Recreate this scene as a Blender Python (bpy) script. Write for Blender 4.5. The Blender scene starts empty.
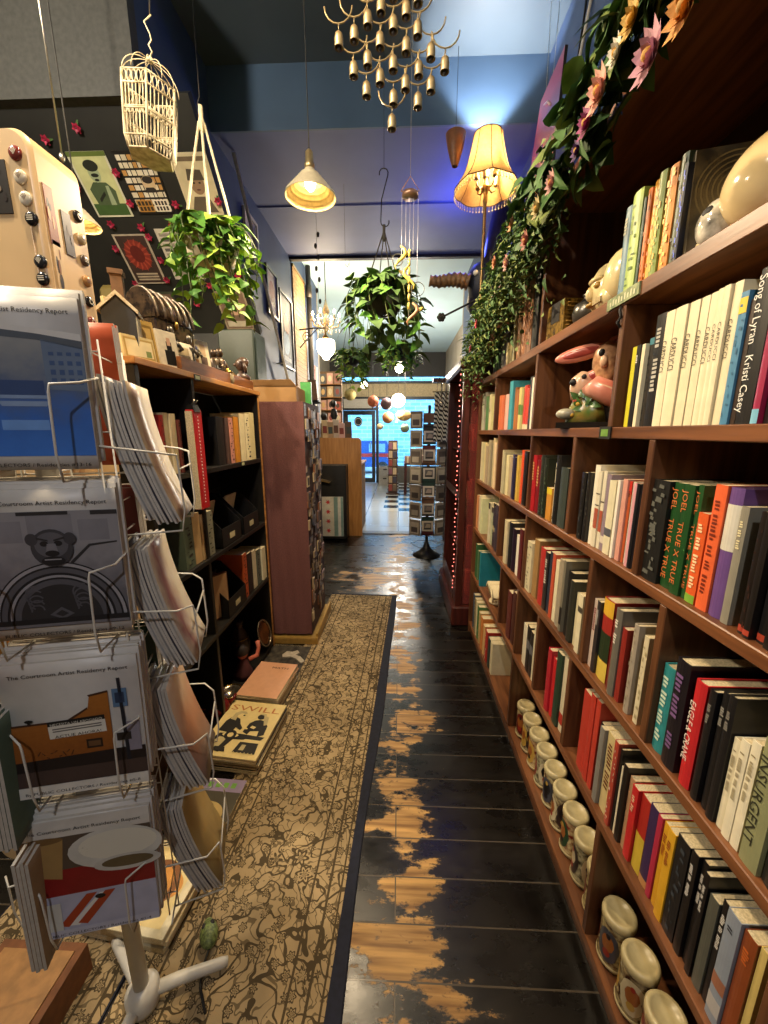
import bpy, bmesh, math, random
from mathutils import Vector as V, Matrix as M
rnd = random.Random(11)
SC = bpy.context.scene
COL = SC.collection
R = math.radians
PI = math.pi

def lin(h):
    o = []
    for k in (0, 2, 4):
        c = int(h[k:k+2], 16) / 255
        o.append(c / 12.92 if c <= .04045 else ((c + .055) / 1.055) ** 2.4)
    return (*o, 1)

MATS = {}
def mat(name, hexc, rough=.6, metal=0.0, var=.14, scale=40, bump=0.0, hex2=None, emit=None, spec=.5, trans=0.0, stretch=None):
    """Surface with a little procedural mottling."""
    if name in MATS: return MATS[name]
    m = bpy.data.materials.new(name); m.use_nodes = True
    nt = m.node_tree; N = nt.nodes; L = nt.links
    b = N['Principled BSDF']
    b.inputs['Roughness'].default_value = rough
    b.inputs['Metallic'].default_value = metal
    b.inputs['Specular IOR Level'].default_value = spec
    if trans: b.inputs['Transmission Weight'].default_value = trans
    tc = N.new('ShaderNodeTexCoord'); nz = N.new('ShaderNodeTexNoise')
    nz.inputs['Scale'].default_value = scale; nz.inputs['Detail'].default_value = 4
    if stretch:
        mp = N.new('ShaderNodeMapping'); mp.inputs['Scale'].default_value = stretch
        L.new(tc.outputs['Object'], mp.inputs[0]); L.new(mp.outputs[0], nz.inputs['Vector'])
    else:
        L.new(tc.outputs['Object'], nz.inputs['Vector'])
    mx = N.new('ShaderNodeMix'); mx.data_type = 'RGBA'
    c = lin(hexc); d = lin(hex2) if hex2 else tuple(x * (1 - 2 * var) for x in c[:3]) + (1,)
    mx.inputs[6].default_value = c; mx.inputs[7].default_value = d
    rp = N.new('ShaderNodeMapRange'); rp.inputs[1].default_value = .35; rp.inputs[2].default_value = .68
    L.new(nz.outputs['Fac'], rp.inputs[0]); L.new(rp.outputs[0], mx.inputs[0])
    L.new(mx.outputs[2], b.inputs['Base Color'])
    if bump:
        bp = N.new('ShaderNodeBump'); bp.inputs['Strength'].default_value = bump; bp.inputs['Distance'].default_value = .01
        L.new(nz.outputs['Fac'], bp.inputs['Height']); L.new(bp.outputs[0], b.inputs['Normal'])
    if emit:
        b.inputs['Emission Color'].default_value = lin(emit[0]); b.inputs['Emission Strength'].default_value = emit[1]
    MATS[name] = m
    return m

def hx(h, rough=.55):
    return mat('ink_' + h + ('' if rough == .55 else str(int(rough * 100))), h, rough, var=.07, scale=25)

TEXTS = {}
def text_mesh(body):
    if body not in TEXTS:
        cu = bpy.data.curves.new('lettering', 'FONT'); cu.body = body; cu.align_x = 'CENTER'; cu.align_y = 'CENTER'
        cu.resolution_u = 2
        ob = bpy.data.objects.new('lettering', cu); COL.objects.link(ob)
        dg = bpy.context.evaluated_depsgraph_get(); dg.update()
        me = bpy.data.meshes.new_from_object(ob.evaluated_get(dg))
        vs = [v.co.copy() for v in me.vertices]; fs = [tuple(p.vertices) for p in me.polygons]
        bpy.data.objects.remove(ob); bpy.data.curves.remove(cu); bpy.data.meshes.remove(me)
        xs = [v.x for v in vs] or [0]; ys = [v.y for v in vs] or [0]
        TEXTS[body] = (vs, fs, max(xs) - min(xs), max(ys) - min(ys), (max(xs) + min(xs)) / 2, (max(ys) + min(ys)) / 2)
    return TEXTS[body]

def frame(o, x, y, z=None):
    """Matrix with origin o and the given axes."""
    x = V(x).normalized(); y = V(y).normalized(); z = x.cross(y).normalized() if z is None else V(z)
    return M(((x.x, y.x, z.x, o[0]), (x.y, y.y, z.y, o[1]), (x.z, y.z, z.z, o[2]), (0, 0, 0, 1)))

class MB:
    def __init__(s, T=None):
        s.bm = bmesh.new(); s.mats = []; s.T = T or M.Identity(4)
    def mi(s, m):
        if m not in s.mats: s.mats.append(m)
        return s.mats.index(m)
    def verts(s, pts, T=None):
        A = s.T @ T if T is not None else s.T
        return [s.bm.verts.new(A @ V(p)) for p in pts]
    def faces(s, vs, idx, m, smooth=False):
        k = s.mi(m)
        for f in idx:
            try:
                F = s.bm.faces.new([vs[i] for i in f]); F.material_index = k; F.smooth = smooth
            except ValueError: pass
    def poly(s, pts, m, T=None, smooth=False):
        v = s.verts(pts, T); s.faces(v, [range(len(v))], m, smooth)
    def box(s, lo, hi, m, T=None, bev=0):
        x0, y0, z0 = lo; x1, y1, z1 = hi
        if bev and min(x1-x0, y1-y0, z1-z0) > 2.5 * bev:
            e = bev
            P = []
            for sz in (0, 1):
                for sx, sy in ((0, 0), (1, 0), (1, 1), (0, 1)):
                    X = (x0, x1)[sx]; Y = (y0, y1)[sy]; Z = (z0, z1)[sz]
                    dx = e if sx == 0 else -e; dy = e if sy == 0 else -e; dz = e if sz == 0 else -e
                    P += [(X, Y + dy, Z + dz), (X + dx, Y, Z + dz), (X + dx, Y + dy, Z)]
            v = s.verts(P, T)
            c = lambda k, a: 3 * k + a
            F = []
            # faces on x: corners 0,3 (x0) 1,2 (x1)
            F.append((c(0,0), c(4,0), c(7,0), c(3,0))); F.append((c(1,0), c(2,0), c(6,0), c(5,0)))
            F.append((c(0,1), c(1,1), c(5,1), c(4,1))); F.append((c(3,1), c(7,1), c(6,1), c(2,1)))
            F.append((c(0,2), c(3,2), c(2,2), c(1,2))); F.append((c(4,2), c(5,2), c(6,2), c(7,2)))
            # edges
            for a, b_ in ((0,4),(1,5),(2,6),(3,7)): F.append((c(a,0), c(a,1), c(b_,1), c(b_,0)))
            for a, b_ in ((0,1),(3,2),(4,5),(7,6)): F.append((c(a,1), c(a,2), c(b_,2), c(b_,1)))
            for a, b_ in ((0,3),(1,2),(4,7),(5,6)): F.append((c(a,0), c(a,2), c(b_,2), c(b_,0)))
            for k in range(8): F.append((c(k,0), c(k,1), c(k,2)))
            n0 = len(s.bm.faces)
            s.faces(v, F, m)
            bmesh.ops.recalc_face_normals(s.bm, faces=list(set(f for q in v for f in q.link_faces)))
            return
        v = s.verts([(x0,y0,z0),(x1,y0,z0),(x1,y1,z0),(x0,y1,z0),(x0,y0,z1),(x1,y0,z1),(x1,y1,z1),(x0,y1,z1)], T)
        s.faces(v, [(0,3,2,1),(4,5,6,7),(0,1,5,4),(1,2,6,5),(2,3,7,6),(3,0,4,7)], m)
    def prism(s, pts, z0, z1, m, T=None, smooth=False):
        n = len(pts)
        v = s.verts([(x, y, z0) for x, y in pts] + [(x, y, z1) for x, y in pts], T)
        s.faces(v, [tuple(reversed(range(n))), tuple(range(n, 2*n))], m)
        s.faces(v, [(i, (i+1) % n, n + (i+1) % n, n + i) for i in range(n)], m, smooth)
    def tube(s, pts, r, m, n=8, T=None, closed=False):
        pts = [V(p) for p in pts]; k = len(pts)
        rr = r if isinstance(r, (list, tuple)) else [r] * k
        rings = []; prev = None
        for i, p in enumerate(pts):
            if closed: d = pts[(i+1) % k] - pts[i-1]
            else: d = pts[min(i+1, k-1)] - pts[max(i-1, 0)]
            d = d.normalized() if d.length > 1e-9 else V((0,0,1))
            if prev is None:
                a = V((0,0,1)) if abs(d.z) < .9 else V((1,0,0))
                u = d.cross(a).normalized()
            else:
                u = prev - d * prev.dot(d)
                u = u.normalized() if u.length > 1e-6 else d.orthogonal().normalized()
            prev = u; w = d.cross(u)
            rings.append(s.verts([p + (u * math.cos(2*PI*j/n) + w * math.sin(2*PI*j/n)) * rr[i] for j in range(n)], T))
        mi = s.mi(m)
        seg = range(k) if closed else range(k-1)
        for i in seg:
            A = rings[i]; B = rings[(i+1) % k]
            for j in range(n):
                F = s.bm.faces.new((A[j], A[(j+1) % n], B[(j+1) % n], B[j])); F.material_index = mi; F.smooth = True
        if not closed:
            for A, rv in ((rings[0], True), (rings[-1], False)):
                F = s.bm.faces.new(list(reversed(A)) if rv else A); F.material_index = mi
    def lathe(s, prof, m, T=None, n=24, smooth=True):
        """prof: (r, z) or (r, z, material)"""
        rings = []
        for q in prof:
            r, z = q[0], q[1]
            rings.append(s.verts([(0, 0, z)], T) if r < 1e-6 else s.verts([(r*math.cos(2*PI*j/n), r*math.sin(2*PI*j/n), z) for j in range(n)], T))
        for i in range(len(rings)-1):
            A, B = rings[i], rings[i+1]
            mi = s.mi(prof[i+1][2] if len(prof[i+1]) > 2 else m)
            for j in range(n):
                a0, a1 = A[j % len(A)], A[(j+1) % len(A)]; b0, b1 = B[j % len(B)], B[(j+1) % len(B)]
                vs = [a0, a1, b1, b0]
                u = []
                for q in vs:
                    if q not in u: u.append(q)
                if len(u) < 3: continue
                try:
                    F = s.bm.faces.new(u); F.material_index = mi; F.smooth = smooth
                except ValueError: pass
    def ell(s, c, r, m, T=None, n=16, k=10):
        rx, ry, rz = r if isinstance(r, (tuple, list)) else (r, r, r)
        A = M.Translation(c) @ M.Diagonal((rx, ry, rz, 1))
        s.lathe([(math.sin(PI*i/k), -math.cos(PI*i/k)) for i in range(k+1)], m, (T @ A) if T is not None else A, n)
    def disc(s, c, rx, ry, m, T=None, n=24, a0=0, a1=2*PI):
        full = abs(a1 - a0 - 2*PI) < 1e-6
        P = [(c[0] + rx*math.cos(a0 + (a1-a0)*i/n), c[1] + ry*math.sin(a0 + (a1-a0)*i/n), c[2]) for i in range(n if full else n+1)]
        s.poly(P, m, T)
    def ringarc(s, c, r0, r1, m, T=None, n=24, a0=0, a1=2*PI):
        P = []
        for i in range(n+1):
            a = a0 + (a1-a0)*i/n
            P += [(c[0]+r0*math.cos(a), c[1]+r0*math.sin(a), c[2]), (c[0]+r1*math.cos(a), c[1]+r1*math.sin(a), c[2])]
        v = s.verts(P, T); s.faces(v, [(2*i, 2*i+1, 2*i+3, 2*i+2) for i in range(n)], m)
    def rect(s, x0, y0, x1, y1, z, m, T=None):
        s.poly([(x0,y0,z),(x1,y0,z),(x1,y1,z),(x0,y1,z)], m, T)
    def text(s, body, T, m, h=None, w=None, maxw=None):
        """lettering centred on T's xy plane; h letter height, w full width"""
        vs, fs, tw, th, cx, cy = text_mesh(body)
        if not fs: return
        sy = (h / .7) if h else (w / tw)
        sx = (w / tw) if w else sy
        if maxw and tw * sx > maxw: sx = maxw / tw
        v = s.verts([((p.x - cx) * sx, (p.y - .34) * sy, 0) for p in vs], T)
        s.faces(v, fs, m)
    def leaf(s, p, d, nrm, L, W, m, fold=.18, droop=.25):
        p = V(p); d = V(d).normalized(); nrm = V(nrm)
        sd = d.cross(nrm)
        if sd.length < 1e-4: sd = d.orthogonal()
        sd.normalize(); nn = sd.cross(d).normalized()
        q = lambda t, a, h: p + d*(L*t) + sd*(W*a) + nn*(L*h)
        v = s.verts([q(0,0,0), q(.12,-.38,fold*.5), q(.12,.38,fold*.5), q(.35,-.5,fold*.6), q(.35,0,.03), q(.35,.5,fold*.6), q(.7,-.3,fold*.2-droop*.3), q(.7,0,-droop*.3), q(.7,.3,fold*.2-droop*.3), q(1,0,-droop)])
        s.faces(v, [(0,4,3,1),(0,2,5,4),(3,4,7,6),(4,5,8,7),(6,7,9),(7,8,9)], m, True)
    def build(s, name, parent=None, loc=None, world=False):
        me = bpy.data.meshes.new(name)
        s.bm.normal_update()
        s.bm.to_mesh(me); s.bm.free()
        for m in s.mats: me.materials.append(m)
        o = bpy.data.objects.new(name, me); COL.objects.link(o)
        if parent is not None:
            o.parent = parent
            if world: o.matrix_parent_inverse = PM[parent.name].inverted()
        elif loc is not None: o.location = loc
        PM[o.name] = PM[parent.name] if (parent is not None and world is False and parent.name in PM) else (M.Translation(loc) if loc is not None else M.Identity(4))
        return o
PM = {}

def tag(o, label, cat, group=None):
    o['label'] = label; o['category'] = cat
    if group: o['group'] = group
    return o
def thing(name, label, cat, loc=(0,0,0), rz=0, group=None, rot=None):
    o = bpy.data.objects.new(name, None); COL.objects.link(o)
    o.location = loc; o.rotation_euler = rot if rot else (0, 0, rz)
    o.empty_display_size = .05
    e = o.rotation_euler
    PM[o.name] = M.Translation(loc) @ e.to_matrix().to_4x4()
    return tag(o, label, cat, group)
def struct(name, mb):
    o = mb.build(name); o['kind'] = 'structure'; return o
def copy_thing(o, label=None, loc=None, rz=None, group=None):
    c = o.copy(); COL.objects.link(c)
    if loc is not None: c.location = loc
    if rz is not None: c.rotation_euler = (o.rotation_euler[0], o.rotation_euler[1], rz)
    if label: c['label'] = label
    if group: c['group'] = group
    for ch in list(o.children):
        d = ch.copy(); COL.objects.link(d); d.parent = c
        for g in list(ch.children):
            e = g.copy(); COL.objects.link(e); e.parent = d
    return c
ORD = ['first','second','third','fourth','fifth','sixth','seventh','eighth','ninth','tenth','eleventh','twelfth','thirteenth','fourteenth','fifteenth','sixteenth','seventeenth','eighteenth','nineteenth','twentieth','twenty-first','twenty-second','twenty-third','twenty-fourth','twenty-fifth','twenty-sixth','twenty-seventh','twenty-eighth','twenty-ninth','thirtieth']

# ---------- shared materials
def wood_mat(name, a, b, rough=.42, axis=(1.2, 14, 14), bump=.05):
    if name in MATS: return MATS[name]
    m = mat(name, a, rough, hex2=b, scale=3.2, bump=bump, stretch=axis)
    return m
WOOD = wood_mat('cherry_wood', '80502f', '54301a', .38, (14, 1.2, 14))
WOODV = wood_mat('cherry_wood_upright', '6c4428', '452614', .42, (14, 14, 1.2))
BLACKW = mat('black_painted_wood', '17140f', .45, var=.2, bump=.05)
LIGHTW = wood_mat('light_wood', 'c08a4c', '94602c', .45, (12, 1.5, 12))
TANW = wood_mat('tan_board', 'b98242', 'a06c30', .45, (10, 10, 1.2))
WHITE = mat('white_enamel', 'd9d6cc', .35, var=.05)
PAPER = mat('book_paper', 'd8c69c', .8, var=.16, scale=220, stretch=(60, 60, .4))
PAGEH = mat('page_edge', 'd9c8a0', .8, var=.18, scale=300)
BRASS = mat('brass', 'a8843e', .3, 1.0)
STEEL = mat('brushed_steel', 'b8b2a4', .32, 1.0)
DARKM = mat('dark_iron', '2a2826', .5, .6)
CREAM = mat('cream_enamel', 'd8b888', .35, var=.06, scale=6)
INK = mat('black_ink', '14120f', .6)
INKW = mat('white_ink', 'e8e2d2', .6)
LEAF1 = mat('pothos_leaf','5a8a34',.6,hex2='3c6a24',scale=9,spec=.25)
LEAF2 = mat('deep_green_leaf','4e6a36',.6,hex2='33492a',scale=12,spec=.25)
LEAF3 = mat('bright_leaf','a3bf48',.6,hex2='6f9a34',scale=10,spec=.25)
STEM = mat('plant_stem', '5a6a2c', .6)
ROPE = mat('cotton_rope', 'cdbf9f', .85, bump=.4, scale=200)
# ================= SETTING =================
XR, XL = .95, -1.30
def node_mat(name):
    m = bpy.data.materials.new(name); m.use_nodes = True
    return m, m.node_tree.nodes, m.node_tree.links, m.node_tree.nodes['Principled BSDF']

def floor_mat():
    m, N, L, b = node_mat('worn_black_planks')
    tc = N.new('ShaderNodeTexCoord')
    br = N.new('ShaderNodeTexBrick'); br.inputs['Scale'].default_value = 1
    br.inputs['Brick Width'].default_value = 2.3; br.inputs['Row Height'].default_value = .128
    br.inputs['Mortar Size'].default_value = .0022; br.inputs['Mortar Smooth'].default_value = .1; br.offset = .37
    br.inputs['Color1'].default_value = (.0, .0, .0, 1); br.inputs['Color2'].default_value = (1, 1, 1, 1); br.inputs['Mortar'].default_value = (.5,.5,.5,1)
    L.new(tc.outputs['Object'], br.inputs['Vector'])
    # wear
    mp = N.new('ShaderNodeMapping'); mp.inputs['Scale'].default_value = (3.0, 6, 1)
    L.new(tc.outputs['Object'], mp.inputs[0])
    n1 = N.new('ShaderNodeTexNoise'); n1.inputs['Scale'].default_value = 1.3; n1.inputs['Detail'].default_value = 9; n1.inputs['Roughness'].default_value = .68
    L.new(mp.outputs[0], n1.inputs['Vector'])
    sx = N.new('ShaderNodeSeparateXYZ'); L.new(tc.outputs['Object'], sx.inputs[0])
    def math_(op, a, c=None, clamp=False):
        q = N.new('ShaderNodeMath'); q.operation = op; q.use_clamp = clamp
        for i, v in enumerate((a, c)):
            if v is None: continue
            if isinstance(v, (int, float)): q.inputs[i].default_value = v
            else: L.new(v, q.inputs[i])
        return q.outputs[0]
    # foot traffic: band along the rug edge, wider beyond the rug
    dx = math_('ABSOLUTE', math_('SUBTRACT', sx.outputs[0], .02))
    band = math_('SUBTRACT', 1.0, math_('MULTIPLY', dx, 3.6), True)
    dy = math_('ABSOLUTE', math_('SUBTRACT', sx.outputs[1], 3.75))
    far = math_('SUBTRACT', 1.0, math_('MULTIPLY', dy, 1.6), True)
    farx = math_('SUBTRACT', 1.0, math_('MULTIPLY', math_('ABSOLUTE', math_('SUBTRACT', sx.outputs[0], -.28)), 2.0), True)
    far = math_('MULTIPLY', far, farx)
    bias = math_('MAXIMUM', math_('MULTIPLY', band, .9), math_('MULTIPLY', far, 1.25))
    plank = math_('MULTIPLY', math_('SUBTRACT', br.outputs['Color'], .5), .09)
    s = math_('ADD', math_('ADD', n1.outputs['Fac'], math_('MULTIPLY', bias, .235)), plank)
    w = N.new('ShaderNodeMapRange'); w.inputs[1].default_value = .655; w.inputs[2].default_value = .695
    L.new(s, w.inputs[0])
    n2 = N.new('ShaderNodeTexNoise'); n2.inputs['Scale'].default_value = 3; n2.inputs['Detail'].default_value = 6
    mp2 = N.new('ShaderNodeMapping'); mp2.inputs['Scale'].default_value = (1, 14, 1); L.new(tc.outputs['Object'], mp2.inputs[0]); L.new(mp2.outputs[0], n2.inputs['Vector'])
    cr = N.new('ShaderNodeValToRGB'); cr.color_ramp.elements[0].color = lin('7a5424'); cr.color_ramp.elements[1].color = lin('c79a55')
    cr.color_ramp.elements[0].position = .35; cr.color_ramp.elements[1].position = .65
    L.new(n2.outputs['Fac'], cr.inputs[0])
    cb = N.new('ShaderNodeValToRGB'); cb.color_ramp.elements[0].color = lin('0a0806'); cb.color_ramp.elements[1].color = lin('1c160e')
    cb.color_ramp.elements[0].position = .4; cb.color_ramp.elements[1].position = .75
    L.new(n1.outputs['Fac'], cb.inputs[0])
    mx = N.new('ShaderNodeMix'); mx.data_type = 'RGBA'; L.new(w.outputs[0], mx.inputs[0]); L.new(cb.outputs[0], mx.inputs[6]); L.new(cr.outputs[0], mx.inputs[7])
    # pale dust in the seams
    m3 = N.new('ShaderNodeMix'); m3.data_type = 'RGBA'
    L.new(br.outputs['Fac'], m3.inputs[0]); L.new(mx.outputs[2], m3.inputs[6]); m3.inputs[7].default_value = lin('4a4032')
    L.new(m3.outputs[2], b.inputs['Base Color'])
    b.inputs['Specular IOR Level'].default_value = .42
    rg = N.new('ShaderNodeMapRange'); rg.inputs[1].default_value = .3; rg.inputs[2].default_value = .7; rg.inputs[3].default_value = .2; rg.inputs[4].default_value = .4
    L.new(n1.outputs['Fac'], rg.inputs[0])
    mr = math_('ADD', rg.outputs[0], math_('MULTIPLY', w.outputs[0], .2))
    L.new(mr, b.inputs['Roughness'])
    bp = N.new('ShaderNodeBump'); bp.inputs['Strength'].default_value = .35; bp.inputs['Distance'].default_value = .004
    hh = math_('SUBTRACT', math_('MULTIPLY', n1.outputs['Fac'], .5), math_('ADD', math_('MULTIPLY', w.outputs[0], .15), br.outputs['Fac']))
    L.new(hh, bp.inputs['Height']); L.new(bp.outputs[0], b.inputs['Normal'])
    return m

def tile_mat():
    m, N, L, b = node_mat('checker_floor_tile')
    tc = N.new('ShaderNodeTexCoord')
    ch = N.new('ShaderNodeTexChecker'); ch.inputs['Scale'].default_value = 1 / .3
    ch.inputs['Color1'].default_value = lin('b9b7ae'); ch.inputs['Color2'].default_value = lin('1b1b1e')
    L.new(tc.outputs['Object'], ch.inputs[0])
    br = N.new('ShaderNodeTexBrick'); br.offset = 0; br.inputs['Scale'].default_value = 1; br.inputs['Brick Width'].default_value = .6; br.inputs['Row Height'].default_value = 1.2
    br.inputs['Mortar Size'].default_value = .006
    br.inputs['Color1'].default_value = lin('b4b3ac'); br.inputs['Color2'].default_value = lin('a9a8a2'); br.inputs['Mortar'].default_value = lin('55544f')
    L.new(tc.outputs['Object'], br.inputs[0])
    sx = N.new('ShaderNodeSeparateXYZ'); L.new(tc.outputs['Object'], sx.inputs[0])
    g = N.new('ShaderNodeMath'); g.operation = 'GREATER_THAN'; g.inputs[1].default_value = -.3; L.new(sx.outputs[0], g.inputs[0])
    g2 = N.new('ShaderNodeMath'); g2.operation = 'GREATER_THAN'; g2.inputs[1].default_value = 7.2; L.new(sx.outputs[1], g2.inputs[0])
    g3 = N.new('ShaderNodeMath'); g3.operation = 'MULTIPLY'; L.new(g.outputs[0], g3.inputs[0]); L.new(g2.outputs[0], g3.inputs[1])
    mx = N.new('ShaderNodeMix'); mx.data_type = 'RGBA'; L.new(g3.outputs[0], mx.inputs[0]); L.new(br.outputs['Color'], mx.inputs[6]); L.new(ch.outputs['Color'], mx.inputs[7])
    L.new(mx.outputs[2], b.inputs['Base Color'])
    nz = N.new('ShaderNodeTexNoise'); nz.inputs['Scale'].default_value = 5; L.new(tc.outputs['Object'], nz.inputs[0])
    rg = N.new('ShaderNodeMapRange'); rg.inputs[3].default_value = .12; rg.inputs[4].default_value = .32; L.new(nz.outputs['Fac'], rg.inputs[0]); L.new(rg.outputs[0], b.inputs['Roughness'])
    return m

BLUEWALL = mat('blue_wall_paint', '3b4f72', .55, var=.14, scale=2.5, bump=.05)
BLUECEIL = mat('blue_ceiling_paint', '5a6796', .6, var=.12, scale=1.6, bump=.04)
NEARCEIL = mat('slate_blue_ceiling', '4a5660', .5, var=.12, scale=1.4, bump=.03)
PALECEIL = mat('pale_blue_ceiling', 'b3cdd6', .7, var=.05, scale=1.5)
DARKPAN = mat('black_slope_panel', '1d1d18', .65, var=.25, scale=6, bump=.1)
OLIVE = mat('olive_plaster', '7a6a34', .6, var=.12, scale=4)
PALEW = mat('front_room_plaster', '9a8f7c', .7, var=.12, scale=5)

b = MB(); b.box((-2.8,-1.6,-.06),(XR+.05,5.6,0), floor_mat()); struct('floor', b)
b = MB(); b.box((-2.2,5.6,-.06),(1.5,11.5,.002), tile_mat()); struct('floor_front_room', b)
b = MB(); b.box((-.75,5.5,0),(.6,5.66,.012), mat('threshold_strip', '4c4a48', .4, .3)); struct('trim_threshold', b)
# walls
b = MB(); b.box((XR,-1.6,0),(XR+.1,6.2,3.87), BLUEWALL); struct('wall_right', b)
b = MB(); b.box((1.3,6.2,0),(1.4,11.6,3.8), PALEW); b.box((XR,6.2,0),(1.3,6.3,3.8), PALEW); struct('wall_right_front', b)
b = MB()
P = [(2.26,3.87),(2.26,3.30),(3.20,2.28),(3.12,2.24),(3.12,0),(6.4,0),(6.4,3.87)]
b.prism([(y, z) for y, z in P], XL-.1, XL, BLUEWALL, M(((0,0,1,0),(1,0,0,0),(0,1,0,0),(0,0,0,1))))
struct('wall_left', b)
b = MB(); b.box((-2.1,6.4,0),(-2.0,11.6,3.8), PALEW); b.box((-2.0,6.4,0),(XL,6.5,3.8), PALEW); struct('wall_left_front', b)
b = MB(); b.box((-2.9,-1.6,0),(-2.8,3.2,3.87), mat('dim_wall', '4a4438', .7)); struct('wall_left_alcove', b)
b = MB(); b.box((-2.8,-1.7,0),(XR,-1.6,3.87), mat('warm_wall', '6a5c48', .7)); struct('wall_back', b)
# under-stair slope and the upright below it
SLD = V((0,.6,-.65)).normalized(); nS = V((1,0,0)).cross(SLD).normalized()   # points up and back
SL0 = V((0,2.32,3.05))
def slope(x, s, h=0): return tuple(V((x,0,0)) + SL0 + SLD*s + nD*h)
nD = -nS if nS.z > 0 else nS                                             # points down, towards the shop
b = MB()
c0 = [slope(-2.8,-.13), slope(-1.06,-.13), slope(-1.06,1.12), slope(-2.8,1.12)]
c1 = [slope(-2.8,-.13,-.05), slope(-1.06,-.13,-.05), slope(-1.06,1.12,-.05), slope(-2.8,1.12,-.05)]
v = b.verts(c0 + c1); b.faces(v, [(0,1,2,3),(7,6,5,4),(0,4,5,1),(1,5,6,2),(2,6,7,3),(3,7,4,0)], DARKPAN)
struct('wall_stair_slope', b)
b = MB(); b.box((-2.8,3.07,0),(XL,3.12,2.24), DARKPAN); struct('wall_under_stair', b)
b = MB(); b.box((-2.8,2.2,3.12),(XL,2.26,3.87), mat('dark_upper_wall', '4a4a46', .6)); struct('wall_over_stair', b)
b = MB(); b.box((-1.99,2.66,0),(-1.86,2.78,2.45), OLIVE, bev=.03); struct('trim_olive_post', b)
# ceilings
b = MB(); b.box((-2.9,-1.7,3.87),(XR+.1,3.03,3.95), NEARCEIL); struct('ceiling', b)
b = MB(); b.box((XL,3.035,3.5),(XR,4.95,3.95), BLUECEIL); struct('ceiling_blue_soffit', b)
b = MB(); b.box((XL,3.02,3.5),(XR,3.035,3.87), mat('slate_blue_header','48607c',.5,var=.1,scale=2)); struct('wall_soffit_front', b)
b = MB(); b.box((XL,4.9,3.47),(XR,4.96,3.5), DARKM); struct('soffit_gap_shadow', b)  # dark strip drawn for the shadow gap where the soffit ends
b = MB(); b.box((-2.1,4.95,3.7),(1.4,11.6,3.95), PALECEIL); struct('ceiling_front_room', b)
# soffit seam strips
b = MB(); b.box((XL,3.9,3.492),(XR,3.915,3.5), BLUECEIL); struct('trim_soffit_seam', b)

# storefront
FR = mat('black_storefront_frame', '1c2226', .4)
b = MB()
Y0, Y1 = 11.42, 11.56
b.box((-2.0,Y0,3.05),(1.3,Y1,3.8), mat('dark_transom_beam','2b2824',.6))
b.box((-2.0,Y0,0),(-1.66,Y1,3.05), FR)
b.box((-.68,Y0,0),(-.60,Y1,2.45), FR)
b.box((-1.66,Y0,2.42),(1.3,Y1,2.50), FR); b.box((-1.66,Y0,2.86),(1.3,Y1,2.93), FR)
b.box((-.60,Y0,0),(1.3,Y1,.5), mat('storefront_base','5c5850',.6)); b.box((1.22,Y0,.5),(1.3,Y1,2.5), FR)
b.box((-1.66,Y0,2.12),(-.68,Y1,2.20), FR)
struct('wall_storefront', b)
b = MB(); b.box((-.6,11.47,.5),(1.22,11.48,2.42), None or mat('window_glass','dfe8ea',.03,trans=1.0,var=0)); o = struct('window_1', b)
b = MB(); b.box((-1.66,11.46,2.50),(1.3,11.47,2.86), mat('sign_band','c9b48c',.7)); struct('trim_sign_band', b)
b = MB(); b.box((-1.66,11.47,2.20),(-.68,11.48,2.42), mat('window_glass','dfe8ea')); struct('window_2', b)
b = MB(); b.box((-1.66,11.47,2.93),(1.3,11.48,3.05), mat('window_glass','dfe8ea')); struct('window_3', b)
# door
dr = MB()
for lo, hi in (((-1.64,11.43,.01),(-1.50,11.48,2.11)), ((-.80,11.43,.01),(-.70,11.48,2.11)), ((-1.50,11.43,.01),(-.80,11.48,.14)), ((-1.50,11.43,1.99),(-.80,11.48,2.11))): dr.box(lo, hi, FR)
do = struct('door_1', dr)
b = MB(); b.box((-1.50,11.452,.14),(-.80,11.458,1.99), mat('window_glass','dfe8ea')); b.build('glass_pane', do)
b = MB(); b.tube([(-.84,11.41,1.0),(-.84,11.37,1.0),(-.84,11.37,1.2),(-.84,11.41,1.2)], .012, STEEL); b.build('door_handle', do)
b = MB(); b.disc((0,0,0), .12, .14, INK, frame((-1.2,11.445,1.80),(1,0,0),(0,0,1))); b.ringarc((0,0,.001), .09,.10, INKW, frame((-1.2,11.445,1.80),(1,0,0),(0,0,1))); b.build('round_sticker', do)
# street outside
b = MB(); b.box((-9,11.6,-.2),(8,17,-.02), mat('street_concrete','9aa2a6',.8,scale=3)); struct('street', b)
def facade():
    m, N, L, bb = node_mat('pale_brick')
    tc = N.new('ShaderNodeTexCoord'); mp = N.new('ShaderNodeMapping'); mp.inputs['Rotation'].default_value = (R(90),0,0)
    L.new(tc.outputs['Object'], mp.inputs[0])
    br = N.new('ShaderNodeTexBrick'); br.inputs['Scale'].default_value = 1; br.inputs['Brick Width'].default_value = .45; br.inputs['Row Height'].default_value = .16; br.inputs['Mortar Size'].default_value = .015
    br.inputs['Color1'].default_value = lin('8fb8c8'); br.inputs['Color2'].default_value = lin('6a9fba'); br.inputs['Mortar'].default_value = lin('b4cdd8')
    L.new(mp.outputs[0], br.inputs[0]); L.new(br.outputs['Color'], bb.inputs['Base Color']); bb.inputs['Roughness'].default_value = .8
    return m
b = MB(); b.box((-9,16.5,-.2),(8,17,7), facade()); struct('wall_building_opposite', b)
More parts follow.
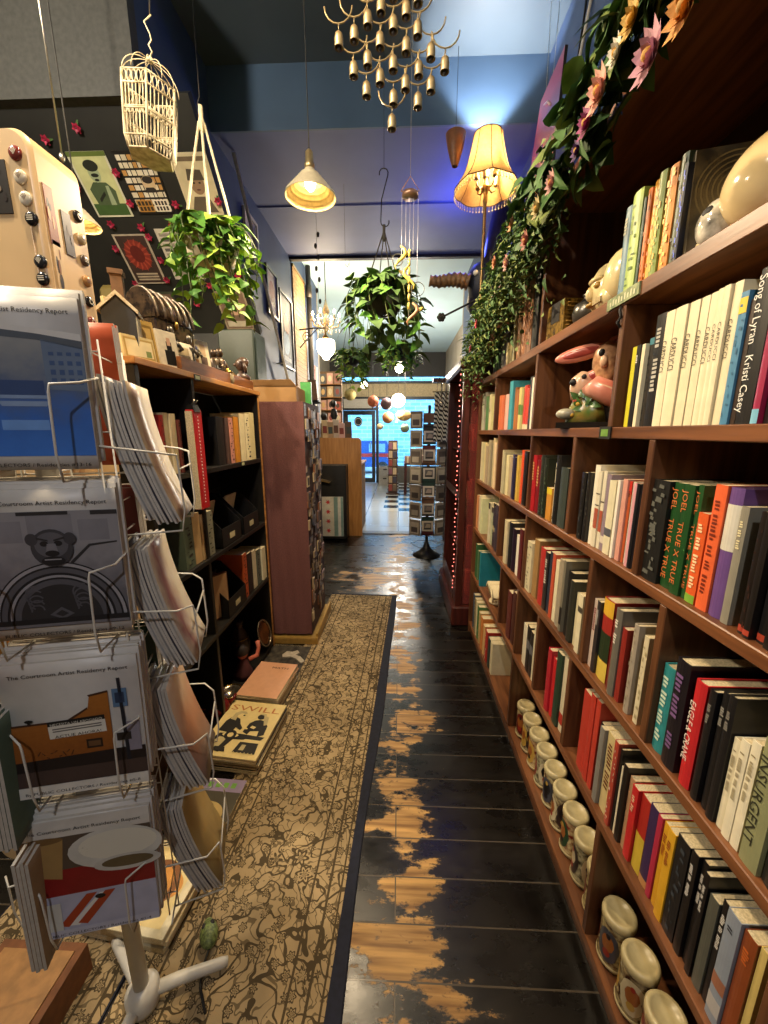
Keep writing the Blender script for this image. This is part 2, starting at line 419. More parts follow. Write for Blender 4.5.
BOOKS = {
 'A_far': (1.835, [
  (2.402, 2.264, 0.245, '22301f', 'dark green hardback', {}),
  (2.263, 2.141, 0.185, '6a6a62', 'grey paperback', {}),
  (2.122, 2.058, 0.11, 'c9b98c', 'cream paperback', {}),
  (2.049, 1.981, 0.33, 'd0b898', 'tall pale album', {}),
  (1.973, 1.844, 0.331, 'b07850', 'tall pinkish-tan album', {'deco': 'd8b090', 'dens': 1}),
  (1.838, 1.744, 0.296, '8f5f40', 'tall russet album', {'deco': '6a3f28', 'dens': 1}),
  (1.738, 1.678, 0.302, '1c1a18', 'tall black hardback', {}),
 ]),
 'A_near': (1.835, [
  (1.091, 1.062, 0.198, '5f7f8c', 'blue-grey hardback', {'t': 'TALES', 'tc': 'b9b28c'}),
  (1.061, 1.02, 0.212, '9db357', 'lime green hardback', {'deco': '4d6b2c'}),
  (1.02, 1.009, 0.186, '1e3d2a', 'thin dark green hardback', {}),
  (1.008, 0.993, 0.196, 'c9702c', 'orange hardback', {'deco': '8a4a1c'}),
  (0.993, 0.968, 0.201, 'e0a032', 'amber yellow hardback', {'deco': 'a86a1c'}),
  (0.967, 0.942, 0.202, '7c8f3a', 'olive hardback with swirling yellow pattern', {'deco': 'd8b040', 'dens': 1}),
  (0.941, 0.913, 0.197, 'd98a34', 'orange and yellow hardback with swirls', {'deco': 'e8c050', 'dens': 1}),
  (0.913, 0.891, 0.202, '3f4f38', 'dark green hardback', {'deco': '1e261a'}),
 ]),
 'B_end': (1.512, [
  (2.673, 2.543, 0.236, 'b8b49c', 'pale grey paperback', {}),
  (2.542, 2.445, 0.206, '4f7a4a', 'green paperback', {}),
  (2.444, 2.324, 0.209, 'd9cda0', 'cream paperback', {}),
 ]),
 'B_mid': (1.512, [
  (2.223, 2.113, 0.184, 'cf6b3a', 'orange paperback', {}),
  (2.112, 2.026, 0.179, 'd8a890', 'pale pink paperback', {}),
  (2.025, 1.954, 0.233, '3f8f98', 'tall teal hardback', {}),
  (1.953, 1.881, 0.197, 'a86a34', 'tan hardback', {}),
  (1.88, 1.811, 0.189, 'd9c67a', 'pale yellow paperback with green figure', {'bands': [(0.35, 0.6, '5a7a3a')]}),
  (1.81, 1.726, 0.19, 'c23a2c', 'red paperback', {'bands': [(0.0, 0.12, 'e0c8a0')]}),
  (1.725, 1.682, 0.217, '15130f', 'tall black paperback', {}),
  (1.679, 1.657, 0.207, 'e6dfc8', 'thin white paperback', {}),
 ]),
 'B_near': (1.512, [
  (0.99, 0.97, 0.184, 'd0c62c', 'slim yellow paperback', {}),
  (0.969, 0.953, 0.184, '17151a', 'slim black paperback with white capitals', {'t': 'FURY', 'tc': 'e8e4d8'}),
  (0.952, 0.939, 0.183, 'e6dcb8', 'slim cream paperback', {}),
  (0.939, 0.918, 0.193, '2b2620', 'dark paperback with teal head cap', {'bands': [(0.92, 1, '3a7884')], 'deco': '15120e'}),
  (0.917, 0.883, 0.234, '131214', 'black paperback with thin white lettering', {'t': 'NIGHT  JOURNALS', 'tc': 'b8b4a8'}),
  (0.881, 0.855, 0.23, 'e9dcb6', 'thick cream paperback with black capitals', {'t': 'CARDUCCI', 'tc': '1a1714', 'tpos': 0.62}),
  (0.854, 0.821, 0.23, 'e9dcb6', 'thick cream paperback with black capitals', {'t': 'CARDUCCI', 'tc': '1a1714', 'tpos': 0.62}),
  (0.82, 0.794, 0.23, 'e9dcb6', 'thick cream paperback with black capitals', {'t': 'CARDUCCI', 'tc': '1a1714', 'tpos': 0.62}),
  (0.793, 0.772, 0.23, 'e9dcb6', 'thick cream paperback with black capitals', {'t': 'CARDUCCI', 'tc': '1a1714', 'tpos': 0.62}),
  (0.771, 0.75, 0.23, 'e9dcb6', 'thick cream paperback with black capitals', {'t': 'CARDUCCI', 'tc': '1a1714', 'tpos': 0.62}),
  (0.749, 0.736, 0.23, 'e9dcb6', 'thick cream paperback with black capitals', {'t': 'CARDUCCI', 'tc': '1a1714', 'tpos': 0.62}),
  (0.735, 0.721, 0.23, 'e9dcb6', 'thick cream paperback with black capitals', {'t': 'CARDUCCI', 'tc': '1a1714', 'tpos': 0.62}),
  (0.72, 0.702, 0.23, 'e9dcb6', 'thick cream paperback with black capitals', {'t': 'CARDUCCI', 'tc': '1a1714', 'tpos': 0.62}),
  (0.701, 0.685, 0.209, '4f86a8', 'blue paperback with a yellow square at its head', {'bands': [(0.84, 0.96, 'e2c63c')], 'deco': '3d6c8a'}),
  (0.684, 0.674, 0.194, '3a2c22', 'dark brown paperback', {}),
  (0.673, 0.645, 0.233, '1b1a1a', 'thick black novel with white title', {'t': 'Song of Lyran   Kristi Casey', 'tc': 'efece2'}),
  (0.643, 0.63, 0.178, '9c2248', 'magenta paperback with a light blue foot', {'bands': [(0, 0.13, '7cb8d0')]}),
  (0.629, 0.607, 0.177, '241c1c', 'black paperback with red author line', {'t': 'HOUSE', 'tc': 'b04a3c'}),
  (0.606, 0.583, 0.182, '6e5a48', 'brown paperback', {}),
 ]),
 'C_end': (1.178, [
  (2.659, 2.53, 0.255, 'e0d4ac', 'cream paperback', {}),
  (2.523, 2.412, 0.252, 'd8c894', 'straw coloured paperback', {}),
  (2.406, 2.304, 0.273, 'a89a7c', 'taupe paperback', {}),
  (2.299, 2.208, 0.287, 'cbb98e', 'tall buff paperback', {}),
 ]),
 'C_second': (1.178, [
  (2.075, 2.012, 0.228, 'b9ab88', 'tall buff hardback', {}),
  (2.011, 1.915, 0.205, 'dccf9e', 'cream paperback', {}),
  (1.906, 1.841, 0.216, '352c48', 'dark violet paperback', {}),
  (1.836, 1.772, 0.215, 'c9a84a', 'mustard paperback', {}),
  (1.769, 1.729, 0.242, 'd24a20', 'tall orange-red paperback', {}),
  (1.726, 1.679, 0.239, '18130f', 'tall black paperback', {}),
 ]),
 'C_third': (1.178, [
  (1.601, 1.517, 0.229, 'a81c24', 'dark red hardback with gilt title', {'t': 'CRIMSON', 'tc': 'c99a5c'}),
  (1.514, 1.437, 0.234, '252a22', 'black hardback with mottled green spine', {'deco': '4a5a40'}),
  (1.435, 1.388, 0.12, 'c98a34', 'short orange paperback with yellow head', {'bands': [(0.8, 1, 'd8c030')]}),
  (1.386, 1.369, 0.214, 'd9cfae', 'thin cream paperback', {}),
  (1.367, 1.329, 0.243, '141311', 'tall black hardback', {'deco': '2d2a26'}),
  (1.326, 1.266, 0.205, '38403a', 'slate hardback', {}),
 ]),
 'C_fourth': (1.178, [
  (1.166, 1.138, 0.204, '171614', 'black paperback with faint grey type', {'deco': '3b3832'}),
  (1.137, 1.114, 0.207, '1b1917', 'black paperback with grey type', {'deco': '454037'}),
  (1.113, 1.085, 0.23, 'ece4cc', 'tall white hardback in a black wrapper', {}),
  (1.084, 1.063, 0.215, 'd8cfb4', 'white paperback banded in red', {'bands': [(0.25, 0.52, 'a8543c'), (0.55, 0.57, '4a3a30'), (0.7, 0.72, '4a3a30')]}),
  (1.062, 1.044, 0.218, 'dcd2b6', 'red-banded white paperback', {'bands': [(0.22, 0.5, 'a8543c'), (0.6, 0.62, '4a3a30')]}),
  (1.043, 1.021, 0.211, '8d7c86', 'mauve paperback', {'bands': [(0.1, 0.2, 'd8ccb8')]}),
  (1.02, 0.988, 0.198, 'dcd3b0', 'cream paperback with grey block', {'bands': [(0.25, 0.36, '55565c')]}),
  (0.978, 0.966, 0.203, 'efe8d4', 'thin white paperback', {}),
  (0.962, 0.943, 0.208, 'd89a86', 'salmon paperback', {}),
  (0.942, 0.93, 0.205, 'b5552c', 'rust paperback with red head', {'bands': [(0.85, 1, 'c42a1c')], 't': 'SALT', 'tc': '3a2010'}),
  (0.929, 0.915, 0.205, 'c3bcae', 'pale grey paperback', {}),
  (0.914, 0.9, 0.204, 'd69aa0', 'pink paperback', {}),
  (0.899, 0.887, 0.204, '16161a', 'black paperback', {}),
  (0.886, 0.879, 0.203, 'c8c4d8', 'thin pale lilac paperback', {}),
 ]),
 'C_near': (1.178, [
  (0.845, 0.794, 0.222, '1a1a18', 'thick black hardback with silver scrawl', {'deco': '5f6058', 'dens': 1}),
  (0.792, 0.764, 0.222, '1f4a22', 'green paperback with orange lettering', {'t': 'JOEL   TRUE X TRUE', 'tc': 'd8753c'}),
  (0.757, 0.73, 0.223, '1f4a22', 'green paperback with orange lettering', {'t': 'JOEL   TRUE X TRUE', 'tc': 'd8753c'}),
  (0.729, 0.715, 0.225, '245026', 'green paperback with orange lettering', {'t': 'JOEL   TRUE X TRUE', 'tc': 'd8753c'}),
  (0.715, 0.691, 0.176, 'e0602c', 'slim orange paperback with lime foot', {'bands': [(0, 0.1, '7fae3c')], 't': 'the long summer road', 'tc': 'f3d9a8'}),
  (0.687, 0.661, 0.232, 'e8683a', 'tall orange paperback', {'t': 'THE EVENING AND THE MORNING', 'tc': '7a2a14'}),
  (0.66, 0.632, 0.231, '6a4a86', 'purple hardback with white title panel', {'bands': [(0.53, 0.88, 'd9d4c4')]}),
  (0.63, 0.614, 0.204, '8d8878', 'grey paperback with pale title', {'t': 'FUR and BONE', 'tc': 'e8dcae'}),
  (0.593, 0.582, 0.203, '1c1512', 'black paperback with red foot', {'bands': [(0.02, 0.08, 'a8402c')], 'deco': '3a2018'}),
  (0.58, 0.568, 0.204, '1a1614', 'black paperback with red dot at the foot', {'bands': [(0.02, 0.07, 'b04430')]}),
  (0.565, 0.549, 0.203, '17171a', 'black paperback with yellow title', {'t': 'Crime Noir', 'tc': 'd8c88c', 'bands': [(0.02, 0.08, 'a8402c')]}),
  (0.548, 0.524, 0.211, '120f10', 'fat black paperback', {}),
  (0.523, 0.49, 0.233, '5c2a22', 'maroon hardback', {}),
 ]),
 'D_end': (0.83, [
  (2.722, 2.613, 0.234, 'c98a5a', 'orange-tan paperback', {}),
  (2.603, 2.49, 0.246, 'd8cdaa', 'cream paperback', {}),
  (2.312, 2.227, 0.25, 'd3c9a6', 'cream paperback with dark head', {'bands': [(0.85, 1, '3a3028')]}),
  (2.222, 2.152, 0.261, '241f24', 'black paperback', {'bands': [(0.4, 0.5, 'a89a70')]}),
  (2.147, 2.087, 0.269, '322a38', 'dark violet paperback', {}),
 ]),
 'D_second': (0.83, [
  (1.948, 1.892, 0.227, 'cfc19a', 'cream hardback', {}),
  (1.88, 1.774, 0.232, '171518', 'thick black hardback', {}),
  (1.761, 1.722, 0.197, 'e8e0cc', 'short thin white paperback', {}),
  (1.717, 1.671, 0.238, '5a1c1c', 'oxblood paperback', {}),
  (1.668, 1.627, 0.25, '191716', 'black paperback', {}),
 ]),
 'D_third': (0.83, [
  (1.593, 1.534, 0.217, 'd6cca6', 'cream paperback with grey smudge', {'deco': '8a8674'}),
  (1.532, 1.478, 0.243, 'a07c4c', 'tan hardback', {}),
  (1.456, 1.406, 0.231, 'b4302c', 'red hardback', {}),
  (1.403, 1.369, 0.228, '2b2624', 'black paperback with white type', {'t': 'WILD HEARTS', 'tc': 'd8d0c0'}),
  (1.367, 1.332, 0.24, '25303f', 'navy paperback', {}),
  (1.33, 1.305, 0.244, 'c05034', 'brick red paperback', {}),
  (1.303, 1.276, 0.23, 'e2d7b2', 'cream paperback', {}),
  (1.272, 1.231, 0.245, '9c907a', 'taupe hardback', {}),
  (1.228, 1.21, 0.253, '76705f', 'slim grey paperback', {'bands': [(0.1, 0.35, '1c1a18')]}),
  (1.208, 1.17, 0.225, '171614', 'tall black hardback', {}),
  (1.168, 1.141, 0.209, '2a2b24', 'dark olive paperback with white edge', {}),
  (1.139, 1.105, 0.178, 'dfd3aa', 'cream paperback', {}),
  (1.103, 1.076, 0.19, 'e0d5b0', 'plain cream paperback', {'bands': [(0.7, 0.8, '4a4438')]}),
 ]),
 'D_fourth': (0.83, [
  (1.029, 1.005, 0.208, 'dfc9b8', 'white paperback with pink capitals', {'t': 'UNDERGROUND', 'tc': '8a3038'}),
  (1.003, 0.984, 0.214, '2f2a2c', 'black paperback with white type', {'t': 'SLEEPLESS', 'tc': 'c8c0b8'}),
  (0.983, 0.935, 0.235, 'a02c24', 'hardback with yellow head and red middle', {'bands': [(0.8, 1, 'dfae34'), (0.25, 0.6, '24331c'), (0, 0.25, 'dcc050')]}),
  (0.925, 0.911, 0.198, '7a1f1c', 'slim dark red paperback', {}),
  (0.91, 0.883, 0.238, '6c675c', 'grey hardback with white title', {'t': 'DOG  STAR', 'tc': 'e6e0d0'}),
  (0.882, 0.862, 0.199, '8f2a22', 'dark red paperback', {}),
  (0.84, 0.821, 0.232, 'a79b88', 'stone grey hardback', {'deco': '8d826e'}),
  (0.804, 0.787, 0.222, 'd6caa6', 'cream paperback speckled at the head', {'deco': 'a89a72'}),
 ]),
 'D_near': (0.83, [
  (0.733, 0.701, 0.2, '2f8a8c', 'teal hardback with white lower title', {'t': 'THE LAST TRUE LAKE', 'tc': 'cfe0c8'}),
  (0.696, 0.66, 0.238, '17121a', 'tall black hardback with violet author line', {'t': 'ONCE THERE   AMES', 'tc': '7a5a8a'}),
  (0.648, 0.621, 0.224, 'c4252a', 'bright red hardback with white title', {'t': 'EAGLE & CRANE', 'tc': 'f0e6d8'}),
  (0.615, 0.599, 0.227, '161517', 'black hardback with grey title', {'t': 'SLOW FIRE', 'tc': '8a867c'}),
  (0.596, 0.58, 0.237, '161517', 'black hardback with grey title', {'t': 'SLOW FIRE', 'tc': '9a968c'}),
  (0.578, 0.562, 0.244, '161517', 'black hardback with grey title', {'t': 'SLOW FIRE', 'tc': '8a867c'}),
  (0.56, 0.546, 0.178, 'e9e0c0', 'short cream paperback', {'t': 'o  voices of the river', 'tc': '8a7c58'}),
  (0.545, 0.529, 0.19, 'ebe2c4', 'short cream paperback', {'t': 'o  voices of the river', 'tc': '8a7c58'}),
  (0.529, 0.513, 0.202, 'ebe2c4', 'short cream paperback', {'t': 'o  voices of the river', 'tc': '8a7c58'}),
  (0.509, 0.478, 0.225, '8e9068', 'thick sage green paperback', {'t': 'INSURGENT', 'tc': '2c2c20'}),
  (0.477, 0.442, 0.28, '262420', 'black hardback', {}),
 ]),
 'E_far': (0.487, [
  (1.806, 1.744, 0.243, '5f2a26', 'brown-red hardback', {}),
  (1.74, 1.692, 0.266, '4a2622', 'dark brown hardback', {}),
 ]),
 'E_third': (0.487, [
  (1.568, 1.517, 0.19, 'e6dfc8', 'white paperback', {}),
  (1.514, 1.442, 0.209, '1d1b1d', 'black paperback with grey picture', {'bands': [(0.5, 0.7, '6a6a6e')]}),
  (1.44, 1.418, 0.24, 'ded6b8', 'thin cream paperback', {}),
 ]),
 'E_second': (0.487, [
  (1.279, 1.213, 0.245, 'b22430', 'red hardback', {}),
  (1.209, 1.171, 0.276, '1f3a2a', 'dark green paperback', {}),
  (1.17, 1.142, 0.282, 'e0d5b4', 'cream paperback with red foot', {'bands': [(0.1, 0.25, 'b8382c')]}),
 ]),
 'E_near': (0.487, [
  (1.025, 0.983, 0.264, 'bf3a2c', 'plain red paperback', {}),
  (0.981, 0.956, 0.284, 'bf3a2c', 'plain red paperback', {}),
  (0.954, 0.931, 0.285, 'c43e2e', 'plain red paperback', {}),
  (0.93, 0.913, 0.232, '1d1b1a', 'black paperback', {'deco': '4a4640'}),
  (0.912, 0.891, 0.235, '85827a', 'grey paperback', {}),
  (0.889, 0.847, 0.24, 'd9c48a', 'straw yellow paperback with brown script', {'t': 'Jubilee Years', 'tc': '6a3a1c'}),
  (0.845, 0.827, 0.252, 'b04434', 'red and white patterned paperback', {'deco': 'dcd0b8'}),
  (0.826, 0.817, 0.244, '191716', 'slim black paperback', {}),
  (0.816, 0.806, 0.203, 'e8dfc0', 'thin cream paperback', {}),
  (0.805, 0.787, 0.223, '141313', 'tall black paperback', {}),
  (0.786, 0.767, 0.206, 'b98f6a', 'tan paperback', {}),
  (0.766, 0.744, 0.204, 'c8282a', 'bright red paperback', {'t': 'RED HOT', 'tc': 'f0c8a0'}),
  (0.742, 0.712, 0.205, 'b02a22', 'red paperback with yellow lower half', {'bands': [(0, 0.5, 'd2b53c')]}),
  (0.711, 0.685, 0.214, '3b2752', 'purple paperback with tan foot', {'bands': [(0, 0.1, 'c89058')]}),
  (0.683, 0.669, 0.217, 'b82c48', 'raspberry paperback', {}),
  (0.668, 0.649, 0.217, 'e2aa28', 'yellow paperback with red title', {'t': 'DARK SUMMER', 'tc': '8f2a1a'}),
  (0.648, 0.627, 0.227, 'e4ad2c', 'yellow paperback with red title', {'t': 'DARK SUMMER', 'tc': '8f2a1a'}),
  (0.626, 0.594, 0.24, '16181c', 'black paperback with grey portrait', {'deco': '3c444c'}),
  (0.591, 0.574, 0.247, '131214', 'black paperback with white title', {'t': 'BLACK ICE  stories', 'tc': 'e4e0d6'}),
  (0.573, 0.559, 0.248, '131214', 'black paperback with white title', {'t': 'BLACK ICE  stories', 'tc': 'e4e0d6'}),
  (0.559, 0.546, 0.241, '131214', 'black paperback with white title', {'t': 'BLACK ICE  stories', 'tc': 'e4e0d6'}),
  (0.544, 0.524, 0.212, '57584e', 'slate grey paperback', {}),
  (0.523, 0.507, 0.231, '141315', 'black paperback with white title', {'t': 'BLACK ICE  stories', 'tc': 'e4e0d6'}),
  (0.506, 0.481, 0.24, '8e97a4', 'grey-blue photographic paperback', {'bands': [(0.08, 0.22, 'b8b4b0'), (0.3, 0.42, 'a06a50')], 't': 'pb', 'tc': '2a2a34'}),
  (0.48, 0.457, 0.236, '8a4420', 'rust brown paperback with raised title', {'t': 'GRIND', 'tc': 'd06a2c'}),
  (0.457, 0.445, 0.239, 'e0c878', 'pale yellow paperback', {}),
 ]),
}
LBOOKS = {
 'two': (1.335, [
  (1.428,1.454,0.228,'a02a26','red paperback'),
  (1.457,1.488,0.237,'d8c79a','cream paperback'),
  (1.491,1.527,0.235,'e0cfa4','second cream paperback'),
  (1.538,1.561,0.213,'7a3a34','brown-red paperback'),
  (1.877,1.956,0.239,'1c1a19','wide black hardback'),
  (1.968,2.004,0.236,'54403a','brown paperback'),
  (2.016,2.067,0.238,'c98a7a','pink paperback'),
  (2.074,2.134,0.246,'c8842e','orange paperback'),
  (2.148,2.221,0.266,'e4d6a8','cream paperback'),
  (2.227,2.298,0.269,'e8dcae','buff paperback'),
  (2.305,2.381,0.279,'d9cc98','pale straw paperback'),
 ]),
 'three': (0.92, [
  (1.502,1.576,0.241,'5d6b5a','wide sage green hardback'),
  (1.580,1.638,0.228,'c8a878','tan paperback'),
  (1.642,1.685,0.213,'d6b98a','buff paperback'),
  (1.690,1.755,0.213,'8a8a76','grey paperback'),
 ]),
 'four': (0.535, [
  (2.054,2.115,0.271,'b8552c','orange paperback'),
  (2.123,2.196,0.251,'2a2624','black paperback with pale marks'),
  (2.204,2.265,0.242,'cfc5a8','cream paperback'),
  (2.274,2.338,0.226,'5c645a','grey-green paperback'),
  (2.348,2.436,0.217,'d8cfae','pale paperback'),
 ]),
}
# red catalog [[-0.8, 1.528, 1.597], [-0.8, 1.596, 1.167], [-0.8, 1.662, 1.605]]
# topitems [[-0.92, 1.363, 1.965], [-0.92, 1.339, 1.772], [-0.92, 1.445, 1.861], [-0.92, 1.569, 1.78], [-0.92, 1.668, 1.857], [-0.92, 1.813, 1.757], [-0.92, 1.958, 1.754], [-0.92, 2.145, 1.957], [-0.92, 2.19, 1.73], [-0.92, 1.636, 2.056], [-0.92, 1.835, 1.87], [-0.92, 2.308, 1.991]]
# boxes3 [[-0.88, 1.714, 0.971], [-0.88, 2.362, 0.956], [-0.88, 1.754, 1.182]]
# plate [[-0.88, 2.105, 0.241], [-0.88, 2.455, 0.035], [-0.88, 2.281, 0.225], [-0.88, 2.248, 0.047]]
# bigbox dark [[-1.1, 2.798, 2.288], [-1.1, 3.966, 1.963]]
# ================= TALL BOOKCASE =================
XF, XB = .543, .875
bc = thing('bookcase', 'tall reddish-brown wooden bookcase filling the blue wall, its bays packed with books', 'bookcase', (XF, 1.4, 0))
def cpart(name, lo, hi, m, bev=.002):
    b = MB(); b.box(lo, hi, m, bev=bev); return b.build(name, bc, world=True)
YN, YFAR = .16, 2.69
SH = [('A',1.835,.034),('B',1.512,.028),('C',1.178,.026),('D',.83,.026),('E',.487,.026),('F',.09,.03)]
for k, z, t in SH: cpart('shelf', (XF, YN, z-t), (XB, YFAR, z), WOOD)
cpart('toe_board', (XF+.015, YN, 0), (XF+.035, YFAR, .06), WOODV)
cpart('side_panel', (XF, YFAR, 0), (XB, YFAR+.022, 2.26), WOODV)
cpart('side_panel', (XF, YN-.022, 0), (XB, YN, 2.3), WOODV)
cpart('back_panel', (XB, YN-.022, 0), (XB+.012, YFAR+.022, 2.28), mat('dark_back_board','3f2414',.6))
cpart('top_board', (XF-.01, YN-.03, 2.28), (XB+.012, 1.63, 2.305), WOOD)
cpart('top_board', (XF-.01, 1.63, 2.26), (XB+.012, YFAR+.03, 2.285), WOOD)
DIV = {'A':[1.612],'B':[2.272,1.62,1.030],'C':[2.14,1.612,1.22,.853],'D':[2.036,1.60,1.04,.745],'E':[1.925,1.634,1.376,1.095,.415],'F':[1.64,.848]}
TOPZ = {'A':2.28,'B':1.801,'C':1.484,'D':1.152,'E':.804,'F':.461}
for k, z, t in SH:
    for y in DIV[k]: cpart('divider', (XF+.001, y-.010, z), (XB, y+.010, TOPZ[k]), WOODV)

# ================= BOOKS =================
def book(Y0, Y1, z, h, hexc, desc, ex, label, group, X=.556, side=1, depth=None, name='book'):
    """upright book, spine towards the aisle; side=1 shelf on +X, -1 shelf on -X"""
    w = abs(Y0 - Y1) - .0012
    hard = 'hardback' in desc
    d = depth or (rnd.uniform(.145,.17) if h > .2 else rnd.uniform(.115,.14))
    t = .0026 if hard else .0012
    cov = hx(hexc, .45 if hard else .38)
    b = MB(M.Scale(side, 4, (1,0,0)) if side < 0 else None)
    bul = min(.004, w*.16) if hard else min(.0015, w*.08)
    n = 5
    arc = [(-bul*math.sin(PI*i/n), -w/2 + w*i/n) for i in range(n+1)]
    arc_in = [(t - bul*.6*math.sin(PI*i/n), -w/2 + t + (w-2*t)*i/n) for i in range(n+1)]
    out = arc + [(d, w/2), (d, w/2-t)] + list(reversed(arc_in)) + [(d, -w/2+t), (d, -w/2)]
    # C-shaped cover extruded upwards
    k = len(out)
    v = b.verts([(x,y,0) for x,y in out] + [(x,y,h) for x,y in out])
    b.faces(v, [(i,(i+1)%k,k+(i+1)%k,k+i) for i in range(k)], cov)
    m_ = n+1
    cap = []
    for i in range(n): cap.append((i, i+1, m_+2+(n-1-i), m_+2+(n-i)))
    cap.append((m_-1, m_, m_+1, m_+2)); cap.append((0, 2*m_+1, 2*m_+2, 2*m_+3))
    for c in cap:
        b.faces(v, [tuple(reversed(c)), tuple(q+k for q in c)], cov)
    f = -bul - .0006
    for z0, z1, c in ex.get('bands', []):
        mm = hx(c, .45)
        pts = [(x-.0006, y) for x, y in arc]
        vv = b.verts([(x,y,z0*h+.0005) for x,y in pts] + [(x,y,z1*h-.0005) for x,y in pts])
        b.faces(vv, [(i,i+1,n+2+i,n+1+i) for i in range(n)], mm)
    if 'deco' in ex:
        mm = hx(ex['deco'], .5); z_ = h*.06
        while z_ < h*.93:
            s = rnd.uniform(.1,.42)*w; yy = rnd.uniform(-.5,.5)*(w-s)*.8; hh = rnd.uniform(.004,.016) if ex.get('dens') else rnd.uniform(.003,.012)
            b.poly([(f,yy-s/2,z_),(f,yy+s/2,z_+.001),(f,yy+s/2*.7,z_+hh),(f,yy-s/2,z_+hh*.8)], mm)
            z_ += hh*.7 + (rnd.uniform(.0,.006) if ex.get('dens') else rnd.uniform(.004,.02))
    if 't' in ex and w > .006:
        T = frame((f-.0002, 0, h*ex.get('tpos', .52)), (0,0,-1), (0,-1,0))
        if ex.get('legible'):
            b.text(ex['t'], T, hx(ex['tc'],.5), h=w*.62, maxw=h*.8) if not ex.get('wide') else b.text(ex['t'], T, hx(ex['tc'],.5), h=w*.5, w=h*ex['wide'])
        else:
            x = -h*.36; mm = hx(ex['tc'],.5)
            for c in ex['t']:
                lw = w*rnd.uniform(.22,.34)
                if c != ' ':
                    hh = w*rnd.uniform(.2,.27)
                    b.rect(x, -hh, x+lw*.62, hh*rnd.uniform(.4,1), 0, mm, T)
                x += lw
                if x > h*.38: break
    o = b.build(name, None, (X, (Y0+Y1)/2, z))
    tag(o, label, 'book', group)
    p = MB(M.Scale(side, 4, (1,0,0)) if side < 0 else None)
    p.box((t, -w/2+t, .0015 if hard else .0004), (d-.003, w/2-t, h-(.003 if hard else .0008)), PAGEH)
    p.build('pages', o)
    return o
BAYS = {
 'A_far': 'on the leafy high shelf', 'A_near': "on the ivory skull's high shelf",
 'B_end': 'in the eye-level end bay', 'B_mid': 'beyond the pink figurine', 'B_near': 'in the eye-level cream-set bay',
 'C_end': 'in the third-shelf end bay', 'C_second': "in the orange-red spine's bay", 'C_third': 'under the pink figurine', 'C_fourth': "in the red-banded spines' bay", 'C_near': "in the green twins' bay",
 'D_end': 'in the fourth-shelf end bay', 'D_second': 'below the orange-red spine', 'D_third': 'in the crammed hardback bay', 'D_fourth': "in the yellow-headed hardback's bay", 'D_near': "in the teal spine's bay",
 'E_far': 'by the open-book sculpture', 'E_third': 'in the three-book low bay', 'E_second': "in the red hardback's low bay", 'E_near': 'above the painted jars'}
LEG = {'CARDUCCI': .27, 'Song of Lyran   Kristi Casey': .88, 'JOEL   TRUE X TRUE': .86, 'EAGLE & CRANE': .56, 'INSURGENT': .7}
for key, (z, L) in BOOKS.items():
    seq = []
    for Y0, Y1, h, c, desc, ex in L:
        n = max(1, math.ceil((Y0-Y1)/.062 - .01))
        for i in range(n):
            a = Y0 - (Y0-Y1)*i/n; e = Y0 - (Y0-Y1)*(i+1)/n
            cc = c; hh = h
            if i:
                r_, g_, b_ = (int(c[q:q+2],16) for q in (0,2,4)); s = rnd.uniform(.72,1.15)
                cc = '%02x%02x%02x' % tuple(max(0, min(255, int(q*s + rnd.uniform(-12,12)))) for q in (r_,g_,b_)); hh = h*rnd.uniform(.9,1.0)
            seq.append((a, e, hh, cc, desc, ex))
    for i, (a, e, hh, c, desc, ex) in enumerate(seq):
        ex = dict(ex)
        if ex.get('t') in LEG: ex['legible'] = 1; ex['wide'] = LEG[ex['t']]
        lab = f"{desc}, {ORD[i]} book {BAYS[key]}"
        if len(lab.split()) <= 12: lab += ' from the far end'
        book(a, e, z+.0005, hh, c, desc, ex, lab, 'books ' + BAYS[key], X=.553+rnd.uniform(0,.012))

# far floor-level bay: leaning volumes, teal album and open-book sculpture
for i, (y, h, c, lab, w) in enumerate([(2.60,.24,'2f5a34','green hardback standing at the very end of the low shelf',.05),(2.54,.21,'4f6f4a','shorter green hardback in front of the end green one on the low shelf',.04)]):
    book(y+w/2, y-w/2, .4875, h, c, 'hardback', {}, lab, 'books on the low end shelf')
book(2.44, 2.41, .4875, .235, '17707e', 'hardback', {}, 'large teal album standing beside the open-book sculpture', 'books on the low end shelf', X=.548, depth=.24)
b = MB()
T = frame((.60,2.16,.495),(1,0,0),(0,1,0))
for s in (-1, 1):
    pr = []
    for i in range(9):
        t = i/8
        b_ = s*(.005+.085*t); hh = .11 + .05*math.sin(PI*t)*.5 - .04*t
        pr.append((b_, hh))
    q = b.verts([(-.05,y,z) for y,z in pr] + [(.10,y,z) for y,z in pr] + [(-.05,y,z-.05*(1-abs(y)/.1)-.01) for y,z in pr] + [(.10,y,z-.05*(1-abs(y)/.1)-.01) for y,z in pr], T)
    n = 9
    b.faces(q, [(i,i+1,n+i+1,n+i) for i in range(8)] + [(2*n+i,3*n+i,3*n+i+1,2*n+i+1) for i in range(8)] + [(i,2*n+i,2*n+i+1,i+1) for i in range(8)] + [(n+i,n+i+1,3*n+i+1,3*n+i) for i in range(8)] + [(0,n,3*n,2*n),(8,2*n+8,3*n+8,n+8)], PAPER, True)
os_ = thing('book_sculpture','cream sculpture of an open book with curled pages on the low end shelf','sculpture',(.60,2.16,.487))
b.build('open_pages', os_, world=True)
b = MB(T); b.lathe([(0,0),(.05,0),(.045,.012),(.018,.03),(.016,.07),(.03,.09),(0,.095)], PAPER); b.build('foot', os_, world=True)
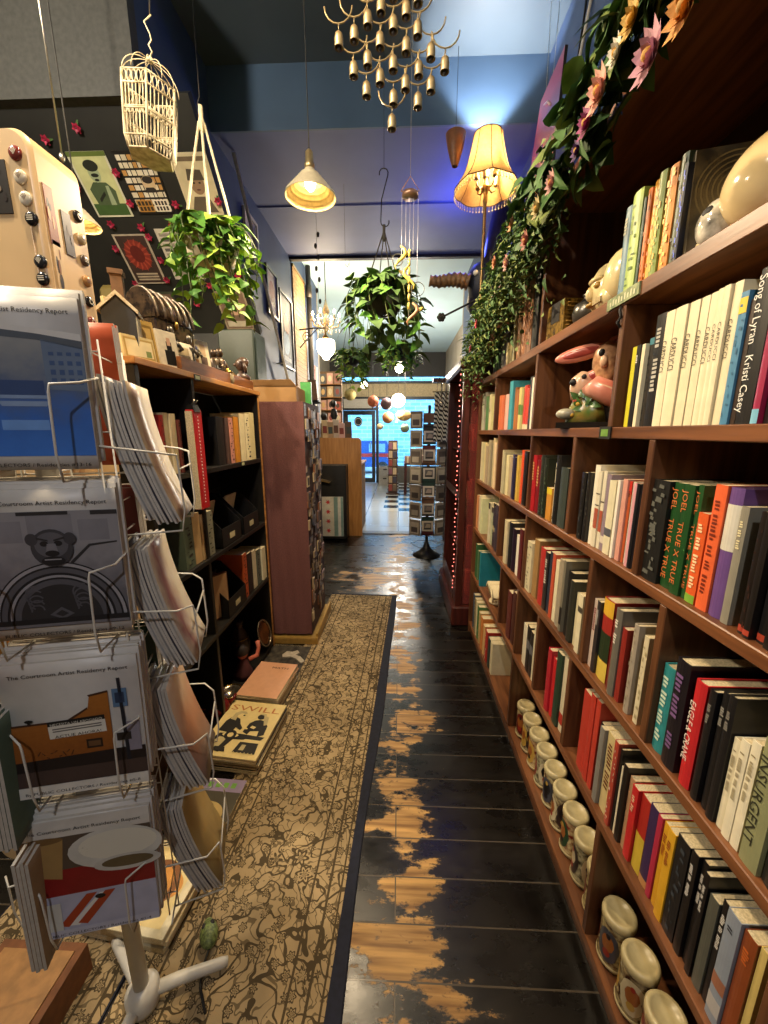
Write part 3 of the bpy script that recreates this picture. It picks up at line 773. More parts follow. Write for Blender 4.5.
b = MB(); b.tube([(.56,2.10,.52),(.545,2.06,.56),(.545,2.10,.60),(.56,2.14,.565),(.56,2.10,.52)], .006, PAPER, closed=False); b.build('scroll', os_, world=True)
y = 2.62
for i, (c, h, w, nm) in enumerate([('3a4a58',.26,.05,'slate blue'),('8a7a58',.25,.05,'khaki'),('cdbf92',.25,.045,'cream'),('3f6a3a',.24,.05,'green'),('b99a62',.22,.05,'sand'),('c87a3a',.22,.06,'orange'),('d2a468',.2,.05,'tan'),('a82c24',.2,.06,'red'),('2f3a34',.19,.05,'black-green'),('d8cba4',.2,.05,'ivory')]):
    if i >= 5: y -= .012
    o = book(y, y-w, .0905, h, c, 'hardback', {'deco': 'cfc29a'} if i in (1,4,7) else {}, f'{nm} hardback, {ORD[i]} from the far end of the floor-level shelf', 'books on the floor-level shelf')
    y -= w + .002

# ================= PAINTED JARS ON THE BOTTOM SHELF =================
JB = [mat('jar_body_%d' % i, c, .25, hex2=c2, scale=70) for i, (c, c2) in enumerate([('b8a878','4a2a18'),('a89870','3a2014'),('c2ae7c','6a1c14'),('b0a680','3a3020')])]
LIDM = mat('jar_lid','c9b98a',.3,var=.1)
def jar(i, y, x=.605, lab=''):
    t = thing('candle_jar', lab, 'jar', (x, y, .0902), rnd.uniform(0,6), 'painted jars along the bottom shelf')
    body = JB[i % 4]
    b = MB(); b.lathe([(0,0),(.036,0),(.039,.006),(.040,.012),(.038,.016),(.038,.138),(.036,.144),(0,.144)], body)
    b.build('jar_body', t)
    for k in range(4):
        p = MB(); a0 = k*1.57 + rnd.uniform(-.2,.2); c = rnd.choice(['6e1f18','3a2a22','c9a24a','2f4a2c','8a3a2c','d8c8a0','4a4a52'])
        mm = hx(c, .3); c2 = hx(rnd.choice(['d8c8a0','1d1714','a8642c']), .3)
        r = .0386
        def pt(u, vv): return (r*math.cos(a0+u/r), r*math.sin(a0+u/r), .078+vv)
        def oval(a, h, dz, m_, n=8):
            q = [pt(-a+2*a*j/n, dz+s*h*math.sqrt(max(0,1-(2*j/n-1)**2))) for j in range(n+1) for s in (-1,1)]
            vv = p.verts(q); p.faces(vv, [(2*j,2*j+2,2*j+3,2*j+1) for j in range(n)], m_, True)
        oval(.030,.052,0,mm); r = .0389; oval(.017,.026,.008,c2); r = .0391; oval(.010,.012,-.024,hx(rnd.choice(['c9a24a','a03424','e0d4b4','20181a']),.3))
        oval(.006,.008,.03,hx(rnd.choice(['c9a24a','a03424','20181a']),.3))
        p.build('painted_panel', t)
    b = MB(); b.lathe([(0,.143),(.039,.143),(.041,.147),(.041,.160),(.038,.166),(.030,.167),(.029,.165),(0,.165)], LIDM); b.build('lid', t)
    b = MB(); b.lathe([(.0392,.010),(.0412,.012),(.0412,.017),(.0392,.019)], LIDM); b.build('foot_ring', t)
js = [1.575,1.49,1.405,1.32,1.235,1.15,1.065,.98,.895]
for i, y in enumerate(js): jar(i, y, .605, f'painted lidded jar, {ORD[i]} from the far end in the long bottom-shelf bay')
for i, y in enumerate([.790,.700,.610,.520]): jar(i, y, .595, f'painted lidded jar with cream top, {ORD[i]} in the bottom bay nearest the aisle front')

# ================= ORNAMENTS =================
GOLDP = mat('gold_filigree','b08a3c',.35,.7,hex2='3a2410',scale=90)
t = thing('tissue_box','gold filigree open-topped box on the high shelf beside the divider','box',(.62,1.515,1.8355),R(6))
b = MB()
for lo, hi in (((-.06,-.06,0),(-.052,.06,.115)),((.052,-.06,0),(.06,.06,.115)),((-.052,-.06,0),(.052,-.052,.115)),((-.052,.052,0),(.052,.06,.115)),((-.052,-.052,0),(.052,.052,.006))): b.box(lo, hi, GOLDP)
b.build('box_body', t)
b = MB(); b.box((-.061,-.03,.05),(-.0602,.03,.116), mat('dark_slot','120c08',.8)); b.build('slot', t)
b = MB()
for k in range(9): b.tube([(.0, -.061, .01+k*.012),(.05,-.061,.002+k*.012)] if False else [(-.05,-.0612,.006+k*.012),(.05,-.0612,.012+k*.011)], .0016, GOLDP, 5)
b.build('fretwork', t)
t = thing('round_vase','dark round pewter vase between the gold box and the ivory head','vase',(.625,1.395,1.8355))
PEW = mat('pewter','5a5650',.3,.6)
b = MB(); b.lathe([(0,0),(.025,0),(.028,.004),(.046,.03),(.05,.05),(.044,.075),(.022,.09),(.018,.10),(.023,.106),(.018,.106),(.014,.098),(0,.096)], PEW); b.build('vase_body', t)
b = MB(); b.tube([(.018,0,.095),(.05,0,.10),(.062,0,.075),(.046,0,.055)], .004, PEW); b.build('handle', t)
IV = mat('ivory_glaze','d8c490',.22,var=.08,scale=7); IVD = mat('ivory_dark_glaze','a8823c',.3,var=.2,scale=20)  # second glaze is a darker ochre for sockets and lips
t = thing('profile_ornament','ivory ceramic face in profile with brow, nose and lips beside the dark vase','ornament',(.615,1.27,1.8355))
b = MB(); b.ell((0,0,.075),(.045,.05,.075), IV); b.build('head', t)
b = MB(); b.ell((-.035,.016,.085),(.013,.012,.010), IVD, n=10,k=6); b.build('eye_socket', t)
b = MB(); b.ell((-.035,-.02,.085),(.013,.012,.010), IVD, n=10,k=6); b.build('eye_socket', t)
b = MB(); b.ell((-.046,0,.066),(.014,.009,.02), IV, n=10,k=6); b.build('nose', t)
b = MB(); b.ell((-.043,0,.036),(.012,.017,.007), IVD, n=10,k=6); b.build('lips', t)
b = MB(); b.ell((-.03,0,.104),(.02,.036,.010), IV, n=12,k=6); b.build('brow', t)
t = thing('ceramic_skull','smooth egg-shaped ivory skull next to the first grey-blue book','ornament',(.615,1.165,1.8355))
b = MB(); b.ell((0,0,.078),(.058,.055,.074), IV, n=24,k=14); b.build('cranium', t)
b = MB(); b.ell((-.036,.022,.032),(.024,.03,.03), IV, n=14,k=8); b.build('jaw', t)
b = MB()
for k in range(5): b.box((-.062,.008+k*.009,.02),(-.055,.015+k*.009,.034), mat('tooth','b8a274',.4))
b.build('teeth', t)
# open-face book and the large skull
NT = frame((.632,.848,1.8355),(.97,-.24,0),(.02,.08,1))
b = MB(NT)
NOO = mat('dark_swirl_cover','2a2418',.5,hex2='57492a',scale=22)
b.prism([(-.07,0),(.07,0),(.07,.195),(-.07,.195)], -.012, 0, NOO)
for k in range(6): b.ringarc((0,.12,.0008), .018+k*.009, .021+k*.009, hx('5f5232'), n=20, a0=.2*k, a1=4.6+.2*k)
o = b.build('book'); tag(o, 'black book with dark swirling cover turned face-out beside the blue foil spine', 'book', 'books on the high shelf')
b = MB(NT); b.rect(-.067,.002,.067,.192,.0004,NOO); b.text('NOO', M.Translation((0,.045,.0014)), hx('8f8468'), h=.022); b.poly([(-.01,.15,.0012),(.012,.06,.0012),(.018,.06,.0012),(0,.15,.0012)], hx('8f8468')); b.build('front_cover', o)
book(.8905,.8795,1.8356,.175,'1a1f30','slim hardback',{'deco':'4a6ae8','dens':1},'slim blue foil spine, last of the spines before the face-out black book','books on the high shelf')
t = thing('skull_ornament','large glossy ivory skull with black and white face at the end of the high shelf','ornament',(.648,.79,1.8355),R(0))
IVG = mat('glossy_ivory','d9c291',.12,var=.06,scale=5)
b = MB(); b.ell((.0,-.015,.088),(.075,.092,.078), IVG, n=32,k=18); b.build('cranium', t)
BW = mat('black_white_glaze','e4dcc8',.15,hex2='0f0d0c',scale=24)
b = MB(); b.ell((-.03,.062,.052),(.045,.038,.05), BW, n=18,k=10); b.build('face', t)
b = MB(); b.ell((-.055,.058,.07),(.018,.016,.016), INK, n=10,k=8); b.build('eye_socket', t)
b = MB(); b.ell((-.03,.092,.066),(.016,.012,.014), INK, n=10,k=8); b.build('eye_socket', t)
b = MB(); b.ell((-.04,.075,.018),(.03,.028,.018), IVG, n=14,k=8); b.build('jaw', t)
b = MB(); b.ell((.0,-.10,.085),(.03,.02,.05), mat('peach_ear','c99a68',.2), n=14,k=8); b.build('ear', t)

# pink figurine
PINK = mat('pink_glaze','d99a84',.28,hex2='c0604c',scale=9); PINK2 = mat('pale_pink_glaze','e2b795',.28,var=.12,scale=14)
t = thing('figurine','pink painted figurine of two big-eared creatures on a black flowered base','figurine',(.655,1.29,1.5125),R(56))
BASEM = mat('black_glaze','1c1714',.25)
FL = mat('flowered_glaze','8a7434',.3,hex2='4a6a2c',scale=26)
b = MB(); b.prism([(-.085,-.11),(.085,-.11),(.085,.12),(-.085,.12)],0,.018,BASEM); b.build('base', t)
b = MB(); b.lathe([(0,.015),(.075,.015),(.068,.06),(.05,.10),(.035,.15),(0,.17)], FL, M.Translation((0,.035,0)), 20); b.build('flowered_stump', t)
b = MB(); b.lathe([(0,.015),(.07,.015),(.075,.07),(.06,.11),(0,.13)], BASEM, M.Translation((.01,-.05,0)), 20); b.build('dark_stump', t)
def flap(parent, c, r, rx, rz_, m, lining):
    T = M.Translation(c) @ M.Rotation(R(rx),4,'X') @ M.Rotation(R(rz_),4,'Z')
    b = MB(T); b.ell((0,0,0), r, m, n=20,k=12); e = b.build('ear', parent)
    b = MB(T); b.ell((-r[0]*.55,0,0), (r[0]*.6,r[1]*.72,r[2]*.62), lining, n=16,k=8); b.build('ear_lining', e)
DPK = mat('deep_pink_glaze','b04c44',.3,hex2='8a342c',scale=20); SPK = mat('speckled_tan_glaze','d2a478',.32,hex2='9a6a4a',scale=60)
b = MB(); b.tube([(-.015,.0,.10),(-.018,.0,.16),(-.022,-.004,.20),(-.022,.0,.236),(-.02,.006,.255)], [.030,.040,.046,.040,.018], SPK, 18); h1 = b.build('tall_creature', t)
b = MB(); b.ell((-.060,.012,.222),(.008,.010,.011), INK, n=10,k=6); b.build('eye', h1)
b = MB(); b.ell((-.064,.004,.196),(.010,.012,.018), PINK2, n=12,k=8); b.build('beak', h1)
flap(h1, (-.025,.075,.232), (.014,.080,.024), -10, 0, PINK, DPK)
flap(h1, (-.01,-.045,.252), (.018,.052,.024), 12, 0, PINK, DPK)
flap(h1, (-.01,-.088,.222), (.014,.056,.024), -24, 0, PINK, DPK)
b = MB(); b.tube([(-.02,.070,.09),(-.028,.066,.125),(-.034,.062,.150),(-.03,.058,.172)], [.026,.034,.034,.014], PINK2, 16); h2 = b.build('small_creature', t)
b = MB(); b.ell((-.058,.084,.142),(.011,.012,.011), INK, n=10,k=6); b.build('nose', h2)
b = MB(); b.ell((-.064,.054,.156),(.006,.008,.008), INK, n=10,k=6); b.build('eye', h2)
flap(h2, (-.035,.030,.160), (.012,.034,.020), -20, 0, PINK, DPK)
b = MB(); b.tube([(-.045,.055,.112),(-.060,.02,.122),(-.064,-.03,.098),(-.052,-.08,.070),(-.036,-.115,.050)], [.014,.034,.036,.024,.008], PINK, 14); b.build('wing', t)
b = MB(); b.tube([(-.058,.045,.130),(-.082,.01,.128),(-.088,-.03,.108),(-.07,-.08,.082)], [.004,.010,.010,.004], PINK2, 10); b.build('wing_edge', t)
b = MB()
for k in range(9): b.leaf((-.058,.045+.02*math.sin(k*2),.06+.008*k*.9),(-.4,math.cos(k*1.3),math.sin(k*1.7)),(-1,0,.2),.035,.022,mat('green_glaze','4f7034',.3))
b.build('green_leaves', t)
b = MB(); b.ell((-.05,.10,.045),(.022,.03,.018), mat('grey_white_glaze','a8a28c',.25), n=14,k=8); b.build('bird', t)
b = MB()
for k in range(7): b.ell((-.055+.012*math.cos(k*2.1), .05+.03*math.sin(k*1.7), .03+.011*k),(.006,.007,.007), hx(['c8502c','d8a83c','d85a4a'][k%3],.3), n=8,k=5)
b.build('blossoms', t)

# shelf signs
t = thing('shelf_tag','small black shelf tag with a green label on the eye-level shelf edge','sign',(.5425,1.04,1.498))
b = MB(); b.box((-.004,-.027,-.016),(0,.027,.016), INK); b.build('holder', t)
b = MB(); b.box((-.0046,-.017,-.009),(-.0041,.017,.009), mat('green_label','6f9a3c',.5)); b.build('green_card', t)
b = MB(); b.box((.5385,.965,1.806),(.5428,1.10,1.833), mat('green_tape','4a5c38',.5,hex2='90986a',scale=60))
for k in range(9): b.rect(0,0,.0055,.011+.004*(k%2),0,hx('c9c7a4'), frame((.5382,1.085-k*.0125,1.812),(0,-1,0),(0,0,1)))
o = b.build('shelf_tape'); tag(o, 'strip of dark green lettered tape along the high shelf edge under the ivory skull', 'sign')
b = MB(); b.tube([(.541,1.035,1.80),(.536,1.03,1.79),(.541,1.03,1.775),(.536,1.036,1.765),(.541,1.03,1.752)], .0035, DARKM, 6); o = b.build('chain_link'); tag(o,'short dark chain hanging from the high shelf edge at a divider','chain')

# ================= GARLAND =================
g = thing('flower_garland','long artificial garland of leaves and silk flowers along the top of the brown bookcase','garland',(.5,1.4,2.25))
path = [(2.68,1.99),(2.45,2.08),(2.2,2.14),(1.9,2.22),(1.62,2.27),(1.3,2.25),(1.1,2.25),(.95,2.285),(.8,2.275),(.66,2.25),(.52,2.23),(.4,2.22)]
def gp(t):
    t = max(0, min(.9999, t))*(len(path)-1); i = int(t); f = t-i
    return path[i][0]*(1-f)+path[i+1][0]*f, path[i][1]*(1-f)+path[i+1][1]*f
b = MB(); b.tube([(.52,*gp(i/30)) for i in range(31)], .007, STEM, 6); b.build('vine_stem', g, world=True)
SILK = mat('silk_leaf','4d6e38',.65,hex2='2c4524',scale=16,spec=.25); SILK2 = mat('silk_leaf_olive','7d8a48',.65,hex2='4c5c2a',scale=16,spec=.25)
b = MB()
r2 = random.Random(5)
for i in range(4200):                      # fine ferny end
    y, z = gp(r2.uniform(0,.42))
    dz = -abs(r2.gauss(0,.14)) + .07; x = .51 + r2.uniform(-.10,.045)
    a = r2.uniform(0,2*PI)
    b.leaf((x,y+r2.uniform(-.05,.05),z+dz),(-.5+.5*math.cos(a),math.sin(a),r2.uniform(-.9,.3)),(-.8,r2.uniform(-.4,.4),.6),r2.uniform(.022,.05),r2.uniform(.009,.018), SILK if r2.random() < .55 else SILK2)
b.build('fern_foliage', g, world=True)
b = MB()
for i in range(560):                        # big ivy leaves
    y, z = gp(r2.uniform(.38,1))
    dz = max(-.17 if y > 1.1 else -.09,-abs(r2.gauss(0,.075))) + .07; x = .50 + r2.uniform(-.09,.025)
    a = r2.uniform(0,2*PI)
    b.leaf((x,y+r2.uniform(-.04,.04),z+dz),(-.35+.4*math.cos(a),math.sin(a),r2.uniform(-1,.15)),(-.9,r2.uniform(-.5,.5),.45),r2.uniform(.045,.095),r2.uniform(.035,.07), SILK if r2.random() < .8 else SILK2)
b.build('ivy_foliage', g, world=True)
def flower(c, r, m, cm, n=9):
    f = MB()
    for ring in range(3):
        for k in range(n - 2*ring):
            a = 2*PI*(k+.5*ring)/(n-2*ring)
            dvec = V((-.35-.45*ring, math.cos(a), math.sin(a)))
            f.leaf(c, dvec, (-1,0,0), r*(1-.2*ring), r*.62, m, fold=.1, droop=-.12)
    f.ell((c[0]-r*.3,c[1],c[2]), r*.2, cm, n=8,k=6)
    f.build('flower', g, world=True)
CY = mat('flower_centre','b8862c',.7)
for y, z, r, c in [(.934,2.169,.046,'d39a86'),(.989,2.152,.036,'9a4470'),(.76,2.09,.046,'c08a96'),(.683,2.085,.042,'c98a3a'),(.885,2.192,.03,'d6d0bc'),(.837,2.202,.034,'c9a24a'),(1.18,2.147,.034,'c4948a'),(1.283,2.139,.036,'b0a06a'),(1.563,2.236,.036,'d8a070'),(1.803,2.20,.032,'c88a6a'),(1.033,2.128,.026,'5a3a6a'),(1.375,2.096,.036,'a86a5a'),(2.15,2.05,.028,'b03a5a'),(2.3,1.96,.025,'a04a5a'),(1.60,2.12,.035,'c4948a')]:
    flower((.405,y,z), r, mat('petal_'+c,c,.7,var=.12,scale=30), CY)
# ================= BLACK CABINET OF THE ALCOVE SIDE =================
CX, CBK = -.88, -1.16
cab = thing('shelf_unit','black open shelf unit with a light wood top, holding books and boxes','shelf',(CX,1.86,0))
def kpart(name, lo, hi, m, bev=.002):
    b = MB(); b.box(lo, hi, m, bev=bev); return b.build(name, cab, world=True)
kpart('top_board',(CBK,1.29,1.722),(CX+.012,2.44,1.745), LIGHTW)
kpart('side_panel',(CBK,1.30,0),(CX,1.322,1.722), BLACKW); kpart('side_panel',(CBK,2.412,0),(CX,2.434,1.722), BLACKW)
kpart('edge_strip',(CX,2.414,.0),(CX+.004,2.432,1.72), LIGHTW, 0)
kpart('back_panel',(CBK-.01,1.30,0),(CBK,2.434,1.722), BLACKW)
for z in (1.335,.92,.535,.05): kpart('shelf',(CBK,1.322,z-.024),(CX,2.412,z), BLACKW)
kpart('divider',(CBK,1.655,.92),(CX-.002,1.677,1.722), BLACKW); kpart('divider',(CBK,1.655,.05),(CX-.002,1.677,.896), BLACKW)
kpart('toe_board',(CX-.03,1.322,0),(CX-.015,2.412,.026), BLACKW)
for y, z, c in ((1.68,1.728,'price'),(2.12,1.325,'price')):
    b = MB(); b.box((CX+.001 if z<1.5 else CX+.013,y-.025,z-.012),(CX+.004 if z<1.5 else CX+.016,y+.025,z+.012), INK); b.box((CX+.0041 if z<1.5 else CX+.0161,y-.018,z-.007),(CX+.0045 if z<1.5 else CX+.0165,y+.018,z+.007), hx('b9bf8c')); b.build('shelf_tag', cab, world=True)
for key, (z, L) in LBOOKS.items():
    for i, (a, e, h, c, d) in enumerate(L):
        book(a, e, z+.0005, h, c, d, {'deco': '2a2420'} if i % 3 == 0 else {}, f'{d}, {ORD[i]} along the {"upper" if key=="two" else "middle" if key=="three" else "lower"} shelf of the black unit', f'books on the {dict(two="upper",three="middle",four="lower")[key]} shelf of the black unit', X=CX-.012-rnd.uniform(0,.01), side=-1)
# slanted magazine boxes
BOXM = mat('black_card','100f0d',.55,var=.2)
def mag_box(y, z, lab, papers):
    t = thing('magazine_box', lab, 'box', (CX-.12, y, z), R(0), 'black magazine boxes in the black unit')
    b = MB(M(((0,1,0,0),(1,0,0,0),(0,0,1,0),(0,0,0,1))))
    w, d, h = .115, .115, .24
    for s in (-1, 1):
        b.prism([(-d,0),(d,0),(d,.10),(-.02,h),(-d,h)], w-.003 if s>0 else -w, w if s>0 else -w+.003, BOXM, frame((0,0,0),(0,1,0),(0,0,1)))
    b.box((-w,d-.003,0),(w,d,.10), BOXM); b.box((-w,-d,0),(w,-d+.003,h), BOXM); b.box((-w,-d,0),(w,d,.003), BOXM)
    b.build('box_body', t)
    b = MB(); b.box((.1152,-.03,.03),(.116,.03,.06), hx('b9b08a')); b.build('label_card', t)
    for k, c in enumerate(papers):
        p = MB(M.Translation((-.09+.035*k,0,.006)) @ M.Rotation(R(14),4,'Y'))
        p.box((0,-.09+.01*k,0),(.008,.085-.02*k,.20+.02*k), hx(c,.6))
        o = p.build('leaflet', None, None); o.location = (CX-.12, y, z)
        tag(o, ['cream','pale'][k] + ' leaflet standing in the ' + ('low black box' if z < .7 else 'nearer middle-shelf black box' if y < 2.1 else 'farther middle-shelf black box') if len(papers) > 1 else 'dark leaflet in the low black box', 'leaflet', 'leaflets in the black boxes')
mag_box(1.93,.9205,'slanted black magazine box next to the grey paperback on the middle shelf',['d8c6a0','cdbb92'])
mag_box(2.20,.9205,'slanted black magazine box at the far end on the middle shelf',['cfc09a','e0d4b4'])
mag_box(1.93,.5355,'slanted black magazine box on the lower shelf beside the orange paperback',['3a3430'])
b = MB(); b.box((-.09,-.012,0),(.09,.012,.245), hx('5a3426',.4)); b.rect(-.085,.01,.085,.24,.0125,hx('c09a70'),frame((0,0,0),(1,0,0),(0,0,1)))
o = b.build('book',None,(CX-.075,1.79,.5355)); o.rotation_euler=(0,0,R(62)); tag(o,'brown picture book standing face-out before the low black magazine box','book')
b = MB(); b.rect(-.08,.01,.08,.235,-.0128,hx('8a4a34'),frame((0,0,0),(1,0,0),(0,0,1)) @ M.Rotation(0,4,'X'))
for k in range(7): b.disc((rnd.uniform(-.06,.06),rnd.uniform(.04,.2),-.0131),.02,.028,hx(['d8b890','3a241c','c87a50'][k%3]),frame((0,0,0),(1,0,0),(0,0,1)),n=10)
b.build('cover_picture', o)
# hanging red catalogue on a bulldog clip
t = thing('catalogue','red spiral-bound catalogue hanging by a bulldog clip from the black unit','catalogue',(-.8672,1.615,1.17),R(0))
b = MB(); b.box((-.012,-.035,0),(.020,.035,.42), mat('red_cover','b81c20',.35,var=.06), bev=.002); b.build('cover', t)
b = MB(); b.box((-.010,-.042,.004),(.018,-.0355,.414), PAGEH); b.build('pages', t)
b = MB()
for k in range(26): b.ell((.0202,.0,.03+k*.0145),(.0022,.004,.003), WHITE, n=6,k=4)
b.build('white_binding', t)
b = MB(); b.prism([(-.02,0),(.02,0),(.008,.03),(-.008,.03)],-.025,.025,DARKM,frame((.004,0,.412),(1,0,0),(0,0,1))); b.tube([(.004,-.012,.44),(.02,-.012,.46),(.02,.012,.46),(.004,.012,.44)],.0025,STEEL); b.build('bulldog_clip', t)

# ---------- things on the wooden top
ZT = 1.7455
def item(name, lab, cat, y, x=-.93, rz=0): return thing(name, lab, cat, (x, y, ZT), rz, 'curios along the wooden top')
def framed(y, x, w, h, lab, face, deco, rz=80, thick=.014, tilt=0, base=0):
    t = thing('card_stand', lab, 'picture', (x, y, ZT+base), R(rz), 'curios along the wooden top')
    T = M.Rotation(R(-8),4,'X')
    b = MB(T); b.box((-w/2,0,0),(w/2,thick,h), mat('card_'+face,face,.5,var=.1), bev=.001); b.build('panel', t)
    b = MB(T)
    for k, (c, x0, y0, x1, y1) in enumerate(deco): b.rect(x0*w-w/2, y0*h, x1*w-w/2, y1*h, .0008+.0003*k, hx(c), frame((0,0,0),(1,0,0),(0,0,1)))
    b.build('picture', t)
    b = MB(); b.box((-w*.3,-.01,0),(w*.3,.05,.006), BLACKW); b.build('stand_foot', t)
    return t
framed(1.40,-.915,.12,.085,'low cream card box with a green map at the near end of the wooden top','d9c48c',[('b89a52',.05,.1,.95,.9),('e4d4a4',.1,.18,.9,.82),('7a8a52',.68,.2,.85,.45)],70)
framed(1.50,-.955,.10,.17,'tall mustard card standing behind the low cream box','b8954a',[('8a6a2a',.1,.1,.9,.9),('caa65c',.16,.16,.84,.84)],70)
framed(1.585,-.915,.09,.15,'white card with a black suited figure on the wooden top','dfd2b4',[('15130f',.3,.12,.8,.5),('15130f',.42,.5,.68,.72),('c49a7a',.46,.62,.64,.82)],70)
framed(1.70,-.915,.09,.13,'small white picture card beside the silver figurines','d8ccb0',[('6a5a48',.15,.15,.85,.6),('a8946c',.2,.6,.8,.85)],72)
framed(1.81,-.925,.07,.12,'cream price card leaning mid-way on the wooden top','d9c79c',[('8a5a34',.2,.3,.8,.7)],72)
framed(1.93,-.94,.08,.19,'tall pale card with brown figure toward the far end','cdbf9c',[('5a4434',.25,.1,.75,.6),('b0926a',.3,.62,.7,.9)],72)
framed(1.49,-1.03,.08,.24,'upright parchment picture against the black ornate casket','d2be88',[('9a7a44',.15,.35,.85,.9),('4a3a24',.4,.05,.6,.35)],72)
# wooden plank ledge on edge
b = MB(); b.box((-.905,1.60,ZT),(-.885,2.38,ZT+.055), wood_mat('brown_ledge','8a5428','5a3416',.45,(12,1.5,12)), bev=.002); o = b.build('wooden_ledge'); tag(o,'brown wooden board on edge along the front of the light wood top','board')
# black birdhouse-like house with tower
t = item('ornament_house','black model house with a pale snowy roof edge and chimney on the wooden top','ornament',1.42,-.985,R(25))
b = MB(); b.prism([(-.05,0),(.05,0),(.05,.16),(0,.21),(-.05,.16)],-.045,.045,INK,frame((0,0,0),(1,0,0),(0,0,1))); b.build('house_body', t)
SN = mat('snowy_white','cdc0a0',.6,bump=.3,scale=120)
b = MB()
for s in (-1,1): b.prism([(0,.212),(s*.06,.155),(s*.06,.168),(0,.226)],-.05,.05,SN,frame((0,0,0),(1,0,0),(0,0,1)))
b.build('roof', t)
b = MB(); b.box((-.015,-.02,.2),(.02,.015,.29), mat('brown_chimney','6a4a2c',.6)); b.box((-.02,-.025,.285),(.025,.02,.30), mat('brown_chimney','6a4a2c')); b.build('chimney', t)
b = MB(); b.box((.05,-.04,.02),(.053,.04,.15), SN); b.build('side_window', t)
# ornate black casket
CASK = mat('black_lacquer','1c1512',.18,hex2='4a3a2a',scale=40)
t = item('casket','domed black ornate casket with glossy ribs on the wooden top','casket',1.70,-1.01,R(80))
b = MB(); b.box((-.11,-.07,0),(.11,.07,.20), CASK, bev=.006); b.build('casket_body', t)
b = MB(); b.prism([(.074*math.cos(PI*i/12), .20+.11*math.sin(PI*i/12)) for i in range(13)],-.112,.112,CASK,frame((0,0,0),(0,1,0),(0,0,1)),smooth=True); b.build('lid', t)
b = MB()
for k in range(6): b.tube([( -.1+.04*k, -.078*math.cos(PI*i/10), .20+.114*math.sin(PI*i/10)) for i in range(11)], .006, mat('bead_silver','8a7a68',.25,.6), 6)
b.build('ribs', t)
b = MB(); b.ell((0,-.075,.19),(.012,.006,.016),BRASS,n=10,k=6); b.build('clasp', t)
# purple cloth roll + bottle
t = item('bottle','small violet bottle beside the black casket','bottle',1.60,-.99)
b = MB(); b.lathe([(0,0),(.026,0),(.028,.01),(.028,.075),(.012,.10),(.011,.12),(0,.12)], mat('violet_glass','3a2a4a',.15)); b.build('glass_body', t)
b = MB(); b.lathe([(0,.118),(.014,.118),(.014,.138),(0,.138)], DARKM, n=12); b.build('cap', t)
SILV = mat('antique_silver','7a7264',.3,.7,hex2='2a2620',scale=60)
for i, (y, x, s, lab) in enumerate([(1.655,-.955,1.45,'silver robed figurine beside the suited-figure card'),(1.76,-.935,1.35,'small silver angel figurine in the middle of the wooden top'),(1.87,-.985,1.7,'silver saint figurine behind the cream price card'),(2.03,-.95,1.3,'dark bronze dancing figurine near the far end of the wooden top'),(2.14,-.97,1.5,'dark bronze bearded figurine beside the far jar')]):
    t = item('figurine', lab, 'figurine', y, x, rnd.uniform(0,6))
    m_ = SILV if i < 3 else mat('dark_bronze','3a2a1c',.35,.6,hex2='6a5a48',scale=50)
    b = MB(M.Scale(s,4)); b.lathe([(0,0),(.03,0),(.03,.008),(.022,.014),(.024,.03),(.017,.06),(.020,.085),(.008,.098),(0,.10)], m_, n=16); b.build('robe', t)
    b = MB(M.Scale(s,4)); b.ell((0,0,.113),(.013,.013,.016), m_, n=12,k=8); b.build('head', t)
    for q in (-1,1):
        b = MB(M.Scale(s,4)); b.tube([(q*.016,0,.086),(q*.030,-.006,.066),(q*.018,-.02,.062)], [.006,.006,.004], m_, 8); b.build('arm', t)
for i, (y, x, c, lab) in enumerate([(1.99,-.92,'6a5a44','short amber candle jar by the tall pale card'),(2.08,-.905,'b0a080','short glass candle jar beside the bronze dancer'),(2.22,-.94,'4a3424','brown lidded pot near the far end of the wooden top')]):
    t = item('pot', lab, 'pot', y, x)
    b = MB(); b.lathe([(0,0),(.024,0),(.029,.01),(.029,.05),(.024,.058),(0,.058)], mat('pot_'+c,c,.25,hex2='2a1c14',scale=40), n=18); b.build('pot_body', t)
    b = MB(); b.lathe([(0,.058),(.026,.058),(.026,.066),(.008,.072),(.008,.082),(0,.085)], BRASS if i else DARKM, n=18); b.build('lid', t)
# hanging beaded figure at the far end
t = item('bust','dark carved bust with curled hair at the far end of the wooden top','bust',2.33,-.93,R(-60))
DW = mat('dark_carving','2c1e18',.35,hex2='5a4436',scale=50)
b = MB(); b.lathe([(0,0),(.035,0),(.036,.012),(.018,.022),(.018,.035),(.045,.055),(.05,.075),(.018,.095),(.016,.11),(0,.112)], DW, n=18); b.build('shoulders', t)
b = MB(); b.ell((0,0,.14),(.030,.034,.038), DW, n=16,k=10); b.build('head', t)
b = MB()
b.ell((.002,.010,.153),(.034,.034,.030), DW, n=14,k=8); b.tube([(.03,.01,.15),(.036,.015,.12),(.03,.02,.09)],[.010,.012,.006],DW,8); b.tube([(-.03,.01,.15),(-.036,.015,.12),(-.03,.02,.09)],[.010,.012,.006],DW,8)
b.build('hair', t)
b = MB(); b.ell((0,-.036,.138),(.007,.01,.009), DW, n=8,k=6); b.build('nose', t)
# dark green crate at the slope's foot
b = MB(); b.box((-1.27,2.80,0),(-1.02,3.05,2.20), mat('dark_green_locker','1f2b22',.5,var=.1), bev=.008); o = b.build('locker'); tag(o,'tall dark green locker between the poster slope and the pictures','locker')
b = MB(); b.box((-1.018,2.83,1.75),(-1.014,3.02,2.15), mat('locker_door','243228',.45)); b.build('locker_door', o)

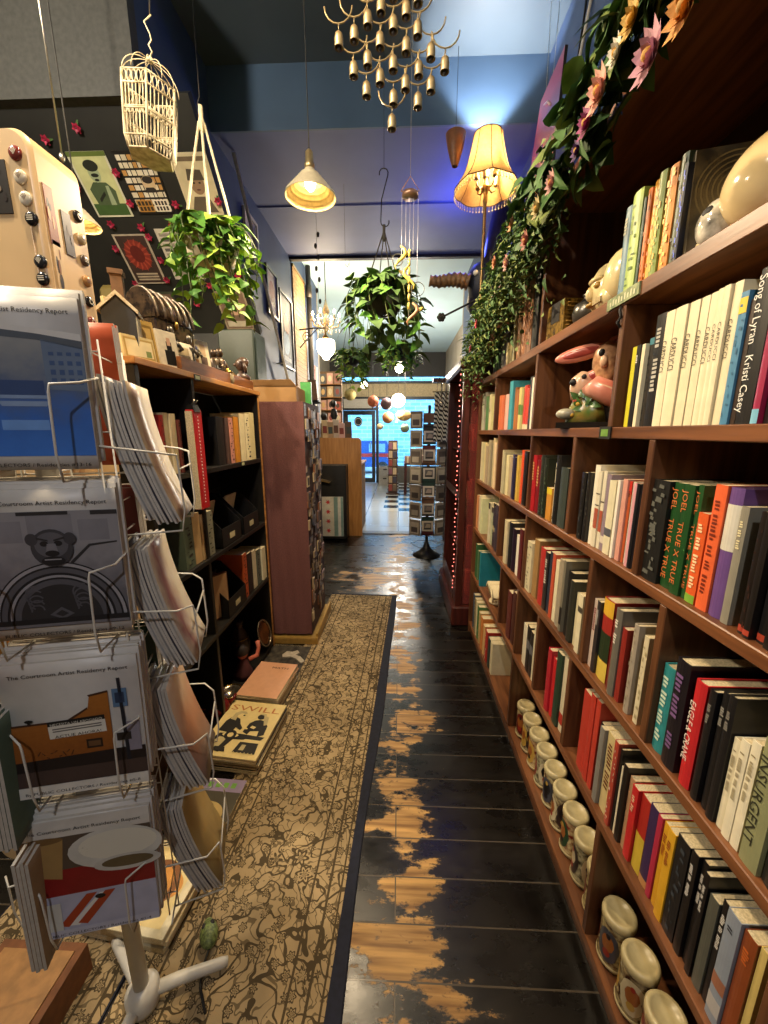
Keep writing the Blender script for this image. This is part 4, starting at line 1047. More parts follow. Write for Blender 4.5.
# ---------- floor things at the cabinet foot
SILVF = mat('silver_rim','a89c88',.22,.9)
t = thing('plate','oval silver-rimmed brown plate leaning at the end of the black unit','plate',(-.90,2.30,.085),0,rot=(R(0),R(0),0))
PT = frame((0,0,.09),(.12,.98,0),(-.25,0,.97))
b = MB(PT @ M.Diagonal((1,1.22,1,1))); b.lathe([(0,-.004),(.052,-.004),(.072,.006),(.073,.010),(.052,.002),(0,0)], mat('brown_lacquer','5a3418',.25,hex2='2a160a',scale=14), n=32); b.build('dish', t)
b = MB(PT @ M.Diagonal((1,1.22,1,1))); b.tube([(.074*math.cos(2*PI*i/32),.074*math.sin(2*PI*i/32),.008) for i in range(32)], .006, SILVF, 8, closed=True); b.build('rim', t)
t = thing('doll','pink-armed doll in dark dress slumped below the black unit','doll',(-.93,2.02,.0505))
b = MB(); b.lathe([(0,0),(.06,0),(.055,.03),(.03,.10),(.02,.12),(0,.122)], mat('dark_dress','4a2020',.8), n=16); b.build('dress', t)
b = MB(); b.ell((0,0,.155),(.035,.033,.04), mat('doll_skin','c8705a',.4), n=14,k=10); b.build('head', t)
b = MB(); b.tube([(.03,.02,.10),(.07,.05,.11),(.075,.07,.15),(.07,.075,.19)], [.014,.013,.012,.013], mat('doll_skin','c8705a'), 10); b.build('arm', t)
b = MB(); b.lathe([(.036,.15),(.038,.175),(.02,.2),(0,.203)], mat('dark_hair','241812',.7), n=14); b.build('hair', t)
t = thing('bowl','small silver bowl on the floor shelf of the black unit','bowl',(-.92,1.82,.0505))
b = MB(); b.lathe([(0,0),(.03,0),(.03,.006),(.055,.03),(.062,.045),(.059,.046),(.05,.03),(.02,.010),(0,.009)], SILVF, n=24); b.build('bowl_body', t)
b = MB(); b.tube([(.061*math.cos(2*PI*i/24),.061*math.sin(2*PI*i/24),.0455) for i in range(24)], .003, BRASS, 6, closed=True); b.build('rim', t)
t = thing('teapot','dark red teapot on the floor shelf beside the silver bowl','teapot',(-.93,1.70,.0505),R(40))
RD = mat('dark_red_glaze','6a1a18',.25)
b = MB(); b.lathe([(0,0),(.035,0),(.055,.025),(.058,.045),(.045,.07),(.025,.08),(0,.082)], RD, n=22); b.build('pot_body', t)
b = MB(); b.lathe([(.026,.08),(.02,.088),(.006,.092),(.008,.102),(0,.105)], RD, n=16); b.build('lid', t)
b = MB(); b.tube([(.05,0,.04),(.075,0,.055),(.09,0,.08)], [.013,.009,.006], RD); b.build('spout', t)
b = MB(); b.tube([(-.05,0,.06),(-.08,0,.065),(-.085,0,.04),(-.052,0,.025)], .006, RD); b.build('handle', t)
t = thing('vase','tall dark vase standing in shade below the black unit','vase',(-1.02,2.2,.0505))
b = MB(); b.lathe([(0,0),(.04,0),(.06,.05),(.065,.11),(.045,.18),(.022,.22),(.024,.25),(.03,.26),(0,.255)], mat('umber_glaze','3a2a20',.3), n=22); b.build('vase_body', t)
b = MB(); b.tube([(.055*math.cos(2*PI*i/24),.055*math.sin(2*PI*i/24),.15) for i in range(24)], .003, BRASS, 6, closed=True); b.build('band', t)

# magazine stacks on the floor
def sheet_pile(name, cx, cy, rz, w, l, n, th, topm, edge, lab, lab2, grp, art=None, z0=.0072):
    z = z0
    for k in range(n):
        jx, jy, jr = (rnd.uniform(-.006,.006), rnd.uniform(-.006,.006), rnd.uniform(-1.6,1.6)) if k < n-1 else (0,0,0)
        b = MB(); b.box((-w/2,-l/2,0),(w/2,l/2,th*.86), topm if k == n-1 else edge[k % len(edge)])
        o = b.build(name, None, (cx+jx, cy+jy, z)); o.rotation_euler = (0,0,R(rz+jr))
        p = MB(); p.box((-w/2+.001,-l/2-.0004,th*.12),(w/2+.0004,l/2-.001,th*.74), PAGEH); p.build('pages', o)
        tag(o, lab if k == n-1 else f'{lab2}, {ORD[k]} from the floor', 'magazine', grp)
        if k == n-1 and art:
            a = MB(); art(a, w, l, th*.86); a.build('cover_art', o)
        z += th
    return z
CRM = mat('cream_cover','dcc585',.5,var=.05)
def swill(a, w, l, z):
    Z = z + .0006
    a.text('SWILL', M.Translation((0,l*.40,Z)), hx('b06a34'), h=l*.105, w=w*.9)
    k = hx('1e1a14')
    g = hx('b9a878')
    def pl(pts, m, dz=.0004): a.poly([(x*w, y*l, Z+dz) for x, y in pts], m)
    # two figures at a table
    pl([(-.40,-.10),(-.38,.08),(-.33,.15),(-.26,.17),(-.16,.14),(-.10,.05),(-.02,-.02),(-.04,-.06),(-.14,-.02),(-.16,-.12)], k)
    a.disc((-.20*w,.215*l,Z+.0008),.075*w,.05*l,CRM)
    pl([(-.33,.12),(-.31,.24),(-.24,.285),(-.14,.285),(-.09,.25),(-.11,.235),(-.19,.245),(-.24,.20),(-.22,.10)], g, .0012)
    pl([(-.14,.222),(-.105,.214),(-.12,.198),(-.15,.196)], k, .0016)
    pl([(.02,-.08),(.05,.08),(.12,.14),(.20,.16),(.30,.14),(.38,.06),(.40,-.10),(.30,-.14),(.28,-.04),(.14,-.06),(.12,-.12)], k)
    a.disc((.19*w,.215*l,Z+.0008),.07*w,.05*l,k); pl([(.22,.25),(.32,.22),(.36,.08),(.31,.06),(.26,.16)], g, .0012); pl([(.13,.255),(.18,.285),(.25,.275),(.27,.24),(.2,.25)], g, .0012)
    pl([(.10,.0),(.18,-.02),(.2,.02),(.12,.04)], CRM, .0012); pl([(-.02,.02),(.08,-.02),(.06,-.04),(-.04,-.01)], CRM, .0014)
    pl([(-.48,-.40),(-.34,-.14),(.0,-.12),(.44,-.14),(.40,-.20),(-.06,-.22),(-.16,-.44)], k, .0012)
    pl([(-.42,-.38),(-.30,-.20),(-.16,-.21),(-.22,-.40)], g, .0016)
    a.disc((-.14*w,-.16*l,Z+.002),.14*w,.036*l,CRM); a.ringarc((-.14*w,-.16*l,Z+.0024),.05*w,.10*w,k,n=16)
    pl([(.06,-.42),(.09,-.25),(.40,-.25),(.43,-.42)], k, .0012); pl([(.09,-.25),(.14,-.20),(.42,-.20),(.40,-.25)], CRM, .0016); pl([(.14,-.38),(.15,-.29),(.22,-.29),(.22,-.38)], g, .0016)
    for q in range(6): pl([(.07+.06*q,-.43),(.085+.06*q,-.405),(.10+.06*q,-.43)], CRM, .002)
    pl([(-.30,-.43),(-.26,-.36),(-.10,-.36),(-.06,-.43)], k, .002)
BLK2 = [mat('magazine_edge','c9b68a',.6), mat('magazine_edge_dark','2a2620',.5), mat('magazine_edge_tan','a8906a',.5)]
sheet_pile('magazine', -.745,1.575,-6,.29,.35,7,.0115,CRM,BLK2,'cream magazine with two dark figures on its cover, top of the nearer floor pile','magazine in the nearer floor pile','magazines piled on the floor',swill)
PKC = mat('salmon_cover','cf9a74',.5,var=.04)
def mth(a, w, l, z): a.text('MATH', M.Translation((.12*w,l*.36,z+.0006)), hx('3a241c'), h=l*.055, w=w*.42)
sheet_pile('magazine', -.745,1.93,-6,.235,.31,9,.0105,PKC,[mat('salmon_edge','a87a58',.6),mat('magazine_edge','c9b68a')],'plain salmon pink magazine topping the farther floor pile','magazine in the farther floor pile','magazines piled on the floor',mth)
def lowz(a, w, l, z):
    a.poly([(-w/2,l*.3,z+.0005),(w/2,l*.3,z+.0005),(w/2,l*.5,z+.0005),(-w/2,l*.5,z+.0005)], hx('8a7a96'))
    for k in range(5): a.rect(-w*.4+k*w*.16,l*.36,-w*.4+k*w*.16+w*.1,l*.44,z+.001,hx('6a9a3c'))
    a.disc((0,-.05*l,z+.0008),.35*w,.2*l,hx('b59a5c')); a.disc((.1*w,-.3*l,z+.001),.1*w,.06*l,hx('c86a34')); a.disc((-.1*w,.0,z+.0012),.2*w,.08*l,hx('2a2a20'))
sheet_pile('magazine', -.755,1.20,-3,.21,.29,3,.008,hx('4a4436',.4),BLK2,'glossy magazine with green lettering lying in front of the cream pile','magazine under the glossy green-lettered one','magazines piled on the floor',lowz)
# books under the spinner rack
def openart(a, w, l, z):
    a.rect(-w*.42,-l*.42,w*.42,l*.42,z+.0005,hx('d8c48a')); a.disc((.1*w,0,z+.001),.3*w,.2*l,hx('c88a3a')); a.ringarc((.1*w,0,z+.0014),.05,.07,hx('7a4a1c'))
sheet_pile('picture_book', -.80,.93,-6,.29,.25,3,.022,mat('pale_book_board','d6cba8',.5),[mat('pale_book_board','d6cba8'),mat('magazine_edge','c9b68a')],'large pale picture book lying flat below the wire rack','large pale book below the top picture book','picture books on the floor',openart)
b = MB(); b.box((-1.10,.56,.0065),(-.86,.76,.10), mat('brown_carton','7a4a24',.7)); 
o = b.build('carton'); o.rotation_euler=(0,0,R(0)); tag(o,'brown cardboard carton on the rug beneath the wire rack','box')
b = MB(); b.box((-1.08,.58,.1),(-.88,.74,.104), mat('carton_tape','a87a44',.5)); b.build('top_flap', o)
# skull toy on a cord
t = thing('skull_toy','small green dotted skull toy on a black cord, lying on the rug','toy',(-.555,.83,.010),R(30))
GS = mat('green_dotted','7a8a4c',.5,hex2='3a4426',scale=140)
b = MB(); b.ell((0,0,.022),(.026,.036,.022), GS, n=18,k=12); b.build('head', t)
for q in (-1,1):
    b = MB(); b.ell((q*.011,.016,.036),(.007,.009,.006), INK, n=10,k=6); b.build('eye_socket', t)
b = MB(); b.ell((0,.032,.018),(.014,.014,.012), GS, n=12,k=8); b.build('jaw', t)
b = MB(); b.tube([(0,-.03,.02),(-.02,-.06,.008),(-.03,-.10,.006),(-.02,-.16,.006)], .0035, INK, 6); b.build('cord', t)

# ---------- rug
def rug_mat():
    m, N, L, bb = node_mat('arabesque_rug'); MATS['arabesque_rug'] = m
    tc = N.new('ShaderNodeTexCoord'); sx = N.new('ShaderNodeSeparateXYZ'); L.new(tc.outputs['Object'], sx.inputs[0])
    def mt(op, a, c=None, e=None, clamp=False):
        q = N.new('ShaderNodeMath'); q.operation = op; q.use_clamp = clamp
        for i, v in enumerate((a, c, e)):
            if v is None: continue
            if isinstance(v, (int, float)): q.inputs[i].default_value = v
            else: L.new(v, q.inputs[i])
        return q.outputs[0]
    wn = N.new('ShaderNodeTexNoise'); wn.inputs['Scale'].default_value = 7; wn.inputs['Detail'].default_value = 1
    L.new(tc.outputs['Object'], wn.inputs[0])
    wv = N.new('ShaderNodeVectorMath'); wv.operation = 'MULTIPLY_ADD'; wv.inputs[1].default_value = (.09,.09,0)
    L.new(wn.outputs['Color'], wv.inputs[0]); L.new(tc.outputs['Object'], wv.inputs[2])
    def curl(scale, wdt, off):
        mp = N.new('ShaderNodeMapping'); mp.inputs['Location'].default_value = (off, off*.7, 0); L.new(wv.outputs[0], mp.inputs[0])
        n = N.new('ShaderNodeTexNoise'); n.inputs['Scale'].default_value = scale; n.inputs['Detail'].default_value = 1.2; L.new(mp.outputs[0], n.inputs[0])
        return mt('LESS_THAN', mt('ABSOLUTE', mt('SUBTRACT', n.outputs['Fac'], .5)), wdt)
    c1 = curl(17, .024, 0); c2 = curl(30, .024, 3.1)
    def flowers(scale, r0):
        vo = N.new('ShaderNodeTexVoronoi'); vo.inputs['Scale'].default_value = scale; vo.inputs['Randomness'].default_value = .75; L.new(tc.outputs['Object'], vo.inputs[0])
        # petals: distance modulated by angle
        sub = N.new('ShaderNodeVectorMath'); sub.operation = 'SUBTRACT'; L.new(tc.outputs['Object'], sub.inputs[0]); L.new(vo.outputs['Position'], sub.inputs[1])
        s2 = N.new('ShaderNodeSeparateXYZ'); L.new(sub.outputs[0], s2.inputs[0])
        ang = mt('ARCTAN2', s2.outputs[1], s2.outputs[0])
        wob = mt('MULTIPLY', mt('COSINE', mt('MULTIPLY', ang, 6)), r0*.22)
        dd = mt('SUBTRACT', vo.outputs['Distance'], wob)
        ring = mt('LESS_THAN', mt('ABSOLUTE', mt('SUBTRACT', dd, r0)), r0*.18)
        core = mt('LESS_THAN', mt('ABSOLUTE', mt('SUBTRACT', dd, r0*.42)), r0*.13)
        inside = mt('LESS_THAN', dd, r0*1.18)
        return mt('MAXIMUM', ring, core), inside
    f1, in1 = flowers(11, .27); f2, in2 = flowers(24, .26)
    base = mt('MAXIMUM', c1, mt('MULTIPLY', c2, .75))
    pat = mt('MAXIMUM', mt('MULTIPLY', base, mt('SUBTRACT', 1.0, in1)), f1)
    pat = mt('MAXIMUM', mt('MULTIPLY', pat, mt('SUBTRACT', 1.0, mt('MULTIPLY', in2, .9))), mt('MULTIPLY', f2, mt('SUBTRACT', 1.0, in1)))
    # border lines run with the long edges
    bx = mt('ABSOLUTE', sx.outputs[0])
    l1 = mt('LESS_THAN', mt('ABSOLUTE', mt('SUBTRACT', bx, .215)), .004); l2 = mt('LESS_THAN', mt('ABSOLUTE', mt('SUBTRACT', bx, .160)), .0035)
    l3 = mt('LESS_THAN', mt('ABSOLUTE', mt('SUBTRACT', bx, .255)), .003)
    pat = mt('MAXIMUM', pat, mt('MAXIMUM', l1, mt('MAXIMUM', l2, l3)))
    big = N.new('ShaderNodeTexNoise'); big.inputs['Scale'].default_value = 3.5; big.inputs['Detail'].default_value = 6; L.new(tc.outputs['Object'], big.inputs[0])
    cr = N.new('ShaderNodeValToRGB'); cr.color_ramp.elements[0].color = lin('8f7b5a'); cr.color_ramp.elements[1].color = lin('b59d74'); cr.color_ramp.elements[0].position = .35; cr.color_ramp.elements[1].position = .66
    L.new(big.outputs['Fac'], cr.inputs[0])
    mx = N.new('ShaderNodeMix'); mx.data_type = 'RGBA'; L.new(mt('MULTIPLY', pat, .85), mx.inputs[0]); L.new(cr.outputs[0], mx.inputs[6]); mx.inputs[7].default_value = lin('2c2418')
    L.new(mx.outputs[2], bb.inputs['Base Color']); bb.inputs['Roughness'].default_value = .95; bb.inputs['Specular IOR Level'].default_value = .1
    pile = N.new('ShaderNodeTexNoise'); pile.inputs['Scale'].default_value = 500; L.new(tc.outputs['Object'], pile.inputs[0])
    bp = N.new('ShaderNodeBump'); bp.inputs['Strength'].default_value = .35; bp.inputs['Distance'].default_value = .003
    L.new(mt('SUBTRACT', pile.outputs['Fac'], mt('MULTIPLY', pat, .5)), bp.inputs['Height']); L.new(bp.outputs[0], bb.inputs['Normal'])
    return m
rg = thing('runner_rug','long beige runner rug with black arabesque flowers and a navy edge','rug',(-.402,1.68,0),R(-2.8))
NAVY = mat('navy_binding','171a2a',.9,var=.2,scale=60)
def sway(y): return .012*math.sin(y*2.3) + .008*math.sin(y*5.1+1)
b = MB(); ys = [-1.66 + 3.29*i/24 for i in range(25)]
v = b.verts([(x, y, .006) for y in ys for x in (-.30, .268)]); b.faces(v, [(2*i,2*i+1,2*i+3,2*i+2) for i in range(24)], rug_mat()); b.build('pile', rg)
b = MB(); v = b.verts([(q, y, z) for y in ys for q, z in ((.268,.0065),(.268+.045+sway(y)*.6,.0065),(.268+.049+sway(y)*.6,.0005))])
b.faces(v, [(3*i,3*i+1,3*i+4,3*i+3) for i in range(24)] + [(3*i+1,3*i+2,3*i+5,3*i+4) for i in range(24)], NAVY); b.build('navy_border', rg)
b = MB(); b.box((-.30,1.63,0),(.315,1.655,.0066), NAVY); b.build('end_binding', rg)
b = MB(); b.box((-.302,-1.66,0),(.268,1.63,.0055), NAVY); b.build('backing', rg)
ur = thing('patterned_mat','beige flowered mat beside the runner, under the wire rack','mat',(-1.01,.58,0),R(-2.8))
b = MB(); b.box((-.25,-.45,0),(.245,.42,.0052), NAVY); b.build('backing', ur)
b = MB(); b.rect(-.245,-.445,.24,.415,.0056,MATS['arabesque_rug']); b.build('pile', ur)
# second small mat
t = thing('floor_mat','small dark grey patterned mat at the foot of the fabric column','mat',(-.775,2.27,.0072),R(-2))
b = MB(); b.box((-.17,-.17,0),(.16,.15,.005), mat('grey_mat_pile','4a443a',.95,hex2='1f1c18',scale=26)); b.build('pile', t)
b = MB()
for k in range(40): b.tube([(-.168+.0083*k,.15,.003),(-.168+.0083*k+rnd.uniform(-.002,.002),.172,.001)], .0011, ROPE, 4)
b.build('fringe', t)
b = MB(); b.prism([(-.06,.02),(-.04,.06),(.0,.055),(.03,.075),(.05,.05),(.03,.02),(.07,.0),(.11,-.05),(.09,-.07),(.04,-.02),(.0,.0),(-.05,-.01)],.0,.008,mat('white_cloth','b9ae98',.8,bump=.4,scale=60))
o = b.build('glove',None,(-.72,2.28,.0125)); tag(o,'crumpled off-white cloth glove lying on the dark grey mat','glove')

# ---------- fabric-covered column with pictures
col = thing('display_column','tall column wrapped in maroon cloth with a collage of pictures on its aisle face','display',(-.78,2.73,0))
MAR = mat('maroon_cloth','6e4440',.85,var=.1,scale=160,bump=.3)
b = MB(); b.box((-.955,2.49,.07),(-.615,2.98,1.69), mat('column_core','4a3028',.8)); b.build('core', col, world=True)
b = MB(); n = 14
vs = []
for j in range(15):
    z = .075 + (1.69-.075)*j/14
    for i in range(n+1):
        x = -.958 + .347*i/n
        y = 2.484 - .003*math.sin(i*1.9+j*.7) - (.014*abs(math.sin(i*1.3+2)) if j < 2 else 0)
        vs.append((x,y,z))
q = b.verts(vs); b.faces(q, [(j*(n+1)+i, j*(n+1)+i+1, (j+1)*(n+1)+i+1, (j+1)*(n+1)+i) for j in range(14) for i in range(n)], MAR, True); b.build('cloth', col, world=True)
b = MB()
for k in range(150):
    y = rnd.uniform(2.50,2.96); z = rnd.uniform(.12,1.66); w = rnd.uniform(.03,.07); h = rnd.uniform(.04,.09)
    c = rnd.choice(['8a7350','5a4a3a','b8a078','3a3430','7a5a4a','a08a8a','6a6a70','c9b48c','4a3a2c','8a5a3c'])
    xx = -.612 + rnd.uniform(0,.010)
    if z+h > 1.68: continue
    b.box((-.614, y-w/2, z),(xx, min(2.978,y+w/2), z+h), hx(c,.5))
    b.rect(-w*.35, h*.15, w*.35, h*.85, .0004, hx(rnd.choice(['3a3028','d8c49a','6a4a3a','9a8a7a']),.5), frame((xx, y, z),(0,1,0),(0,0,1)))
b.build('picture_collage', col, world=True)
GT = mat('gold_trim','b8924a',.35,.4,var=.1)
b = MB(); b.box((-.99,2.45,.008),(-.57,3.0,.055), GT, bev=.003); b.prism([(-.99,2.45),(-.57,2.45),(-.57,3.0),(-.99,3.0)],.055,.058,GT); b.box((-.585,2.47,.055),(-.57,3.0,.085), GT, bev=.003); b.build('plinth', col, world=True)
t = thing('carton','flat brown cardboard carton on top of the maroon column','box',(-.80,2.66,1.6905),R(3))
CB = mat('cardboard','9a7444',.75,var=.08,scale=12)
b = MB(); b.box((-.20,-.14,0),(.13,.22,.10), CB, bev=.002); b.build('carton_body', t)
b = MB(); b.prism([(-.20,0),(.13,0),(.10,.04),(-.17,.035)],0,.004,CB,frame((0,-.14,.10),(1,0,0),(0,-.35,.93))); b.build('flap', t)
b = MB(); b.box((-.71,2.83,1.6905),(-.635,2.86,1.85), mat('green_plastic','2f7a3a',.4)); o = b.build('folder'); tag(o,'bright green folder standing behind the cardboard carton','folder')
b = MB(); b.box((-.708,2.8285,1.70),(-.637,2.8298,1.845), mat('green_plastic_light','3f8a44',.4)); b.build('front_sheet', o)
# ================= WIRE LITERATURE RACK =================
RX, RY, RZ = -.664, .695, R(13)
ANG = [0, PI/2+R(8), PI, PI*1.5+R(4)]; DIST = [.030,.112,.10,.11]; XO = [.012,.055,0,-.085]; FX = [-.008,.004,.001,-.025]
WIRE = mat('white_wire','d2cec2',.35,var=.04)
rack = thing('wire_rack','white wire spinner rack on a pole, its pockets filled with report booklets','rack',(RX,RY,0),RZ)
b = MB(); b.lathe([(0,.05),(.018,.05),(.018,1.66),(.012,1.67),(0,1.67)], WIRE, n=20); b.build('pole', rack)
b = MB(); b.lathe([(0,.015),(.036,.015),(.04,.03),(.04,.065),(.026,.085),(0,.085)], WIRE, n=24); b.build('hub', rack)
for k in range(3):
    a = R(12 + 120*k); c, s = math.cos(a), math.sin(a)
    b = MB(); b.tube([(.03*c,.03*s,.045),(.08*c,.08*s,.042),(.19*c,.19*s,.022),(.205*c,.205*s,.018)], [.015,.015,.013,.011], WIRE, 12); b.build('foot', rack)
def F(k):
    """frame of rack side k: x to the viewer's right of that side, y up, z outwards"""
    return M.Rotation(ANG[k],4,'Z') @ frame((0,0,0),(1,0,0),(0,0,1),(0,-1,0))
HW = .115
TIERS = {0:[1.435,1.115,.785,.425], 1:[1.315,.99,.665,.345], 2:[1.43,1.10,.77,.45], 3:[1.36,1.03,.70,.38]}
for k in range(4):
    D, xo = DIST[k], XO[k]
    b = MB(F(k))
    for x in (-HW, HW, -.04, .04): b.tube([(x+xo,.36,D-.006),(x+xo,1.66,D-.006)], .0016, WIRE, 6)
    for y in (.40,.72,1.04,1.36,1.64,.55,.88,1.20,1.50): b.tube([(xo-HW,y,D-.005),(xo+HW,y,D-.005)], .0014, WIRE, 5)
    b.build('wire_side', rack)
    for i, z in enumerate(TIERS[k]):
        b = MB(F(k)); xo = XO[k] + (FX[i] if k == 0 else 0)
        y0, y1 = z-.005, z+.14; e = D + (.072 if k == 0 else .112)
        for s in (-1, 1):
            b.tube([(xo+s*HW,y1+.02,D-.005),(xo+s*(HW-.003),y1+.006,e-.025),(xo+s*.08,y1,e),(xo+s*.078,y1-.012,e+.001),(xo+s*.075,y0+.03,e+.004),(xo+s*.075,y0-.012,e-.004),(xo+s*.075,y0-.014,D-.005)], .0021, WIRE, 6)
        b.tube([(xo-HW,y0-.012,D-.005),(xo+HW,y0-.012,D-.005)], .002, WIRE, 6)
        if k == 1: b.tube([(xo-.075,y1-.03,e+.001),(xo+.075,y1-.03,e+.001)], .0021, WIRE, 6)
        b.build('pocket', rack)

SHE = mat('booklet_edge','bcb6ac',.7,var=.07,scale=90)
def sheet(k, z, zoff, out0, bend, th, w, h, coverm, label, group, art=None, xo=0, seg=10):
    """one booklet in side k: bottom at z, back surface out0 from the axis, bulging outwards by bend at the foot"""
    T = F(k)
    b = MB(T)
    def off(t): return out0 + bend*(1-t)**1.7 - .010*t
    def yy(t): return z + zoff + h*t - abs(bend)*.25*(1-t)*0
    A = []
    for i in range(seg+1):
        t = i/seg; o_ = off(t); y = yy(t)
        A += [(xo-w/2,y,o_),(xo+w/2,y,o_),(xo+w/2,y,o_+th),(xo-w/2,y,o_+th)]
    v = b.verts(A)
    for i in range(seg):
        q = 4*i
        b.faces(v, [(q+3,q+2,q+6,q+7)], coverm, True)
        b.faces(v, [(q,q+4,q+5,q+1)], coverm, True)
        b.faces(v, [(q+1,q+5,q+6,q+2),(q,q+3,q+7,q+4)], SHE)
    b.faces(v, [(0,1,2,3),(4*seg,4*seg+3,4*seg+2,4*seg+1)], SHE)
    o = b.build('booklet', None, None)
    o.matrix_world = M.Translation((RX,RY,0)) @ M.Rotation(RZ,4,'Z')
    tag(o, label, 'booklet', group)
    if art:
        # tilt of the flat cover
        a0, a1 = off(0)+th, off(1)+th
        dirv = V((0, h, a1-a0)).normalized()
        AT = T @ frame((xo, z+zoff, a0+.0006), (1,0,0), dirv)
        m_ = MB(AT); art(m_, w, h); m_.build('cover_art', o)
    return o
def lines(m, w, y, s, hgt, wid, c=None):
    m.text(s, M.Translation((0,y,.0008)), c or hx('1c1b1d'), h=hgt, w=wid)
PALE = mat('pale_grey_cover','cfccc6',.42,var=.03)
def photo_mat(name, stops, axis=2, scale=18, amt=.25):
    m, N, L, bb = node_mat(name)
    tc = N.new('ShaderNodeTexCoord'); nz = N.new('ShaderNodeTexNoise'); nz.inputs['Scale'].default_value = scale; nz.inputs['Detail'].default_value = 5
    L.new(tc.outputs['Generated'], nz.inputs[0]); sx = N.new('ShaderNodeSeparateXYZ'); L.new(tc.outputs['Generated'], sx.inputs[0])
    ad = N.new('ShaderNodeMath'); ad.operation = 'MULTIPLY_ADD'; ad.inputs[1].default_value = amt
    L.new(nz.outputs['Fac'], ad.inputs[0]); L.new(sx.outputs[axis], ad.inputs[2])
    cr = N.new('ShaderNodeValToRGB'); e = cr.color_ramp.elements
    while len(e) < len(stops): e.new(.5)
    for q, (p_, c) in zip(e, stops): q.position = p_; q.color = lin(c)
    L.new(ad.outputs[0], cr.inputs[0]); L.new(cr.outputs[0], bb.inputs['Base Color']); bb.inputs['Roughness'].default_value = .35
    return m
P1 = photo_mat('print_blue_haze',[(.10,'3a78d0'),(.45,'2f62b0'),(.68,'4a5c7c'),(.86,'7a7f84'),(1.0,'8a8c8c')],2,7,.30)
def art1(m, w, h):
    m.rect(-w/2+.001,.024,w/2-.001,h*.80,.0003,P1)
    # dark roofline, building with windows, horizon slab
    m.poly([(-w/2+.001,h*.81,.0005),(w*.28,h*.775,.0005),(w/2-.001,h*.74,.0005),(w/2-.001,h*.80,.0005),(-w/2+.001,h*.885,.0005)], PALE)
    m.poly([(-w/2+.001,h*.80,.0006),(w*.2,h*.76,.0006),(w/2-.001,h*.715,.0006),(w/2-.001,h*.76,.0006),(w*.2,h*.795,.0006),(-w/2+.001,h*.85,.0006)], hx('4c545e'))
    B = hx('35507c'); Wn = hx('7f96b8')
    m.poly([(w*.22,h*.48,.0006),(w/2-.001,h*.47,.0006),(w/2-.001,h*.72,.0006),(w*.22,h*.765,.0006)], hx('5f7088'))
    for i in range(4):
        for j in range(4): m.rect(w*(.26+.06*i),h*(.51+.055*j),w*(.295+.06*i),h*(.545+.05*j),.0009,B)
    m.rect(-w/2+.001,h*.44,w*.2,h*.53,.0006,hx('2c4674')); m.rect(-w/2+.001,h*.425,w*.22,h*.445,.0009,Wn)
    m.poly([(-w*.1,h*.38,.0007),(w*.2,h*.38,.0007),(w*.23,h*.41,.0007),(-w*.12,h*.41,.0007)], Wn); m.rect(-w*.12,h*.24,w*.2,h*.30,.0007,hx('6a98d8'))
    lines(m, w, h*.935, 'The Courtroom Artist Residency Report', .0075, w*.86)
    lines(m, w, .011, 'PUBLIC COLLECTORS / Residencies #13-16', .006, w*.90)
STONE = photo_mat('print_grey_stone',[(.2,'48464a'),(.55,'6c6a70'),(.9,'8a888c')],2,9,.4)
